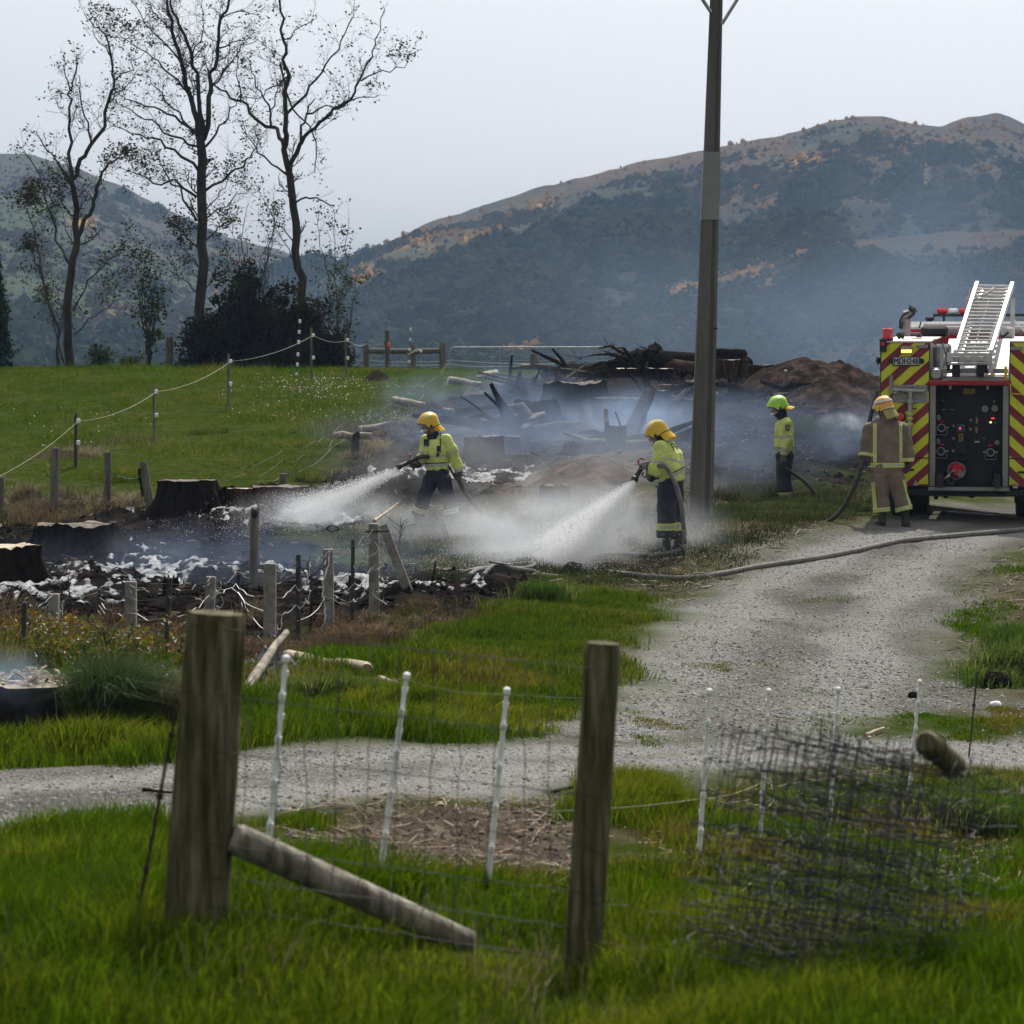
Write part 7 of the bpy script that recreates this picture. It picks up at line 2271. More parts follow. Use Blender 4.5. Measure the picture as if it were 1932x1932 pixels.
# ---- the left firefighter
def person_left():
    d = 44.8
    z = grid_fn(1000, 1040, 5.367, d)
    fl, fr = z(975, 1790, -.12), z(440, 1770, .10)
    J = dict(head=z(628, 372, 0), neck=z(690, 505, 0), chest=z(725, 660, 0), pelvis=z(745, 1060, 0),
             sh_l=z(882, 560, -.08), el_l=z(985, 800, -.10), wr_l=z(1058, 1040, -.14), sh_r=z(590, 565, .10), el_r=z(545, 800, .12), wr_r=z(455, 905, -.16),
             hip_l=z(828, 1120, -.05), kn_l=z(912, 1400, -.10), an_l=z(965, 1680, -.10), hip_r=z(665, 1120, .06), kn_r=z(548, 1390, .04), an_r=z(470, 1650, .10), foot_l=fl, foot_r=fr)
    for s in 'lr': J['foot_' + s].z = gz(J['an_' + s].x, J['an_' + s].y) - .01
    kit = dict(torso=(.185, .130), jacket=M_lime, trouser=M_navy, glove=M_gbrown, collar=M_navy, hem=.20, belly=1.12,
               hand_l=((.15, -.25, -1), (-1, .2, -.1)), hand_r=((-1, -.25, -.15), (.1, -.9, .2)), curl_l=1.1, curl_r=1.15, leg_r=(.125, .108, .105), cuff=.12,
               ff_l=Vector((-.3, -.95, 0)), ff_r=Vector((-.9, -.35, 0)))
    root, j, jk, tr, F, lat = firefighter('firefighter in yellow helmet and lime jacket at the left, spraying a water jet leftwards', z, J, (-.55, -.85), (-.96, -.28, -.10), (0, 0, 1), kit, 1.0)
    o = root.location
    helmet(root, J['head'] + Vector((0, 0, .055)), Vector((-.96, -.28, -.12)), Vector((-.05, 0, 1)), M_helmy, M_flapy, 'plain', flap_out=.075, flap_len=.10)
    hp = j['pelvis'].lerp(j['chest'], .20)
    up_ = (j['chest'] - j['pelvis']).normalized()
    notarm = lambda c, n: abs((c - j['chest']).dot(lat)) < .205
    band(jk.data, 'hem_band', M_refl, jk, [(hp + up_ * .045, -up_), (hp + up_ * .085, up_)], notarm)
    band(jk.data, 'hem_line', M_navy, jk, [(hp + up_ * .095, -up_), (hp + up_ * .110, up_)], notarm)
    band(jk.data, 'chest_band', M_refl, jk, [(j['chest'] - up_ * .150, -up_), (j['chest'] - up_ * .128, up_)], notarm)
    for s in 'lr':
        ringband(jk.data, 'sleeve_band', M_refl, jk, j['sh_' + s], j['el_' + s], .72, .82, .13)
        ringband(jk.data, 'cuff_band', M_refl, jk, j['el_' + s], j['wr_' + s], .74, .88, .13)
        ringband(jk.data, 'cuff', M_navy, jk, j['el_' + s], j['wr_' + s], .925, 1.05, .13, .006)
        ringband(tr.data, 'leg_band', M_limetape, tr, j['kn_' + s], j['an_' + s], .44, .50, .2); ringband(tr.data, 'leg_band', M_refl, tr, j['kn_' + s], j['an_' + s], .505, .62, .2); ringband(tr.data, 'leg_band', M_limetape, tr, j['kn_' + s], j['an_' + s], .625, .68, .2)
    vw = Vector((0, -1, 0))
    patch_on(jk.data, 'arm_badge', .062, .085, z(958, 605) - o, Vector((.7, -.7, .1)), Vector((0, 0, 1)), M_navy, jk, shield=True)
    patch_on(jk.data, 'chest_badge', .085, .11, z(592, 605) - o, Vector((-.2, -1, 0)), Vector((0, 0, 1)), M_navy, jk)
    patch_on(jk.data, 'name_tape', .075, .018, z(588, 662) - o, Vector((-.2, -1, 0)), Vector((0, 0, 1)), M_refl, jk, off=.009)
    patch_on(jk.data, 'zip', .014, .10, z(655, 610) - o, Vector((-.4, -1, 0)), Vector((0, 0, 1)), M_navy, jk)
    patch_on(jk.data, 'pocket_flap', .075, .10, z(595, 740) - o, Vector((-.3, -1, 0)), Vector((0, 0, 1)), M_lime, jk, off=.012)
    patch_on(jk.data, 'strap', .016, .30, z(790, 600) - o, Vector((0, -1, 0)), Vector((0, 0, 1)), M_black, jk, off=.008)
    q = z(758, 690, -.17) - o; MB().box(q, (.05, .035, .09), bev=.008).build('radio_mic', M_black, root)
    q = z(752, 770, -.17) - o; MB().box(q, (.045, .03, .06), bev=.008).build('radio_mic', M_black, root)
    # branch pipe and hose
    n0, n1, n2 = z(190, 950, -.42), z(335, 880, -.32), z(450, 822, -.22)
    r2 = thing('nozzle', 'black hose nozzle with red bail handle held by the left firefighter', 'nozzle', n1)
    L0, L1, L2 = n0 - n1, Vector((0, 0, 0)), n2 - n1
    MB().tube([L0, L0.lerp(L1, .22), L0.lerp(L1, .3), L0.lerp(L1, .85), L1], [.042, .046, .036, .030, .036], 14).build('barrel', M_black, r2)
    MB().tube([L1, L2], .036, 12).build('body', M_dark, r2)
    q = z(372, 850, -.27) - n1
    MB().tube([q + Vector((0, -.03, -.01)), q + Vector((-.02, -.03, .09)), q + Vector((-.01, .03, .10)), q + Vector((0, .03, -.01))], .011, 6).build('bail_handle', M_hred, r2)
    q = z(395, 900, -.24) - n1
    MB().tube([q, q + Vector((.02, 0, -.10))], [.02, .018], 8).build('grip', M_black, r2)
    hose('dark hose running under the left firefighter\'s arm and trailing behind to the right', [n2, z(520, 800, -.18), z(590, 800, -.12), z(760, 840, .12), z(930, 960, .06), z(990, 1060, -.10), z(1045, 1120, -.20), z(1110, 1270, -.22), z(1230, 1430, -.18), z(1370, 1600, -.1), G(905, 980), G(935, 992), G(960, 1000), G(1000, 1012)], .036, M_hose)
person_left()

# ---- the hunched firefighter by the pole
def person_mid():
    d = 40.0
    z = grid_fn(1600, 1080, 4.83, d)
    J = dict(head=z(528, 262, .02), neck=z(602, 345, 0), chest=z(690, 500, 0), pelvis=z(715, 880, 0),
             sh_l=z(575, 415, -.17), el_l=z(545, 690, -.22), wr_l=z(418, 668, -.18), sh_r=z(640, 420, .17), el_r=z(560, 720, .20), wr_r=z(432, 770, .0),
             hip_l=z(680, 950, -.08), kn_l=z(650, 1240, -.11), an_l=z(655, 1590, -.10), hip_r=z(745, 950, .08), kn_r=z(735, 1260, .10), an_r=z(800, 1600, .08), foot_l=z(640, 1730), foot_r=z(800, 1730))
    for s in 'lr': J['foot_' + s].z = gz(J['an_' + s].x, J['an_' + s].y) - .01
    kit = dict(torso=(.20, .150), jacket=M_lime, trouser=M_navy, glove=M_glove, collar=None, hem=.14, belly=1.12, hem_r=1.05,
               hand_l=((-.75, .15, .65), (-.4, .6, -.55)), hand_r=((-1, -.35, .1), (.0, -.5, 1)), curl_l=1.1, curl_r=1.0, leg_r=(.145, .128, .125), cuff=.14,
               ff_l=Vector((-.9, .2, 0)), ff_r=Vector((-.75, .5, 0)), sleeve_r=(.095, .085, .068))
    root, j, jk, tr, F, lat = firefighter('hunched firefighter in yellow helmet and lime jacket, back half turned, beside the concrete pole', z, J, (-.80, .55), (-.86, .32, -.42), (-.35, .1, 1), kit, 3.0)
    o = root.location
    helmet(root, J['head'] + Vector((.012, 0, .06)), Vector((-.86, .36, -.38)), Vector((-.35, .1, 1)), M_helmy, M_flapy, 'plain', flap_out=.055, flap_len=.125)
    MB().tube([j['neck'] + Vector((.03, 0, .03)), j['neck'].lerp(j['head'], .6) + Vector((-.02, -.02, 0))], [.075, .07], 12).build('hood', M_navy, root, smooth=True)
    up_ = (j['chest'] - j['pelvis']).normalized()
    hp = j['pelvis'].lerp(j['chest'], .14)
    keep = lambda c, n: (c - j['chest']).dot(Vector((1, 0, 0))) > -.24 and c.y > j['el_l'].y + .085 if (c - j['el_l']).length < .2 else True
    tl = (up_ + Vector((-.36, 0, 0))).normalized()
    band(jk.data, 'hem_band', M_refl, jk, [(hp + up_ * .05, -tl), (hp + up_ * .085, tl)], keep)
    band(jk.data, 'hem_line', M_navy, jk, [(hp + up_ * .100, -tl), (hp + up_ * .115, tl)], keep)
    tl2 = Vector((.25, 0, 1)).normalized()
    band(jk.data, 'back_band', M_refl, jk, [(j['chest'] - up_ * .07, -tl2), (j['chest'] - up_ * .045, tl2)], lambda c, n: n.x > -.15 and c.x > j['chest'].x - .10)
    for s in 'lr':
        ringband(jk.data, 'sleeve_band', M_refl, jk, j['sh_' + s], j['el_' + s], .64, .73, .14)
        ringband(jk.data, 'cuff', M_navy, jk, j['el_' + s], j['wr_' + s], .87, 1.05, .14, .006)
        for nm, mt, a0, a1 in (('leg_band', M_limetape, .34, .40), ('leg_band', M_refl, .402, .53), ('leg_band', M_limetape, .532, .59)): ringband(tr.data, nm, mt, tr, j['kn_' + s], j['an_' + s], a0, a1, .2)
    bn = Vector((.80, -.45, .42))
    on_surface(jk.data, root, 'back_lettering', 'FIRE', .15, z(752, 410, 0) - o, bn, Vector((-.3, 0, 1)), M_navy, jk)
    patch_on(jk.data, 'arm_badge', .07, .095, z(508, 430) - o, Vector((-.55, -.8, .2)), Vector((0, 0, 1)), M_navy, jk, shield=True)
    n0, n1, n2 = z(240, 832, -.16), z(325, 690, -.13), z(372, 625, -.12)
    r2 = thing('nozzle', 'black hose nozzle with looped pistol grip held by the hunched firefighter', 'nozzle', n1)
    L0, L2 = n0 - n1, n2 - n1
    MB().tube([L0, L0 * .72, L0 * .62, L0 * .15, Vector((0, 0, 0))], [.05, .052, .034, .030, .036], 14).build('barrel', M_black, r2)
    MB().tube([Vector((0, 0, 0)), L2], .034, 12).build('body', M_dark, r2)
    q = z(320, 640, -.13) - n1
    MB().tube([q + Vector((.01, 0, -.04)), q + Vector((-.03, 0, .06)), q + Vector((.01, 0, .10)), q + Vector((.06, 0, .08))], .013, 7).build('bail_handle', M_hred, r2)
    hose('brown hose passing under the hunched firefighter\'s arm and lying along the ground', [n2, z(470, 610, -.05), z(560, 640, -.30), z(625, 640, -.32), z(690, 720, -.30), z(745, 820, -.31), z(795, 950, -.32), z(840, 1130, -.32), z(858, 1300, -.30), z(875, 1480, -.28), z(882, 1600, -.27), G(1290, 1036, .16), G(1282, 1046, .05), G(1262, 1051, .04), G(1235, 1055, .04), G(1200, 1056, .04), G(1160, 1056, .04), G(1120, 1058, .03)], .030, M_hosegrey)
person_mid()

# ---- the lime-helmeted firefighter
def person_lime():
    d = 48.0
    z = grid_fn(1950, 1000, 5.22, d)
    J = dict(head=z(398, 335, 0), neck=z(452, 450, 0), chest=z(475, 610, 0), pelvis=z(480, 985, 0),
             sh_l=z(512, 525, -.16), el_l=z(530, 760, -.22), wr_l=z(470, 975, -.22), sh_r=z(470, 530, .17), el_r=z(470, 760, .20), wr_r=z(400, 960, .16),
             hip_l=z(480, 1060, -.08), kn_l=z(490, 1320, -.08), an_l=z(505, 1610, -.09), hip_r=z(470, 1060, .09), kn_r=z(470, 1320, .09), an_r=z(490, 1620, .09), foot_l=z(500, 1690), foot_r=z(480, 1690))
    for s in 'lr': J['foot_' + s].z = min(gz(J['an_' + s].x, J['an_' + s].y), J['an_' + s].z - .06)
    kit = dict(torso=(.20, .138), jacket=M_lime, trouser=M_navy, glove=M_glove, hood=True, hem=.10, belly=1.08, leg_r=(.125, .112, .102), cuff=.10,
               hand_l=((-.1, -.08, -1), (0, .9, 0)), hand_r=((-.1, .05, -1), (0, -.9, 0)), curl_l=.7, curl_r=.6, sleeve_r=(.085, .08, .066))
    root, j, jk, tr, F, lat = firefighter('firefighter in bright lime green helmet standing in profile in long grass, looking down', z, J, (-1, -.12), (-.93, -.1, -.36), (-.3, 0, 1), kit, 6.0)
    o = root.location
    helmet(root, J['head'] + Vector((.0, 0, .06)), Vector((-.97, -.1, -.22)), Vector((-.2, 0, 1)), M_helmg, M_flapy, 'plain', flap_out=.10, flap_len=.055)
    up_ = (j['chest'] - j['pelvis']).normalized()
    hp = j['pelvis'].lerp(j['chest'], .10)
    tor = lambda c, n: (c - j['el_l']).dot(Vector((0, 1, 0))) > .10 or c.x < j['el_l'].x - .095
    band(jk.data, 'hem_band', M_refl, jk, [(hp + up_ * .04, -up_), (hp + up_ * .075, up_)], tor)
    band(jk.data, 'hem_line', M_navy, jk, [(hp + up_ * .095, -up_), (hp + up_ * .108, up_)], tor)
    band(jk.data, 'chest_band', M_refl, jk, [(j['chest'] - up_ * .135, -up_), (j['chest'] - up_ * .105, up_)], tor)
    for s in 'lr':
        ringband(jk.data, 'sleeve_band', M_refl, jk, j['sh_' + s], j['el_' + s], .80, .90, .13)
        ringband(jk.data, 'cuff_band', M_refl, jk, j['el_' + s], j['wr_' + s], .60, .74, .13)
        for mt, a0, a1 in ((M_limetape, .52, .58), (M_refl, .582, .72), (M_limetape, .722, .78)): ringband(tr.data, 'leg_band', mt, tr, j['kn_' + s], j['an_' + s], a0, a1, .2)
    bd = patch_on(jk.data, 'arm_badge', .075, .10, z(490, 590) - o, Vector((.05, -1, 0)), Vector((0, 0, 1)), M_navy, jk, shield=True)
    patch_on(jk.data, 'badge_centre', .045, .06, z(490, 592) - o, Vector((.05, -1, 0)), Vector((0, 0, 1)), M_aludull, jk, off=.010, shield=True)
    patch_on(jk.data, 'pocket_flap', .07, .05, z(345, 690) - o, Vector((-.7, -.7, 0)), Vector((0, 0, 1)), M_lime, jk, off=.014)
    hose('black hose hanging from the lime-helmeted firefighter\'s glove into the grass', [z(452, 1040, -.30), z(470, 1110, -.30), z(515, 1160, -.28), z(600, 1215, -.25), z(700, 1280, -.2), z(790, 1360, -.2), z(860, 1450, -.2), z(900, 1560, -.2), z(900, 1640, -.2), z(885, 1740, -.2), z(865, 1800, -.15)], .032, M_hose)
person_lime()

# ---- the tan-suited firefighter at the engine
def person_tan():
    d = 43.0
    z = grid_fn(2200, 1000, 4.832, d)
    J = dict(head=z(488, 330, .02), neck=z(520, 440, 0), chest=z(515, 600, 0), pelvis=z(515, 1060, 0),
             sh_l=z(325, 560, 0), el_l=z(270, 760, .03), wr_l=z(248, 930, -.02), sh_r=z(715, 570, 0), el_r=z(785, 790, .03), wr_r=z(798, 1000, .02),
             hip_l=z(430, 1160, 0), kn_l=z(445, 1400, .02), an_l=z(470, 1660, 0), hip_r=z(620, 1160, 0), kn_r=z(690, 1400, .03), an_r=z(752, 1640, .0), foot_l=z(462, 1755), foot_r=z(770, 1750))
    for s in 'lr': J['foot_' + s].z = gz(J['an_' + s].x, J['an_' + s].y) - .01
    kit = dict(torso=(.245, .150), jacket=M_tan, trouser=M_tan, glove=M_boot, hem=-.02, belly=1.05, hem_r=1.06, leg_r=(.138, .120, .118), cuff=.20,
               hand_l=((-.05, -.15, -1), (1, 0, 0)), hand_r=((.02, -.1, -1), (-1, 0, 0)), curl_l=1.0, curl_r=.55, sleeve_r=(.105, .092, .078), ff_l=Vector((-.25, 1, 0)), ff_r=Vector((.35, 1, 0)))
    root, j, jk, tr, F, lat = firefighter('firefighter in tan suit with yellow tape, seen from behind at the engine\'s left corner', z, J, (.03, 1), (-.66, .66, -.30), (-.1, .1, 1), kit, 9.0)
    o = root.location
    helmet(root, J['head'] + Vector((.0, 0, .055)), Vector((-.72, .66, -.18)), Vector((-.12, .06, 1)), M_helmo, M_flapt, 'officer', flap_out=.055, flap_len=.15)
    MB().tube([j['neck'] - Vector((0, 0, .06)), j['neck'].lerp(j['head'], .5)], [.10, .075], 12).build('collar', M_tan, root, smooth=True)
    Zv = Vector((0, 0, 1)); X = Vector((1, 0, 0))
    zz = lambda Y: (z(515, Y) - o)
    tor = lambda c, n: abs(c.x - j['chest'].x) < .262
    for Y0, Y1, mt in ((990, 1006, M_limetape), (1007, 1027, M_refl), (1028, 1044, M_limetape)):
        band(jk.data, 'hem_tape', mt, jk, [(zz(Y1), -Zv), (zz(Y0), Zv)], tor)
    for c0 in (365, 690):
        for dx, w, mt in ((-20, 12, M_limetape), (-8, 16, M_refl), (8, 12, M_limetape)):
            a, b_ = z(c0 + dx, 700) - o, z(c0 + dx + w, 700) - o
            band(jk.data, 'back_tape', mt, jk, [(a, -X), (b_, X), (zz(985), -Zv), (zz(495), Zv)], lambda c, n: n.y < -.05)
    for s in 'lr':
        for a0, a1, mt in ((.66, .73, M_limetape), (.73, .80, M_refl), (.80, .87, M_limetape)): ringband(jk.data, 'cuff_tape', mt, jk, j['el_' + s], j['wr_' + s], a0, a1, .14)
        for a0, a1, mt in ((.60, .66, M_limetape), (.66, .74, M_refl), (.74, .80, M_limetape)): ringband(tr.data, 'leg_tape', mt, tr, j['kn_' + s], j['an_' + s], a0, a1, .2)
        sg = -1 if s == 'l' else 1
        for q0, q1, mt in ((.40, .50, M_limetape), (.50, .62, M_refl), (.62, .72, M_limetape)):
            def keep(c, n, sg=sg, s=s, q0=q0, q1=q1):
                f = (c.z - j['kn_' + s].z) / (j['an_' + s].z - j['kn_' + s].z)
                cx = j['kn_' + s].x + (j['an_' + s].x - j['kn_' + s].x) * max(f, -.9)
                r = (c.x - cx) * sg / .125
                return q0 + .22 < r < q1 + .24 and n.y < .1
            band(tr.data, 'side_tape', mt, tr, [(j['kn_' + s].lerp(j['an_' + s], .60), (j['an_' + s] - j['kn_' + s]).normalized()), (j['hip_' + s].lerp(j['kn_' + s], .25), (j['hip_' + s] - j['kn_' + s]).normalized())], keep)
    # hose from the shoulder to the hand and down to the grass
    hose('black hose over the tan firefighter\'s shoulder', [z(415, 80, .30), z(395, 140, .28), z(360, 260, .24), z(325, 400, .20), z(300, 500, .2), z(262, 620, .24), z(240, 780, .2), z(235, 900, .08), z(236, 965, -.04)], .034, M_hose)
    hose('black hose curving from the tan firefighter\'s left hand down into the grass', [z(238, 940, -.05), z(215, 1020, -.06), z(170, 1160, -.05), z(110, 1310, 0), z(40, 1440, .05), z(-50, 1590, .1), z(-150, 1690, .15), z(-230, 1740, .2), z(-290, 1752, .2)], .034, M_hose)
person_tan()
# ------------------------------------------------------------------ grass and plants
M_grass = leafmat('grass_blades', rough=.7, trans=.46, spec=0)
M_dryg = leafmat('dry_grass', rough=.7, trans=.3, spec=.03, hue=(1.2, 1.1, .9, 1))
M_shrubl = leafmat('shrub_leaves', rough=.4, trans=.4, spec=.4, hue=(1.5, 1.4, .6, 1))

def blades(name, pts, h, w, lean, cols, mat, seed=0, three=True, wind=(.25, 0.0), label_kind='stuff', z0=None, origin=None, parent=None):
    rg = np.random.default_rng(seed)
    n = len(pts)
    z = (gz(pts[:, 0], pts[:, 1]) if z0 is None else z0) - .015
    a = rg.uniform(0, 6.283, n)
    dx, dy = np.cos(a) + wind[0], np.sin(a) + wind[1]
    f = rg.uniform(0, 6.283, n)
    sx, sy = np.cos(f) * w / 2, np.sin(f) * w / 2
    B = np.stack([pts[:, 0], pts[:, 1], z], 1)
    D = np.stack([dx, dy, np.zeros(n)], 1)
    Sd = np.stack([sx, sy, np.zeros(n)], 1)
    up = np.zeros((n, 3)); up[:, 2] = 1
    hh, ll = h[:, None], lean[:, None]
    mid = B + up * hh * .58 + D * ll * hh * .28
    tip = B + up * hh * (1 - .38 * ll) + D * ll * hh * .85
    if three:
        V = np.stack([B - Sd, B + Sd, mid - Sd * .75, mid + Sd * .75, tip], 1).reshape(-1, 3)
        k = (np.arange(n) * 5)[:, None]
        F = (k + np.array([[0, 1, 3, 2, 2, 3, 4]])).ravel()
        sz = np.tile([4, 3], n); rep = 5
        shade = np.array([.85, .85, 1, 1, 1.12])
    else:
        V = np.stack([B - Sd, B + Sd, tip], 1).reshape(-1, 3)
        F = np.arange(3 * n); sz = np.full(n, 3); rep = 3
    C = np.repeat(cols, rep, axis=0)
    if origin is not None: V = V - np.array(origin)
    me = np_mesh(name, V, F, sz, mat, cols=C)
    o = link_mesh(name, me, parent, loc=origin if parent is None else None)
    if label_kind: tag(o, kind=label_kind)
    return o

PAL = dict(
    lush=[(.042, .076, .006), (.062, .098, .008), (.024, .044, .005), (.086, .112, .010), (.105, .115, .020)],
    verge=[(.040, .080, .004), (.060, .100, .005), (.024, .048, .004), (.085, .102, .012), (.105, .090, .035)],
    grey=[(.038, .064, .016), (.055, .078, .020), (.070, .080, .030), (.10, .092, .045), (.024, .04, .011)],
    paddock=[(.044, .073, .008), (.056, .084, .009), (.036, .060, .007), (.062, .086, .012), (.080, .086, .022)],
    dry=[(.13, .105, .062), (.18, .15, .10), (.085, .068, .042), (.06, .05, .03), (.24, .21, .15)],
    scorched=[(.10, .07, .042), (.16, .115, .07), (.05, .038, .028), (.22, .17, .11), (.06, .065, .02)],
    tuss=[(.040, .072, .022), (.062, .098, .034), (.095, .125, .060), (.026, .048, .016), (.14, .155, .09)])

def colours(rg, pal, n, x, y, sc=.9):
    p = np.array(PAL[pal])
    q = fbm(x * sc, y * sc, 77, 4)
    i = np.clip(((q - .5) * 3.2 + .42 + rg.normal(0, .20, n)) * len(p), 0, len(p) - 1).astype(int)
    return p[i] * rg.uniform(.7, 1.35, (n, 1))

def field(name, poly, n, pal, h, w=.006, lean=(.2, 1.0), mat=None, seed=0, clump=.06, clumps=None, dens=None, three=True, avoid=True, hn=(.5, 1.5), hs=1.3, feather=.5):
    rg = np.random.default_rng(seed)
    z = zone(poly) if isinstance(poly[0][0], int) or poly[0][1] > 160 else poly
    zz_ = np.array(z); lo, hi = zz_.min(0), zz_.max(0)
    out = np.zeros((0, 2)); need = n
    for _ in range(14):
        if len(out) >= n: break
        m = max(2000, need // (8 if clump else 1))
        c = lo + (hi - lo) * rg.random((m, 2))
        if clump:
            c = np.repeat(c, 9, axis=0) + rg.normal(0, clump, (m * 9, 2))
        sd_ = poly_sd(c[:, 0], c[:, 1], z) + (fbm(c[:, 0] * 1.7, c[:, 1] * 1.7, 7, 3) - .5) * feather * 2.2
        c = c[rg.random(len(c)) < sstep(0, feather, sd_)]
        keep = np.abs(c[:, 0]) < .19 * c[:, 1] + 1.6
        if avoid:
            g, b_, d_, s_, sw, md = weights(c[:, 0], c[:, 1])
            pr = (1 - g) * (1 - b_) * (1 - .8 * d_) * (1 - .5 * sw)
            keep &= rg.random(len(c)) < pr
        if dens is not None: keep &= rg.random(len(c)) < dens(c[:, 0], c[:, 1])
        out = np.concatenate([out, c[keep]])
    p = out[:n]
    n = len(p)
    q = fbm(p[:, 0] * hs, p[:, 1] * hs, seed + 3, 4)
    hh = (h[0] + (h[1] - h[0]) * rg.random(n)) * (hn[0] + (hn[1] - hn[0]) * np.clip((q - .3) / .4, 0, 1))
    return blades(name, p, hh, w * rg.uniform(.6, 1.4, n), rg.uniform(lean[0], lean[1], n), colours(rg, pal, n, p[:, 0], p[:, 1]), mat or M_grass, seed, three)

FRONT = [(-3.2, 7.6), (3.2, 7.6), (3.6, 11.9), (-3.6, 12.0)]
field('near_grass', FRONT, 95000, 'lush', (.07, .17), w=.0052, seed=1, clump=.05, hn=(.35, 1.8), hs=2.4, feather=.2)
field('near_weeds', FRONT, 2600, 'verge', (.03, .10), w=.022, seed=28, clump=.03, lean=(.5, 1.3), dens=lambda x, y: sstep(.52, .62, fbm(x * 2.5, y * 2.5, 97, 3)))
field('near_straw', FRONT, 1500, 'dry', (.10, .24), w=.003, mat=M_dryg, seed=29, clump=.08)
field('near_grass', [(-200,1730),(-200,1625),(0,1598),(300,1562),(335,1730)], 26000, 'lush', (.08, .20), w=.006, seed=2, clump=.07)
field('near_grass', [(330,1720),(420,1600),(560,1530),(700,1600),(900,1640),(1090,1580),(1100,1740)], 22000, 'verge', (.05, .14), w=.006, seed=3, clump=.08, dens=lambda x, y: sstep(.40, .58, fbm(x * 2, y * 2, 5, 3)) * .9 + .06)
field('verge_grass', [(990,1520),(1160,1482),(1300,1466),(1320,1530),(1180,1600),(1000,1570)], 11000, 'lush', (.10, .22), w=.007, seed=4, clump=.09)
field('verge_grass', [(1150,1512),(1300,1490),(1450,1478),(1560,1470),(1932,1478),(2150,1485),(2150,1780),(1100,1780),(1110,1600)], 62000, 'verge', (.06, .17), w=.007, seed=5, clump=.09, dens=lambda x, y: sstep(.36, .60, fbm(x * 1.6, y * 1.3, 15, 4)) * .95 + .08, hn=(.35, 1.5))
field('verge_grass', [(1540,1500),(1750,1490),(1932,1490),(2150,1495),(2150,1600),(1700,1570),(1500,1520)], 12000, 'tuss', (.10, .24), w=.009, seed=6, clump=.07, dens=lambda x, y: sstep(.5, .62, fbm(x * 1.8, y * 1.5, 19, 3)))
field('roadside_grass', [(-200,1495),(0,1458),(300,1440),(480,1425),(800,1408),(1060,1390),(1090,1320),(800,1285),(560,1300),(300,1330),(-200,1330)], 60000, 'lush', (.10, .26), w=.009, seed=7, clump=.11, hn=(.3, 1.5))
field('roadside_grass', [(-200,1335),(300,1335),(560,1305),(800,1290),(1090,1322),(1110,1270),(800,1230),(600,1235),(300,1235),(-200,1225)], 30000, 'verge', (.09, .26), w=.009, seed=8, clump=.12, dens=lambda x, y: sstep(.36, .56, fbm(x * 1.2, y * 1.0, 25, 4)) + .1)
field('lawn_grass', [(1120,1105),(960,1140),(800,1168),(690,1215),(640,1240),(700,1290),(900,1400),(1060,1388),(1190,1300),(1260,1195),(1300,1130)], 60000, 'paddock', (.05, .13), w=.010, seed=9, clump=.12, hn=(.4, 1.5))
field('sprayed_grass', [(700,960),(900,945),(1050,915),(1250,925),(1400,920),(1640,928),(1640,990),(1440,1045),(1290,1135),(1120,1105),(1040,1085),(860,1068),(640,1052),(590,1010)], 42000, 'grey', (.04, .13), w=.012, mat=M_dryg, seed=10, clump=.14, dens=lambda x, y: sstep(.34, .62, fbm(x * .9, y * .8, 35, 4)) + .05)
field('sprayed_straw', [(700,960),(1250,925),(1640,928),(1640,990),(1440,1045),(1290,1135),(1120,1105),(860,1068),(640,1052)], 12000, 'dry', (.03, .08), w=.010, mat=M_dryg, seed=11, clump=.14, lean=(.8, 1.4), dens=lambda x, y: sstep(.62, .40, fbm(x * .9, y * .8, 35, 4)) + .05)
field('pole_grass', [(1335,990),(1345,925),(1500,915),(1640,920),(1650,985),(1480,1010),(1350,1005)], 26000, 'grey', (.07, .20), w=.012, mat=M_dryg, seed=12, clump=.12, hn=(.35, 1.5), avoid=False, dens=lambda x, y: sstep(.3, .52, fbm(x * .9, y * .7, 45, 3)))
field('paddock_grass', [(-200,985),(0,968),(300,955),(420,930),(560,910),(640,880),(690,832),(780,788),(900,740),(1000,714),(1060,708),(900,700),(600,690),(300,688),(-200,690)], 150000, 'paddock', (.05, .12), w=.022, seed=13, clump=.18, three=False, hn=(.4, 1.5), hs=.7)
field('paddock_tufts', [(-100,960),(300,955),(420,930),(640,880),(690,830),(780,785),(600,730),(300,760),(-100,900)], 5000, 'dry', (.05, .16), w=.016, mat=M_dryg, seed=14, clump=.12, three=False, dens=lambda x, y: sstep(.56, .68, fbm(x * .35, y * .25, 55, 4)))
field('crest_grass', [(-200,705),(300,708),(660,716),(660,690),(300,684),(-200,684)], 9000, 'verge', (.10, .30), w=.02, seed=15, clump=.2, three=False)
field('far_grass', [(1400,835),(1500,790),(1650,785),(1655,830),(1500,850)], 9000, 'grey', (.06, .2), w=.02, mat=M_dryg, seed=16, clump=.2, three=False, avoid=False, dens=lambda x, y: sstep(.45, .6, fbm(x * .5, y * .4, 65, 3)))
field('bank_grass', [(1830,1305),(1850,1205),(1932,1180),(2100,1165),(2100,1315)], 9000, 'tuss', (.08, .24), w=.011, seed=17, clump=.08, avoid=False)
field('bank_grass', [(1680,1398),(1750,1340),(1932,1340),(2150,1345),(2150,1398)], 10000, 'verge', (.025, .07), w=.009, seed=18, clump=.14, avoid=False, feather=.8, dens=lambda x, y: sstep(.38, .56, fbm(x * 1.5, y * .8, 91, 4)))
field('bank_grass', [(1760,1260),(1790,1140),(1850,1070),(1932,1035),(2150,1035),(2150,1200),(1880,1215)], 14000, 'verge', (.03, .09), w=.010, mat=M_grass, seed=19, clump=.15, avoid=False, lean=(.6, 1.3), dens=lambda x, y: sstep(.4, .6, fbm(x, y, 75, 3)))
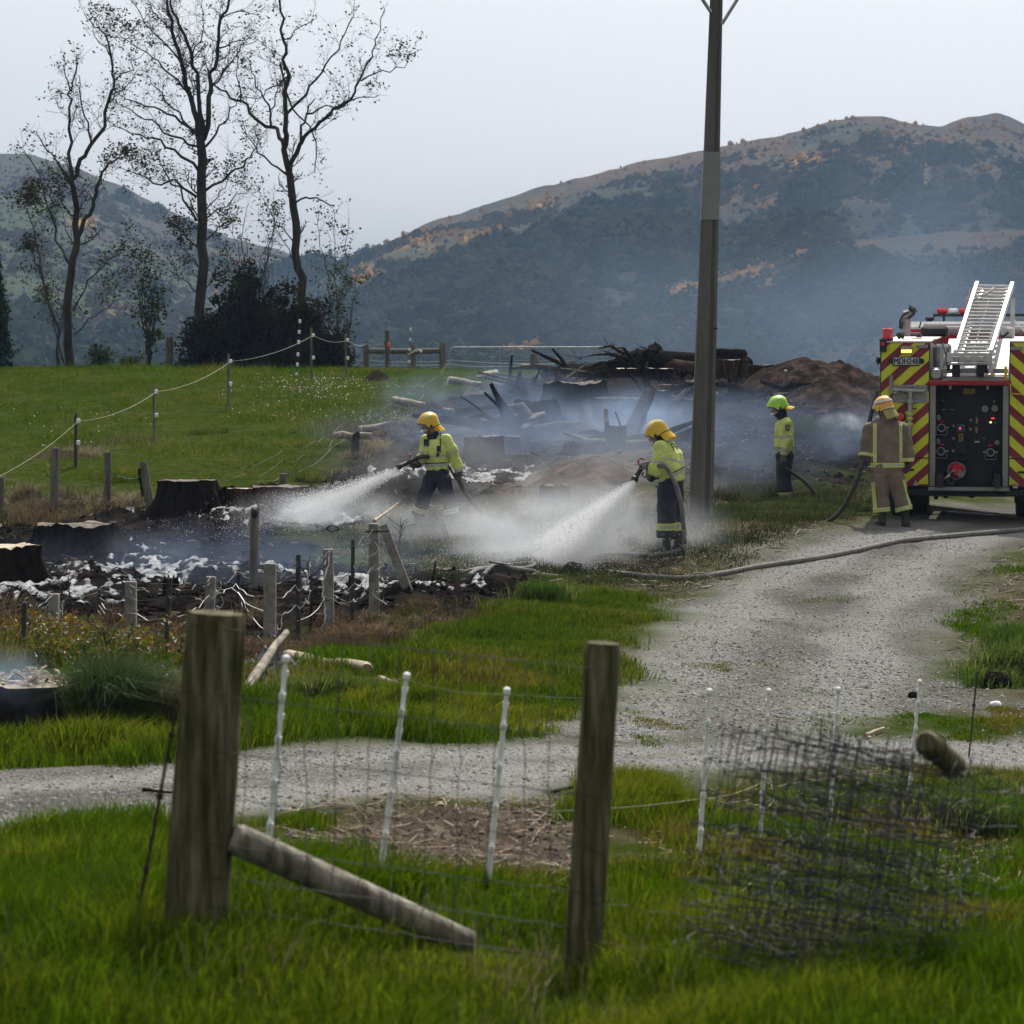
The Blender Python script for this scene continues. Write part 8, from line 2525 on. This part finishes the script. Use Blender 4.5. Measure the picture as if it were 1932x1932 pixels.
field('median_weeds', [(1240,1285),(1400,1235),(1560,1262),(1540,1310),(1380,1330),(1250,1318)], 3000, 'verge', (.012, .04), w=.008, seed=20, clump=.14, avoid=False, feather=1.4, dens=lambda x, y: sstep(.46, .66, fbm(x * 1.6, y * .9, 85, 4)))
field('median_weeds', [(1150,1402),(1190,1370),(1400,1340),(1600,1350),(1700,1360),(1640,1392),(1400,1382),(1250,1394)], 4500, 'verge', (.012, .045), w=.008, seed=26, clump=.14, avoid=False, feather=.8, dens=lambda x, y: sstep(.42, .62, fbm(x * 1.6, y * .9, 87, 4)))
field('median_weeds', [(1290,1240),(1400,1130),(1560,1050),(1640,1060),(1560,1160),(1480,1250)], 2600, 'verge', (.015, .04), w=.009, seed=27, clump=.14, avoid=False, feather=1.4, dens=lambda x, y: sstep(.50, .70, fbm(x * 1.2, y * .7, 89, 4)))
field('scorched_grass', [(-150,1240),(0,1150),(160,1190),(300,1200),(480,1205),(640,1165),(800,1150),(960,1120),(1000,1150),(800,1200),(760,1235),(640,1255),(480,1265),(300,1262)], 22000, 'scorched', (.08, .28), w=.010, mat=M_dryg, seed=21, clump=.13, avoid=False, lean=(.4, 1.3), dens=lambda x, y: sstep(.38, .58, fbm(x * 1.1, y * .9, 95, 3)) + .05)
field('fence_straw', [(-150,990),(-100,930),(100,940),(330,930),(330,965),(100,985)], 7000, 'dry', (.10, .34), w=.014, mat=M_dryg, seed=22, clump=.15, avoid=False, lean=(.4, 1.3))
field('fence_straw', [(540,925),(600,895),(690,830),(790,780),(880,735),(920,745),(800,800),(720,850),(660,895),(600,930)], 11000, 'dry', (.06, .24), w=.016, mat=M_dryg, seed=23, clump=.2, avoid=False, lean=(.5, 1.3), dens=lambda x, y: sstep(.36, .55, fbm(x * .8, y * .6, 105, 3)))

def tussock(label, u, v, n, h, r, pal, seed, mat=None):
    a = hit(u, v); rg = np.random.default_rng(seed)
    k = rg.integers(0, 5, n)
    cx = rg.normal(0, r * .6, 5); cy = rg.normal(0, r * .4, 5)
    p = np.stack([a.x + cx[k] + rg.normal(0, r * .30, n), a.y + cy[k] + rg.normal(0, r * .28, n)], 1)
    o = blades('grass_tussock', p, h * rg.uniform(.25, 1.15, n), rg.uniform(.005, .011, n), rg.uniform(.15, 1.4, n), colours(rg, pal, n, p[:, 0], p[:, 1], 3), mat or M_grass, seed, True, label_kind=None, origin=a)
    return tag(o, label, 'grass tussock')
tussock('big arching blue-green grass tussock in front of the smoking chip stump', 195, 1384, 6000, .78, .30, 'tuss', 201, M_dryg)
tussock('tall dead-centred grass tussock right of the big blue-green one', 262, 1372, 2400, .55, .26, 'scorched', 202, M_dryg)
tussock('glossy green grass tussock right of the thick mossy post, below the pale log', 640, 1322, 2600, .30, .30, 'tuss', 203)
tussock('smaller green grass tussock at the right end of the pale log', 745, 1338, 1800, .28, .26, 'lush', 204)
tussock('dark green tussock on the burnt edge below the spray', 1035, 1132, 1800, .34, .34, 'tuss', 205)
tussock('brown tussock among the burnt fence posts', 470, 1190, 900, .38, .18, 'dry', 206, M_dryg)
tussock('dead brown tussock at the foot of the burnt fence strut', 780, 1160, 900, .22, .22, 'scorched', 207, M_dryg)
tussock('dry pale tussock by the paddock fence at the far left', 75, 948, 1100, .45, .30, 'dry', 208, M_dryg)
tussock('dark rushy tussock low in the paddock left of the leaning post', 228, 905, 900, .30, .5, 'verge', 209)
tussock('small dark tussock at the paddock edge above the wide reddish stump', 585, 905, 500, .28, .22, 'verge', 210)
tussock('silvery weed clump on the paddock beside the second stake', 385, 820, 500, .22, .3, 'grey', 211)
tussock('leafy silver-green clump on the right bank of the driveway', 1915, 1268, 2600, .42, .36, 'tuss', 212)

def shrub(label, u, v, d, hw, hgt, n, seed, cols, ls=.05):
    a = hit(u, v); d = a.y; rn = random.Random(seed); rg = np.random.default_rng(seed)
    root = thing('shrub', label, 'shrub', a, group='reddish leafy shrubs by the burnt fence')
    st = MB(); C, S, K = [], [], []
    for k in range(26):
        x, y = rn.uniform(-hw, hw), rn.gauss(0, hw * .35)
        h = hgt * rn.uniform(.45, 1.05)
        pts = [Vector((x, y, -.03)), Vector((x + rn.gauss(0, .05), y, h * .5)), Vector((x + rn.gauss(0, .09), y + rn.gauss(0, .05), h))]
        st.tube(pts, [.007, .005, .002], 4, caps=False)
        for q in range(n // 26):
            t = rn.random() ** .7
            p = pts[0].lerp(pts[1], t * 2) if t < .5 else pts[1].lerp(pts[2], t * 2 - 1)
            C.append((a.x + p.x + rn.gauss(0, .05), a.y + p.y + rn.gauss(0, .05), a.z + p.z + rn.gauss(0, .03)))
            S.append(ls * rn.uniform(.5, 1.3)); c = cols[min(len(cols) - 1, int(len(cols) * max(0, min(.999, rn.gauss(t * .8, .28)))))]; f = rn.uniform(.6, 1.4); K.append([x_ * f for x_ in c])
    st.build('stems', M_twig, root)
    leaf_mesh('leaves', C, S, K, M_shrubl, root, a, seed=seed, up=.5)
AUT = [(.030, .050, .010), (.045, .075, .011), (.065, .090, .012), (.095, .105, .014), (.13, .105, .018), (.15, .075, .020)]
shrub('bright leafy shrub with orange tips just left of the thick mossy post', 268, 1300, 0, .55, .62, 1500, 301, AUT)
shrub('reddish shrub behind the chip stump at the left edge', 40, 1235, 0, .55, .38, 1100, 302, AUT[2:])
shrub('green and yellow shrub between the chip stump and the burnt fence', 165, 1262, 0, .50, .45, 1200, 303, AUT[:5])
shrub('low olive shrub right beside the big blue-green tussock', 330, 1352, 0, .40, .36, 900, 304, AUT[:3])
def dead_plant(label, u, v, ut, vt, seed, cat='plant'):
    a = hit(u, v); b_ = P(ut, vt, a.y); rn = random.Random(seed)
    mb = MB(); L = (b_ - a)
    mb.tube([Vector(), L * .5 + Vector((rn.gauss(0, .04), 0, 0)), L], [.013, .010, .005], 5)
    for k in range(9):
        s = L * rn.uniform(.2, .95); e = s + Vector((rn.gauss(0, .18), rn.gauss(0, .1), rn.uniform(.08, .3)))
        mb.tube([s, s.lerp(e, .5) + Vector((rn.gauss(0, .03), 0, .02)), e], [.006, .004, .002], 4)
    o = mb.build('dead_plant', M_twig, None); o.location = a
    tag(o, label, cat)
dead_plant('bare dead shrub standing between the burnt fence posts', 585, 1190, 578, 1062, 1)
dead_plant('thin reddish dead stalk rising left of the short fence post', 106, 1200, 128, 1095, 2)
dead_plant('slanting dry stalk over the olive shrub', 232, 1290, 190, 1185, 3)
dead_plant('bare twig by the strut of the burnt fence', 752, 1040, 758, 990, 4)

def daisies():
    rg = np.random.default_rng(6); n = 900
    uv = np.concatenate([np.stack([rg.normal(590, 60, 220), rg.normal(735, 12, 220)], 1), np.stack([rg.uniform(420, 800, 130), rg.uniform(725, 800, 130)], 1), np.stack([rg.normal(730, 40, 50), rg.normal(797, 6, 50)], 1), np.stack([rg.uniform(0, 300, 40), rg.uniform(760, 850, 40)], 1)])
    C = []
    for u, v in uv:
        x, y = hitxy(float(u), float(v)); C.append((x, y))
    C = np.array(C); z = gz(C[:, 0], C[:, 1]) + .09
    v, f, sz, c = leaf_cloud(np.stack([C[:, 0], C[:, 1], z], 1), rg.uniform(.018, .042, len(C)), np.full((len(C), 3), .75), 4, up=1.6, aspect=.9)
    tag(link_mesh('daisies', np_mesh('daisies', v, f, sz, leafmat('daisy_petals', trans=.2, hue=(1, 1, 1, 1)), cols=c)), kind='stuff')
daisies()

# ------------------------------------------------------------------ ground litter
def zone_points(poly, n, seed, wfn=None):
    rg = np.random.default_rng(seed); z = np.array(zone(poly)); lo, hi = z.min(0), z.max(0); out = np.zeros((0, 2))
    for _ in range(40):
        if len(out) >= n: break
        c = lo + (hi - lo) * rg.random((n * 2, 2)); c = c[poly_sd(c[:, 0], c[:, 1], zone(poly)) > 0]
        c = c[np.abs(c[:, 0]) < .18 * c[:, 1] + 1.2]
        if wfn is not None: c = c[rg.random(len(c)) < wfn(c[:, 0], c[:, 1])]
        out = np.concatenate([out, c])
    return out[:n], rg

def sticks(name, poly, n, seed, L, r, mat, wfn=None):
    p, rg = zone_points(poly, n, seed, wfn); n = len(p)
    z = gz(p[:, 0], p[:, 1]) + r
    a = rg.uniform(0, 6.283, n); e = rg.normal(0, .22, n); l = rg.uniform(L[0], L[1], n)
    d = np.stack([np.cos(a) * np.cos(e), np.sin(a) * np.cos(e), np.sin(e)], 1)
    c = np.stack([p[:, 0], p[:, 1], z], 1)
    s = np.stack([-np.sin(a), np.cos(a), np.zeros(n)], 1); t = np.cross(d, s)
    rr = (r * rg.uniform(.4, 1.6, n))[:, None]
    V = []
    for q, k in ((-.5, 1), (.5, .6)):
        for j in range(3):
            an = 2.094 * j
            V.append(c + d * (l * q)[:, None] + (s * math.cos(an) + t * math.sin(an)) * rr * k)
    V = np.stack(V, 1).reshape(-1, 3)
    k = (np.arange(n) * 6)[:, None]
    F = (k + np.array([[0, 1, 4, 3, 1, 2, 5, 4, 2, 0, 3, 5, 2, 1, 0, 3, 4, 5]])).ravel()
    tag(link_mesh(name, np_mesh(name, V, F, np.tile([4, 4, 4, 3, 3], n), mat)), kind='stuff')

def stones(name, poly, n, seed, S, mat, wfn=None, sink=.3):
    p, rg = zone_points(poly, n, seed, wfn); n = len(p)
    s = S[0] + (S[1] - S[0]) * rg.random(n) ** 2.5
    z = gz(p[:, 0], p[:, 1]) + s * (.5 - sink)
    base = np.array([(1, 0, 0), (-1, 0, 0), (0, 1, 0), (0, -1, 0), (0, 0, 1), (0, 0, -1.0)])
    V = base[None] * (s[:, None, None] * rg.uniform(.5, 1.2, (n, 6, 1))) * np.array([1, 1, .65])
    a = rg.uniform(0, 6.28, n); ca, sa_ = np.cos(a)[:, None], np.sin(a)[:, None]
    V = np.stack([V[:, :, 0] * ca - V[:, :, 1] * sa_, V[:, :, 0] * sa_ + V[:, :, 1] * ca, V[:, :, 2]], -1) + rg.normal(0, .12, (n, 6, 3)) * s[:, None, None]
    V += np.stack([p[:, 0], p[:, 1], z], 1)[:, None]
    k = (np.arange(n) * 6)[:, None]
    F = (k + np.array([[0, 2, 4, 2, 1, 4, 1, 3, 4, 3, 0, 4, 2, 0, 5, 1, 2, 5, 3, 1, 5, 0, 3, 5]])).ravel()
    f = rg.uniform(.65, 1.35, n)[:, None]
    cols = np.repeat(np.array([[.27, .262, .25]]) * f, 6, axis=0)
    tag(link_mesh(name, np_mesh(name, V.reshape(-1, 3), F, np.full(n * 8, 3), mat, cols=cols)), kind='stuff')
M_stone, _q1, _q2, _q3, _q4 = newmat('gravel_stones')
_qa = _q1.new('ShaderNodeAttribute'); _qa.attribute_name = 'Col'; _q2.new(_qa.outputs['Color'], _q3.inputs['Base Color']); _q3.inputs['Roughness'].default_value = .85; _q3.inputs['Specular IOR Level'].default_value = .05
BURNP = [(-120,985),(100,970),(420,930),(640,880),(790,785),(1000,712),(1400,694),(1700,750),(1900,770),(1900,885),(1640,930),(1200,925),(900,950),(560,1010),(860,1072),(1110,1110),(800,1170),(480,1255),(300,1235),(-120,1175)]
wb = lambda x, y: weights(x, y)[1]
sticks('charred_sticks', BURNP, 7000, 501, (.06, .34), .010, M_char, wb)
sticks('ash_twigs', BURNP, 1500, 502, (.06, .28), .006, M_log, wb)
sticks('bark_chips', BURNP, 1500, 503, (.04, .14), .013, M_cutdark, wb)
stones('burnt_clods', BURNP, 6000, 504, (.015, .10), M_char, wb, .35)
wg = lambda x, y: weights(x, y)[0]
ROADP = [(-200,1640),(600,1520),(1160,1478),(1560,1434),(2100,1456),(2100,1300),(1830,1300),(1790,1140),(1880,1040),(1740,985),(1530,1010),(1290,1140),(1150,1340),(950,1392),(480,1420),(-200,1480)]
stones('gravel_stones', ROADP, 16000, 505, (.006, .022), M_stone, wg)
stones('gravel_stones', [(1100,1395),(1400,1375),(1932,1395),(1932,1320),(1760,1260),(1290,1200)], 4000, 506, (.008, .03), M_stone, wg)
wd = lambda x, y: np.clip(weights(x, y)[2] + .05, 0, 1)
stones('soil_crumbs', [(500,1620),(560,1510),(1090,1500),(1100,1650),(760,1660)], 3000, 507, (.006, .026), pmat('dry_soil', (.055, .042, .03), (.17, .14, .11), scale=9, rough=.95), wd)
sticks('soil_straw', [(420,1640),(560,1510),(1090,1500),(1700,1440),(1932,1450),(1932,1700),(1100,1720)], 2600, 508, (.05, .3), .0028, M_pale)
sticks('driveway_litter', [(1780,1260),(1810,1100),(1932,1030),(2000,1040),(2000,1300)], 420, 509, (.06, .3), .006, M_log)
sticks('sprayed_litter', [(640,1052),(700,960),(1250,925),(1640,928),(1500,1040),(1290,1135)], 1200, 510, (.08, .4), .008, M_log)
log('stick', 'dark stick lying on the crossing gravel track', hl(1042, 1498, .02), hl(1082, 1492, .03), .014, M_char, 'stick', .01, 61)
log('stick', 'dark twig lying on the track beside the rusty stake', hl(270, 1494, .02), hl(330, 1502, .02), .012, M_char, 'stick', .006, 62)
log('wood_scrap', 'pale scrap of wood on the gravel behind the post stub', hl(1632, 1386, .02), hl(1668, 1379, .03), .018, M_pale, 'wood scrap', .012, 63)
rock('flat white stone on the grass beside the black rod stake', 1878, 1338, .06, M_tape, 4)

# ------------------------------------------------------------------ firefighting foam
M_foam = pmat('foam', (.08, .08, .083), (.40, .41, .425), scale=6, rough=.75, bump=.8, spec=.12, bdist=.02, third=(.24, .245, .255))
_fo, _l, _b, _o = M_foam.node_tree.nodes, M_foam.node_tree.links, M_foam.node_tree.nodes['Principled BSDF'], None
_fa = _fo.new('ShaderNodeAttribute'); _fa.attribute_name = 'film'
_fn = _fo.new('ShaderNodeTexNoise'); _fn.inputs['Scale'].default_value = 22; _fn.inputs['Detail'].default_value = 4
_ft = _fo.new('ShaderNodeTexCoord'); _l.new(_ft.outputs['Object'], _fn.inputs['Vector'])
_fm = _fo.new('ShaderNodeMath'); _fm.operation = 'MULTIPLY'; _l.new(_fa.outputs['Fac'], _fm.inputs[0]); _l.new(_fn.outputs[0], _fm.inputs[1])
_fr = _fo.new('ShaderNodeMapRange'); _fr.inputs[1].default_value = .08; _fr.inputs[2].default_value = .42; _l.new(_fm.outputs[0], _fr.inputs[0]); _l.new(_fr.outputs[0], _b.inputs['Alpha'])
def foam(poly, thr, seed, step=.03, amp=.025):
    z = zone(poly); q = np.array(z); lo, hi = q.min(0), q.max(0)
    nx, ny = int((hi[0] - lo[0]) / step) + 2, int((hi[1] - lo[1]) / (step * 1.6)) + 2
    X, Y = np.meshgrid(lo[0] + np.arange(nx) * step, lo[1] + np.arange(ny) * step * 1.6)
    big = fbm(X * .8 + Y * .2, Y * .35, seed, 3)
    ridge = 1 - np.abs(2 * fbm(X * 4 + Y * .5, Y * 1.2, seed + 9, 4) - 1)
    fine = fbm(X * 13, Y * 4, seed + 15, 3)
    e = np.clip(poly_sd(X, Y, z) / .7, -1, 1)
    f = .30 * big + .40 * ridge + .30 * fine + .10 * e - thr
    Z = gz(X.ravel(), Y.ravel()).reshape(X.shape) + np.clip(f, -.02, .06) * .35 + (fine - .5) * amp * (f > 0) + .006
    idx = np.arange(nx * ny).reshape(ny, nx)
    fq = np.stack([idx[:-1, :-1], idx[:-1, 1:], idx[1:, 1:], idx[1:, :-1]], -1).reshape(-1, 4)
    fq = fq[((f[:-1, :-1] > -.03) & (f[1:, 1:] > -.03)).ravel()]
    if not len(fq): return
    used, inv = np.unique(fq.ravel(), return_inverse=True)
    V = np.stack([X.ravel(), Y.ravel(), Z.ravel()], 1)[used]
    tag(link_mesh('foam', np_mesh('foam', V, inv, np.full(len(fq), 4), M_foam, smooth=True, attrs=dict(film=sstep(-.03, .055, f).ravel()[used]))), kind='stuff')
    print('FOAM', seed, len(fq), nx * ny)
foam([(380,1000),(400,960),(440,952),(500,968),(600,978),(690,985),(640,1005),(560,1008),(440,998)], .70, 601)
foam([(640,915),(690,882),(800,874),(900,880),(1000,866),(1015,880),(900,904),(760,910)], .665, 602)
foam([(110,1062),(150,1038),(230,1026),(340,1040),(420,1056),(560,1066),(760,1076),(760,1090),(560,1092),(400,1088),(250,1096),(120,1095)], .725, 603)
foam([(-60,1140),(-30,1090),(70,1078),(160,1092),(260,1118),(200,1145),(60,1140)], .73, 604)
foam([(460,1110),(560,1085),(800,1080),(980,1090),(960,1115),(700,1120),(520,1130)], .735, 605)
foam([(150,960),(230,945),(330,955),(330,975),(170,978)], .73, 606)
# ------------------------------------------------------------------ smoke, spray and mist
def vol_nodes(name, color, aniso):
    m = bpy.data.materials.new(name); m.use_nodes = True
    n, l = m.node_tree.nodes, m.node_tree.links
    n.remove(n['Principled BSDF'])
    pv = n.new('ShaderNodeVolumePrincipled')
    pv.inputs['Color'].default_value = tuple(color) + (1,)
    pv.inputs['Anisotropy'].default_value = aniso
    l.new(pv.outputs[0], n['Material Output'].inputs['Volume'])
    def M(op, a, b_=None, c=None):
        x = n.new('ShaderNodeMath'); x.operation = op
        for i, q in enumerate((a, b_, c)):
            if q is None: continue
            if isinstance(q, (int, float)): x.inputs[i].default_value = q
            else: l.new(q, x.inputs[i])
        return x.outputs[0]
    def noise(vec, scale, det=4, rough=.6, dist=0.0):
        x = n.new('ShaderNodeTexNoise'); x.inputs['Scale'].default_value = scale; x.inputs['Detail'].default_value = det; x.inputs['Roughness'].default_value = rough; x.inputs['Distortion'].default_value = dist
        l.new(vec, x.inputs['Vector']); return x.outputs[0]
    def mapr(v, a, b_, c=0.0, d=1.0):
        x = n.new('ShaderNodeMapRange'); x.interpolation_type = 'SMOOTHSTEP'
        for i, q in enumerate((a, b_, c, d)): x.inputs[i + 1].default_value = q
        l.new(v, x.inputs[0]); return x.outputs[0]
    return m, n, l, pv, M, noise, mapr

SMOKE_BLUE = (.60, .76, 1.0); SMOKE_WHITE = (.93, .96, 1.0)
def smoke(label, c, rad, dens, color, seed, nscale=1.1, lo=.42, hi=.68, rot=0.0, aniso=.15, det=4):
    """A soft-edged cloud: thickest towards its middle, broken up by noise."""
    m, n, l, pv, M, noise, mapr = vol_nodes('smoke', color, aniso)
    tc = n.new('ShaderNodeTexCoord')
    ln = n.new('ShaderNodeVectorMath'); ln.operation = 'LENGTH'; l.new(tc.outputs['Object'], ln.inputs[0])
    fall = mapr(ln.outputs['Value'], 1.0, .15)
    mp = n.new('ShaderNodeMapping'); mp.inputs['Scale'].default_value = rad; mp.inputs['Location'].default_value = (seed * 3.7, seed * 1.9, seed * .7)
    l.new(tc.outputs['Object'], mp.inputs[0])
    nz = mapr(noise(mp.outputs[0], nscale, det, .6, .6), lo, hi)
    l.new(M('MULTIPLY', M('MULTIPLY', fall, nz), dens), pv.inputs['Density'])
    bm = bmesh.new(); bmesh.ops.create_icosphere(bm, subdivisions=3, radius=1.0)
    me = bpy.data.meshes.new('smoke'); bm.to_mesh(me); bm.free(); me.materials.append(m)
    o = link_mesh('smoke', me, loc=c); o.scale = rad; o.rotation_euler = (0, rot, 0)
    tag(o, kind='stuff'); return o

def S_at(u, v, d): return P(u, v, d)
SB, SW = (.36, .47, .68), (.80, .83, .88)
smoke('x', S_at(1090, 815, 57), (5.2, 7.0, 1.2), .27, SB, 1, .7)
smoke('x', S_at(930, 745, 64), (3.2, 3.6, .8), .40, SB, 2, .9)
smoke('x', S_at(1190, 790, 58), (2.0, 2.4, .6), .75, SMOKE_BLUE, 3, 1.3, .46, .70)
smoke('x', S_at(1040, 890, 49), (4.6, 4.2, 1.2), .18, SW, 4, .8)
smoke('x', S_at(1480, 830, 57), (6.0, 6.5, 1.3), .20, SB, 5, .6)
smoke('x', S_at(1593, 800, 60), (.75, .6, .32), 1.2, SMOKE_WHITE, 6, 2.2, .42, .64)
smoke('x', S_at(0, 1325, 23.2), (.62, .35, .55), 3.0, SB, 7, 2.2, .38, .62)
smoke('x', S_at(676, 1198, 30.6), (.52, .3, .13), 4.0, SW, 8, 5.5, .46, .66, det=5)
smoke('x', S_at(1600, 625, 110), (11, 9, 4.2), .040, SB, 9, .22, .40, .66)
smoke('x', S_at(1830, 560, 150), (19, 14, 11), .022, SB, 10, .10, .34, .66)
smoke('x', P(1250, 610, 210), (46, 34, 9), .0055, SB, 19, .05, .30, .62)
smoke('x', S_at(450, 1065, 38.5), (4.8, 3.6, .7), .18, SB, 11, .7)
smoke('x', S_at(1300, 870, 50), (3.2, 4.0, 1.1), .17, SB, 12, .8)
smoke('x', S_at(800, 830, 58), (3.0, 3.4, .9), .26, SB, 13, .9)
smoke('x', S_at(920, 1000, 43.6), (2.4, 1.5, .66), .75, SW, 14, 1.3, .34, .68)
smoke('x', S_at(1070, 1010, 40.8), (2.6, 1.7, .90), 1.5, SW, 15, 1.1, .32, .70)
smoke('x', S_at(1040, 1045, 39.6), (1.5, 1.0, .34), 1.6, SMOKE_WHITE, 18, 1.7, .32, .68)
smoke('x', S_at(620, 975, 45.2), (1.8, 1.3, .55), 1.3, SW, 16, 1.5, .34, .68)
smoke('x', S_at(1190, 980, 39.9), (.9, .9, .75), .22, SW, 17, 1.5, .32, .68)

def jet(label, p0, p1, r0, r1, dens, seed, drops, droop=.25, fan=1.0, edge=.25):
    """A cone of water spray: dense by the nozzle, spreading, streaked along its length, with drops flying in it."""
    ax_ = p1 - p0; Ln = ax_.length
    m, n, l, pv, M, noise, mapr = vol_nodes('water_spray', (.97, .985, 1.0), .45)
    tc = n.new('ShaderNodeTexCoord')
    sx = n.new('ShaderNodeSeparateXYZ'); l.new(tc.outputs['Object'], sx.inputs[0])
    t = M('DIVIDE', sx.outputs[2], Ln)
    cr = M('ADD', r0, M('MULTIPLY', t, r1 - r0))
    xx = M('DIVIDE', sx.outputs[0], M('MULTIPLY', cr, fan)); yy = M('DIVIDE', sx.outputs[1], cr)
    rr = M('SQRT', M('ADD', M('MULTIPLY', xx, xx), M('MULTIPLY', yy, yy)))
    fall = mapr(rr, 1.0, edge)
    cb = n.new('ShaderNodeCombineXYZ')
    l.new(M('MULTIPLY', xx, 3.2), cb.inputs[0]); l.new(M('MULTIPLY', yy, 3.2), cb.inputs[1]); l.new(M('MULTIPLY', sx.outputs[2], 1.1), cb.inputs[2])
    nz = mapr(noise(cb.outputs[0], 1.0, 5, .65, .4), .30, .70, .22, 1.25)
    along = M('DIVIDE', 1.0, M('ADD', .16, M('MULTIPLY', t, 1.0)))
    endf = mapr(t, 1.06, .85)
    l.new(M('MULTIPLY', M('MULTIPLY', M('MULTIPLY', fall, nz), M('MULTIPLY', along, endf)), dens), pv.inputs['Density'])
    o = MB().add(*cone_mesh(r0 * 1.05, r1 * 1.1, Ln * 1.06, fan)).build('water_spray', m)
    o.location = p0
    # local X across the picture, so that the fan opens in the vertical plane of the jet
    zq = ax_.normalized(); yq = Vector((0, 1, 0)); yq = (yq - zq * yq.dot(zq)).normalized(); xq = yq.cross(zq)
    o.rotation_euler = Matrix((xq, yq, zq)).transposed().to_euler()
    tag(o, kind='stuff')
    R = Matrix((xq, yq, zq)).transposed()
    rn = np.random.default_rng(seed)
    tt = rn.random(drops) ** .8; a = rn.uniform(0, 6.283, drops); q = rn.random(drops) ** .6 * 1.15
    rad = r0 + (r1 - r0) * tt
    lp = np.stack([np.cos(a) * q * rad * fan, np.sin(a) * q * rad, tt * Ln], 1)
    wp = lp @ np.array(R).T + np.array(p0)
    wp[:, 2] -= rn.random(drops) * tt ** 2 * droop * .3
    s = rn.uniform(.0025, .0075, drops)
    base = np.array([(1, 0, 0), (-1, 0, 0), (0, 1, 0), (0, -1, 0), (0, 0, 1.3), (0, 0, -1.3)])
    V = (base[None] * s[:, None, None] + wp[:, None]).reshape(-1, 3)
    F = ((np.arange(drops) * 6)[:, None] + np.array([[0, 2, 4, 2, 1, 4, 1, 3, 4, 3, 0, 4, 2, 0, 5, 1, 2, 5, 3, 1, 5, 0, 3, 5]])).ravel()
    tag(link_mesh('water_drops', np_mesh('water_drops', V, F, np.full(drops * 8, 3), M_drop)), kind='stuff')

def cone_mesh(r0, r1, L, fan, n=20, m=5):
    vs, fs = [], []
    for j in range(m + 1):
        r = r0 + (r1 - r0) * j / m
        for i in range(n):
            a = 6.28318 * i / n
            vs.append((math.cos(a) * r * fan, math.sin(a) * r, L * j / m))
    for j in range(m):
        for i in range(n): fs.append((j * n + i, j * n + (i + 1) % n, (j + 1) * n + (i + 1) % n, (j + 1) * n + i))
    fs += [tuple(range(n))[::-1], tuple(m * n + i for i in range(n))]
    return vs, fs
M_drop = pmat('water_drop', (.86, .88, .9), None, rough=.25, spec=.7)
jet('x', P(752, 886, 44.36), hit(545, 990, .05) + Vector((0, 0, 0)), .04, .40, 3.4, 31, 5200, edge=.1)
jet('x', P(1197, 910, 39.80), hit(1040, 1072, .05), .04, .74, 4.4, 32, 8200, fan=.85, edge=.1)
# drops of water bouncing off the ground where the jets land
def splash(u, v, n, seed, rx, ry, h):
    a = hit(u, v); rn = np.random.default_rng(seed)
    wp = np.stack([a.x + rn.normal(0, rx, n), a.y + rn.normal(0, ry, n), np.zeros(n)], 1)
    wp[:, 2] = gz(wp[:, 0], wp[:, 1]) + rn.random(n) ** 2 * h
    s = rn.uniform(.002, .006, n)
    base = np.array([(1, 0, 0), (-1, 0, 0), (0, 1, 0), (0, -1, 0), (0, 0, 1.3), (0, 0, -1.3)])
    V = (base[None] * s[:, None, None] + wp[:, None]).reshape(-1, 3)
    F = ((np.arange(n) * 6)[:, None] + np.array([[0, 2, 4, 2, 1, 4, 1, 3, 4, 3, 0, 4, 2, 0, 5, 1, 2, 5, 3, 1, 5, 0, 3, 5]])).ravel()
    tag(link_mesh('water_drops', np_mesh('water_drops', V, F, np.full(n * 8, 3), M_drop)), kind='stuff')
splash(560, 1000, 2600, 41, .8, .5, .5)
splash(1050, 1068, 3000, 42, .9, .5, .5)
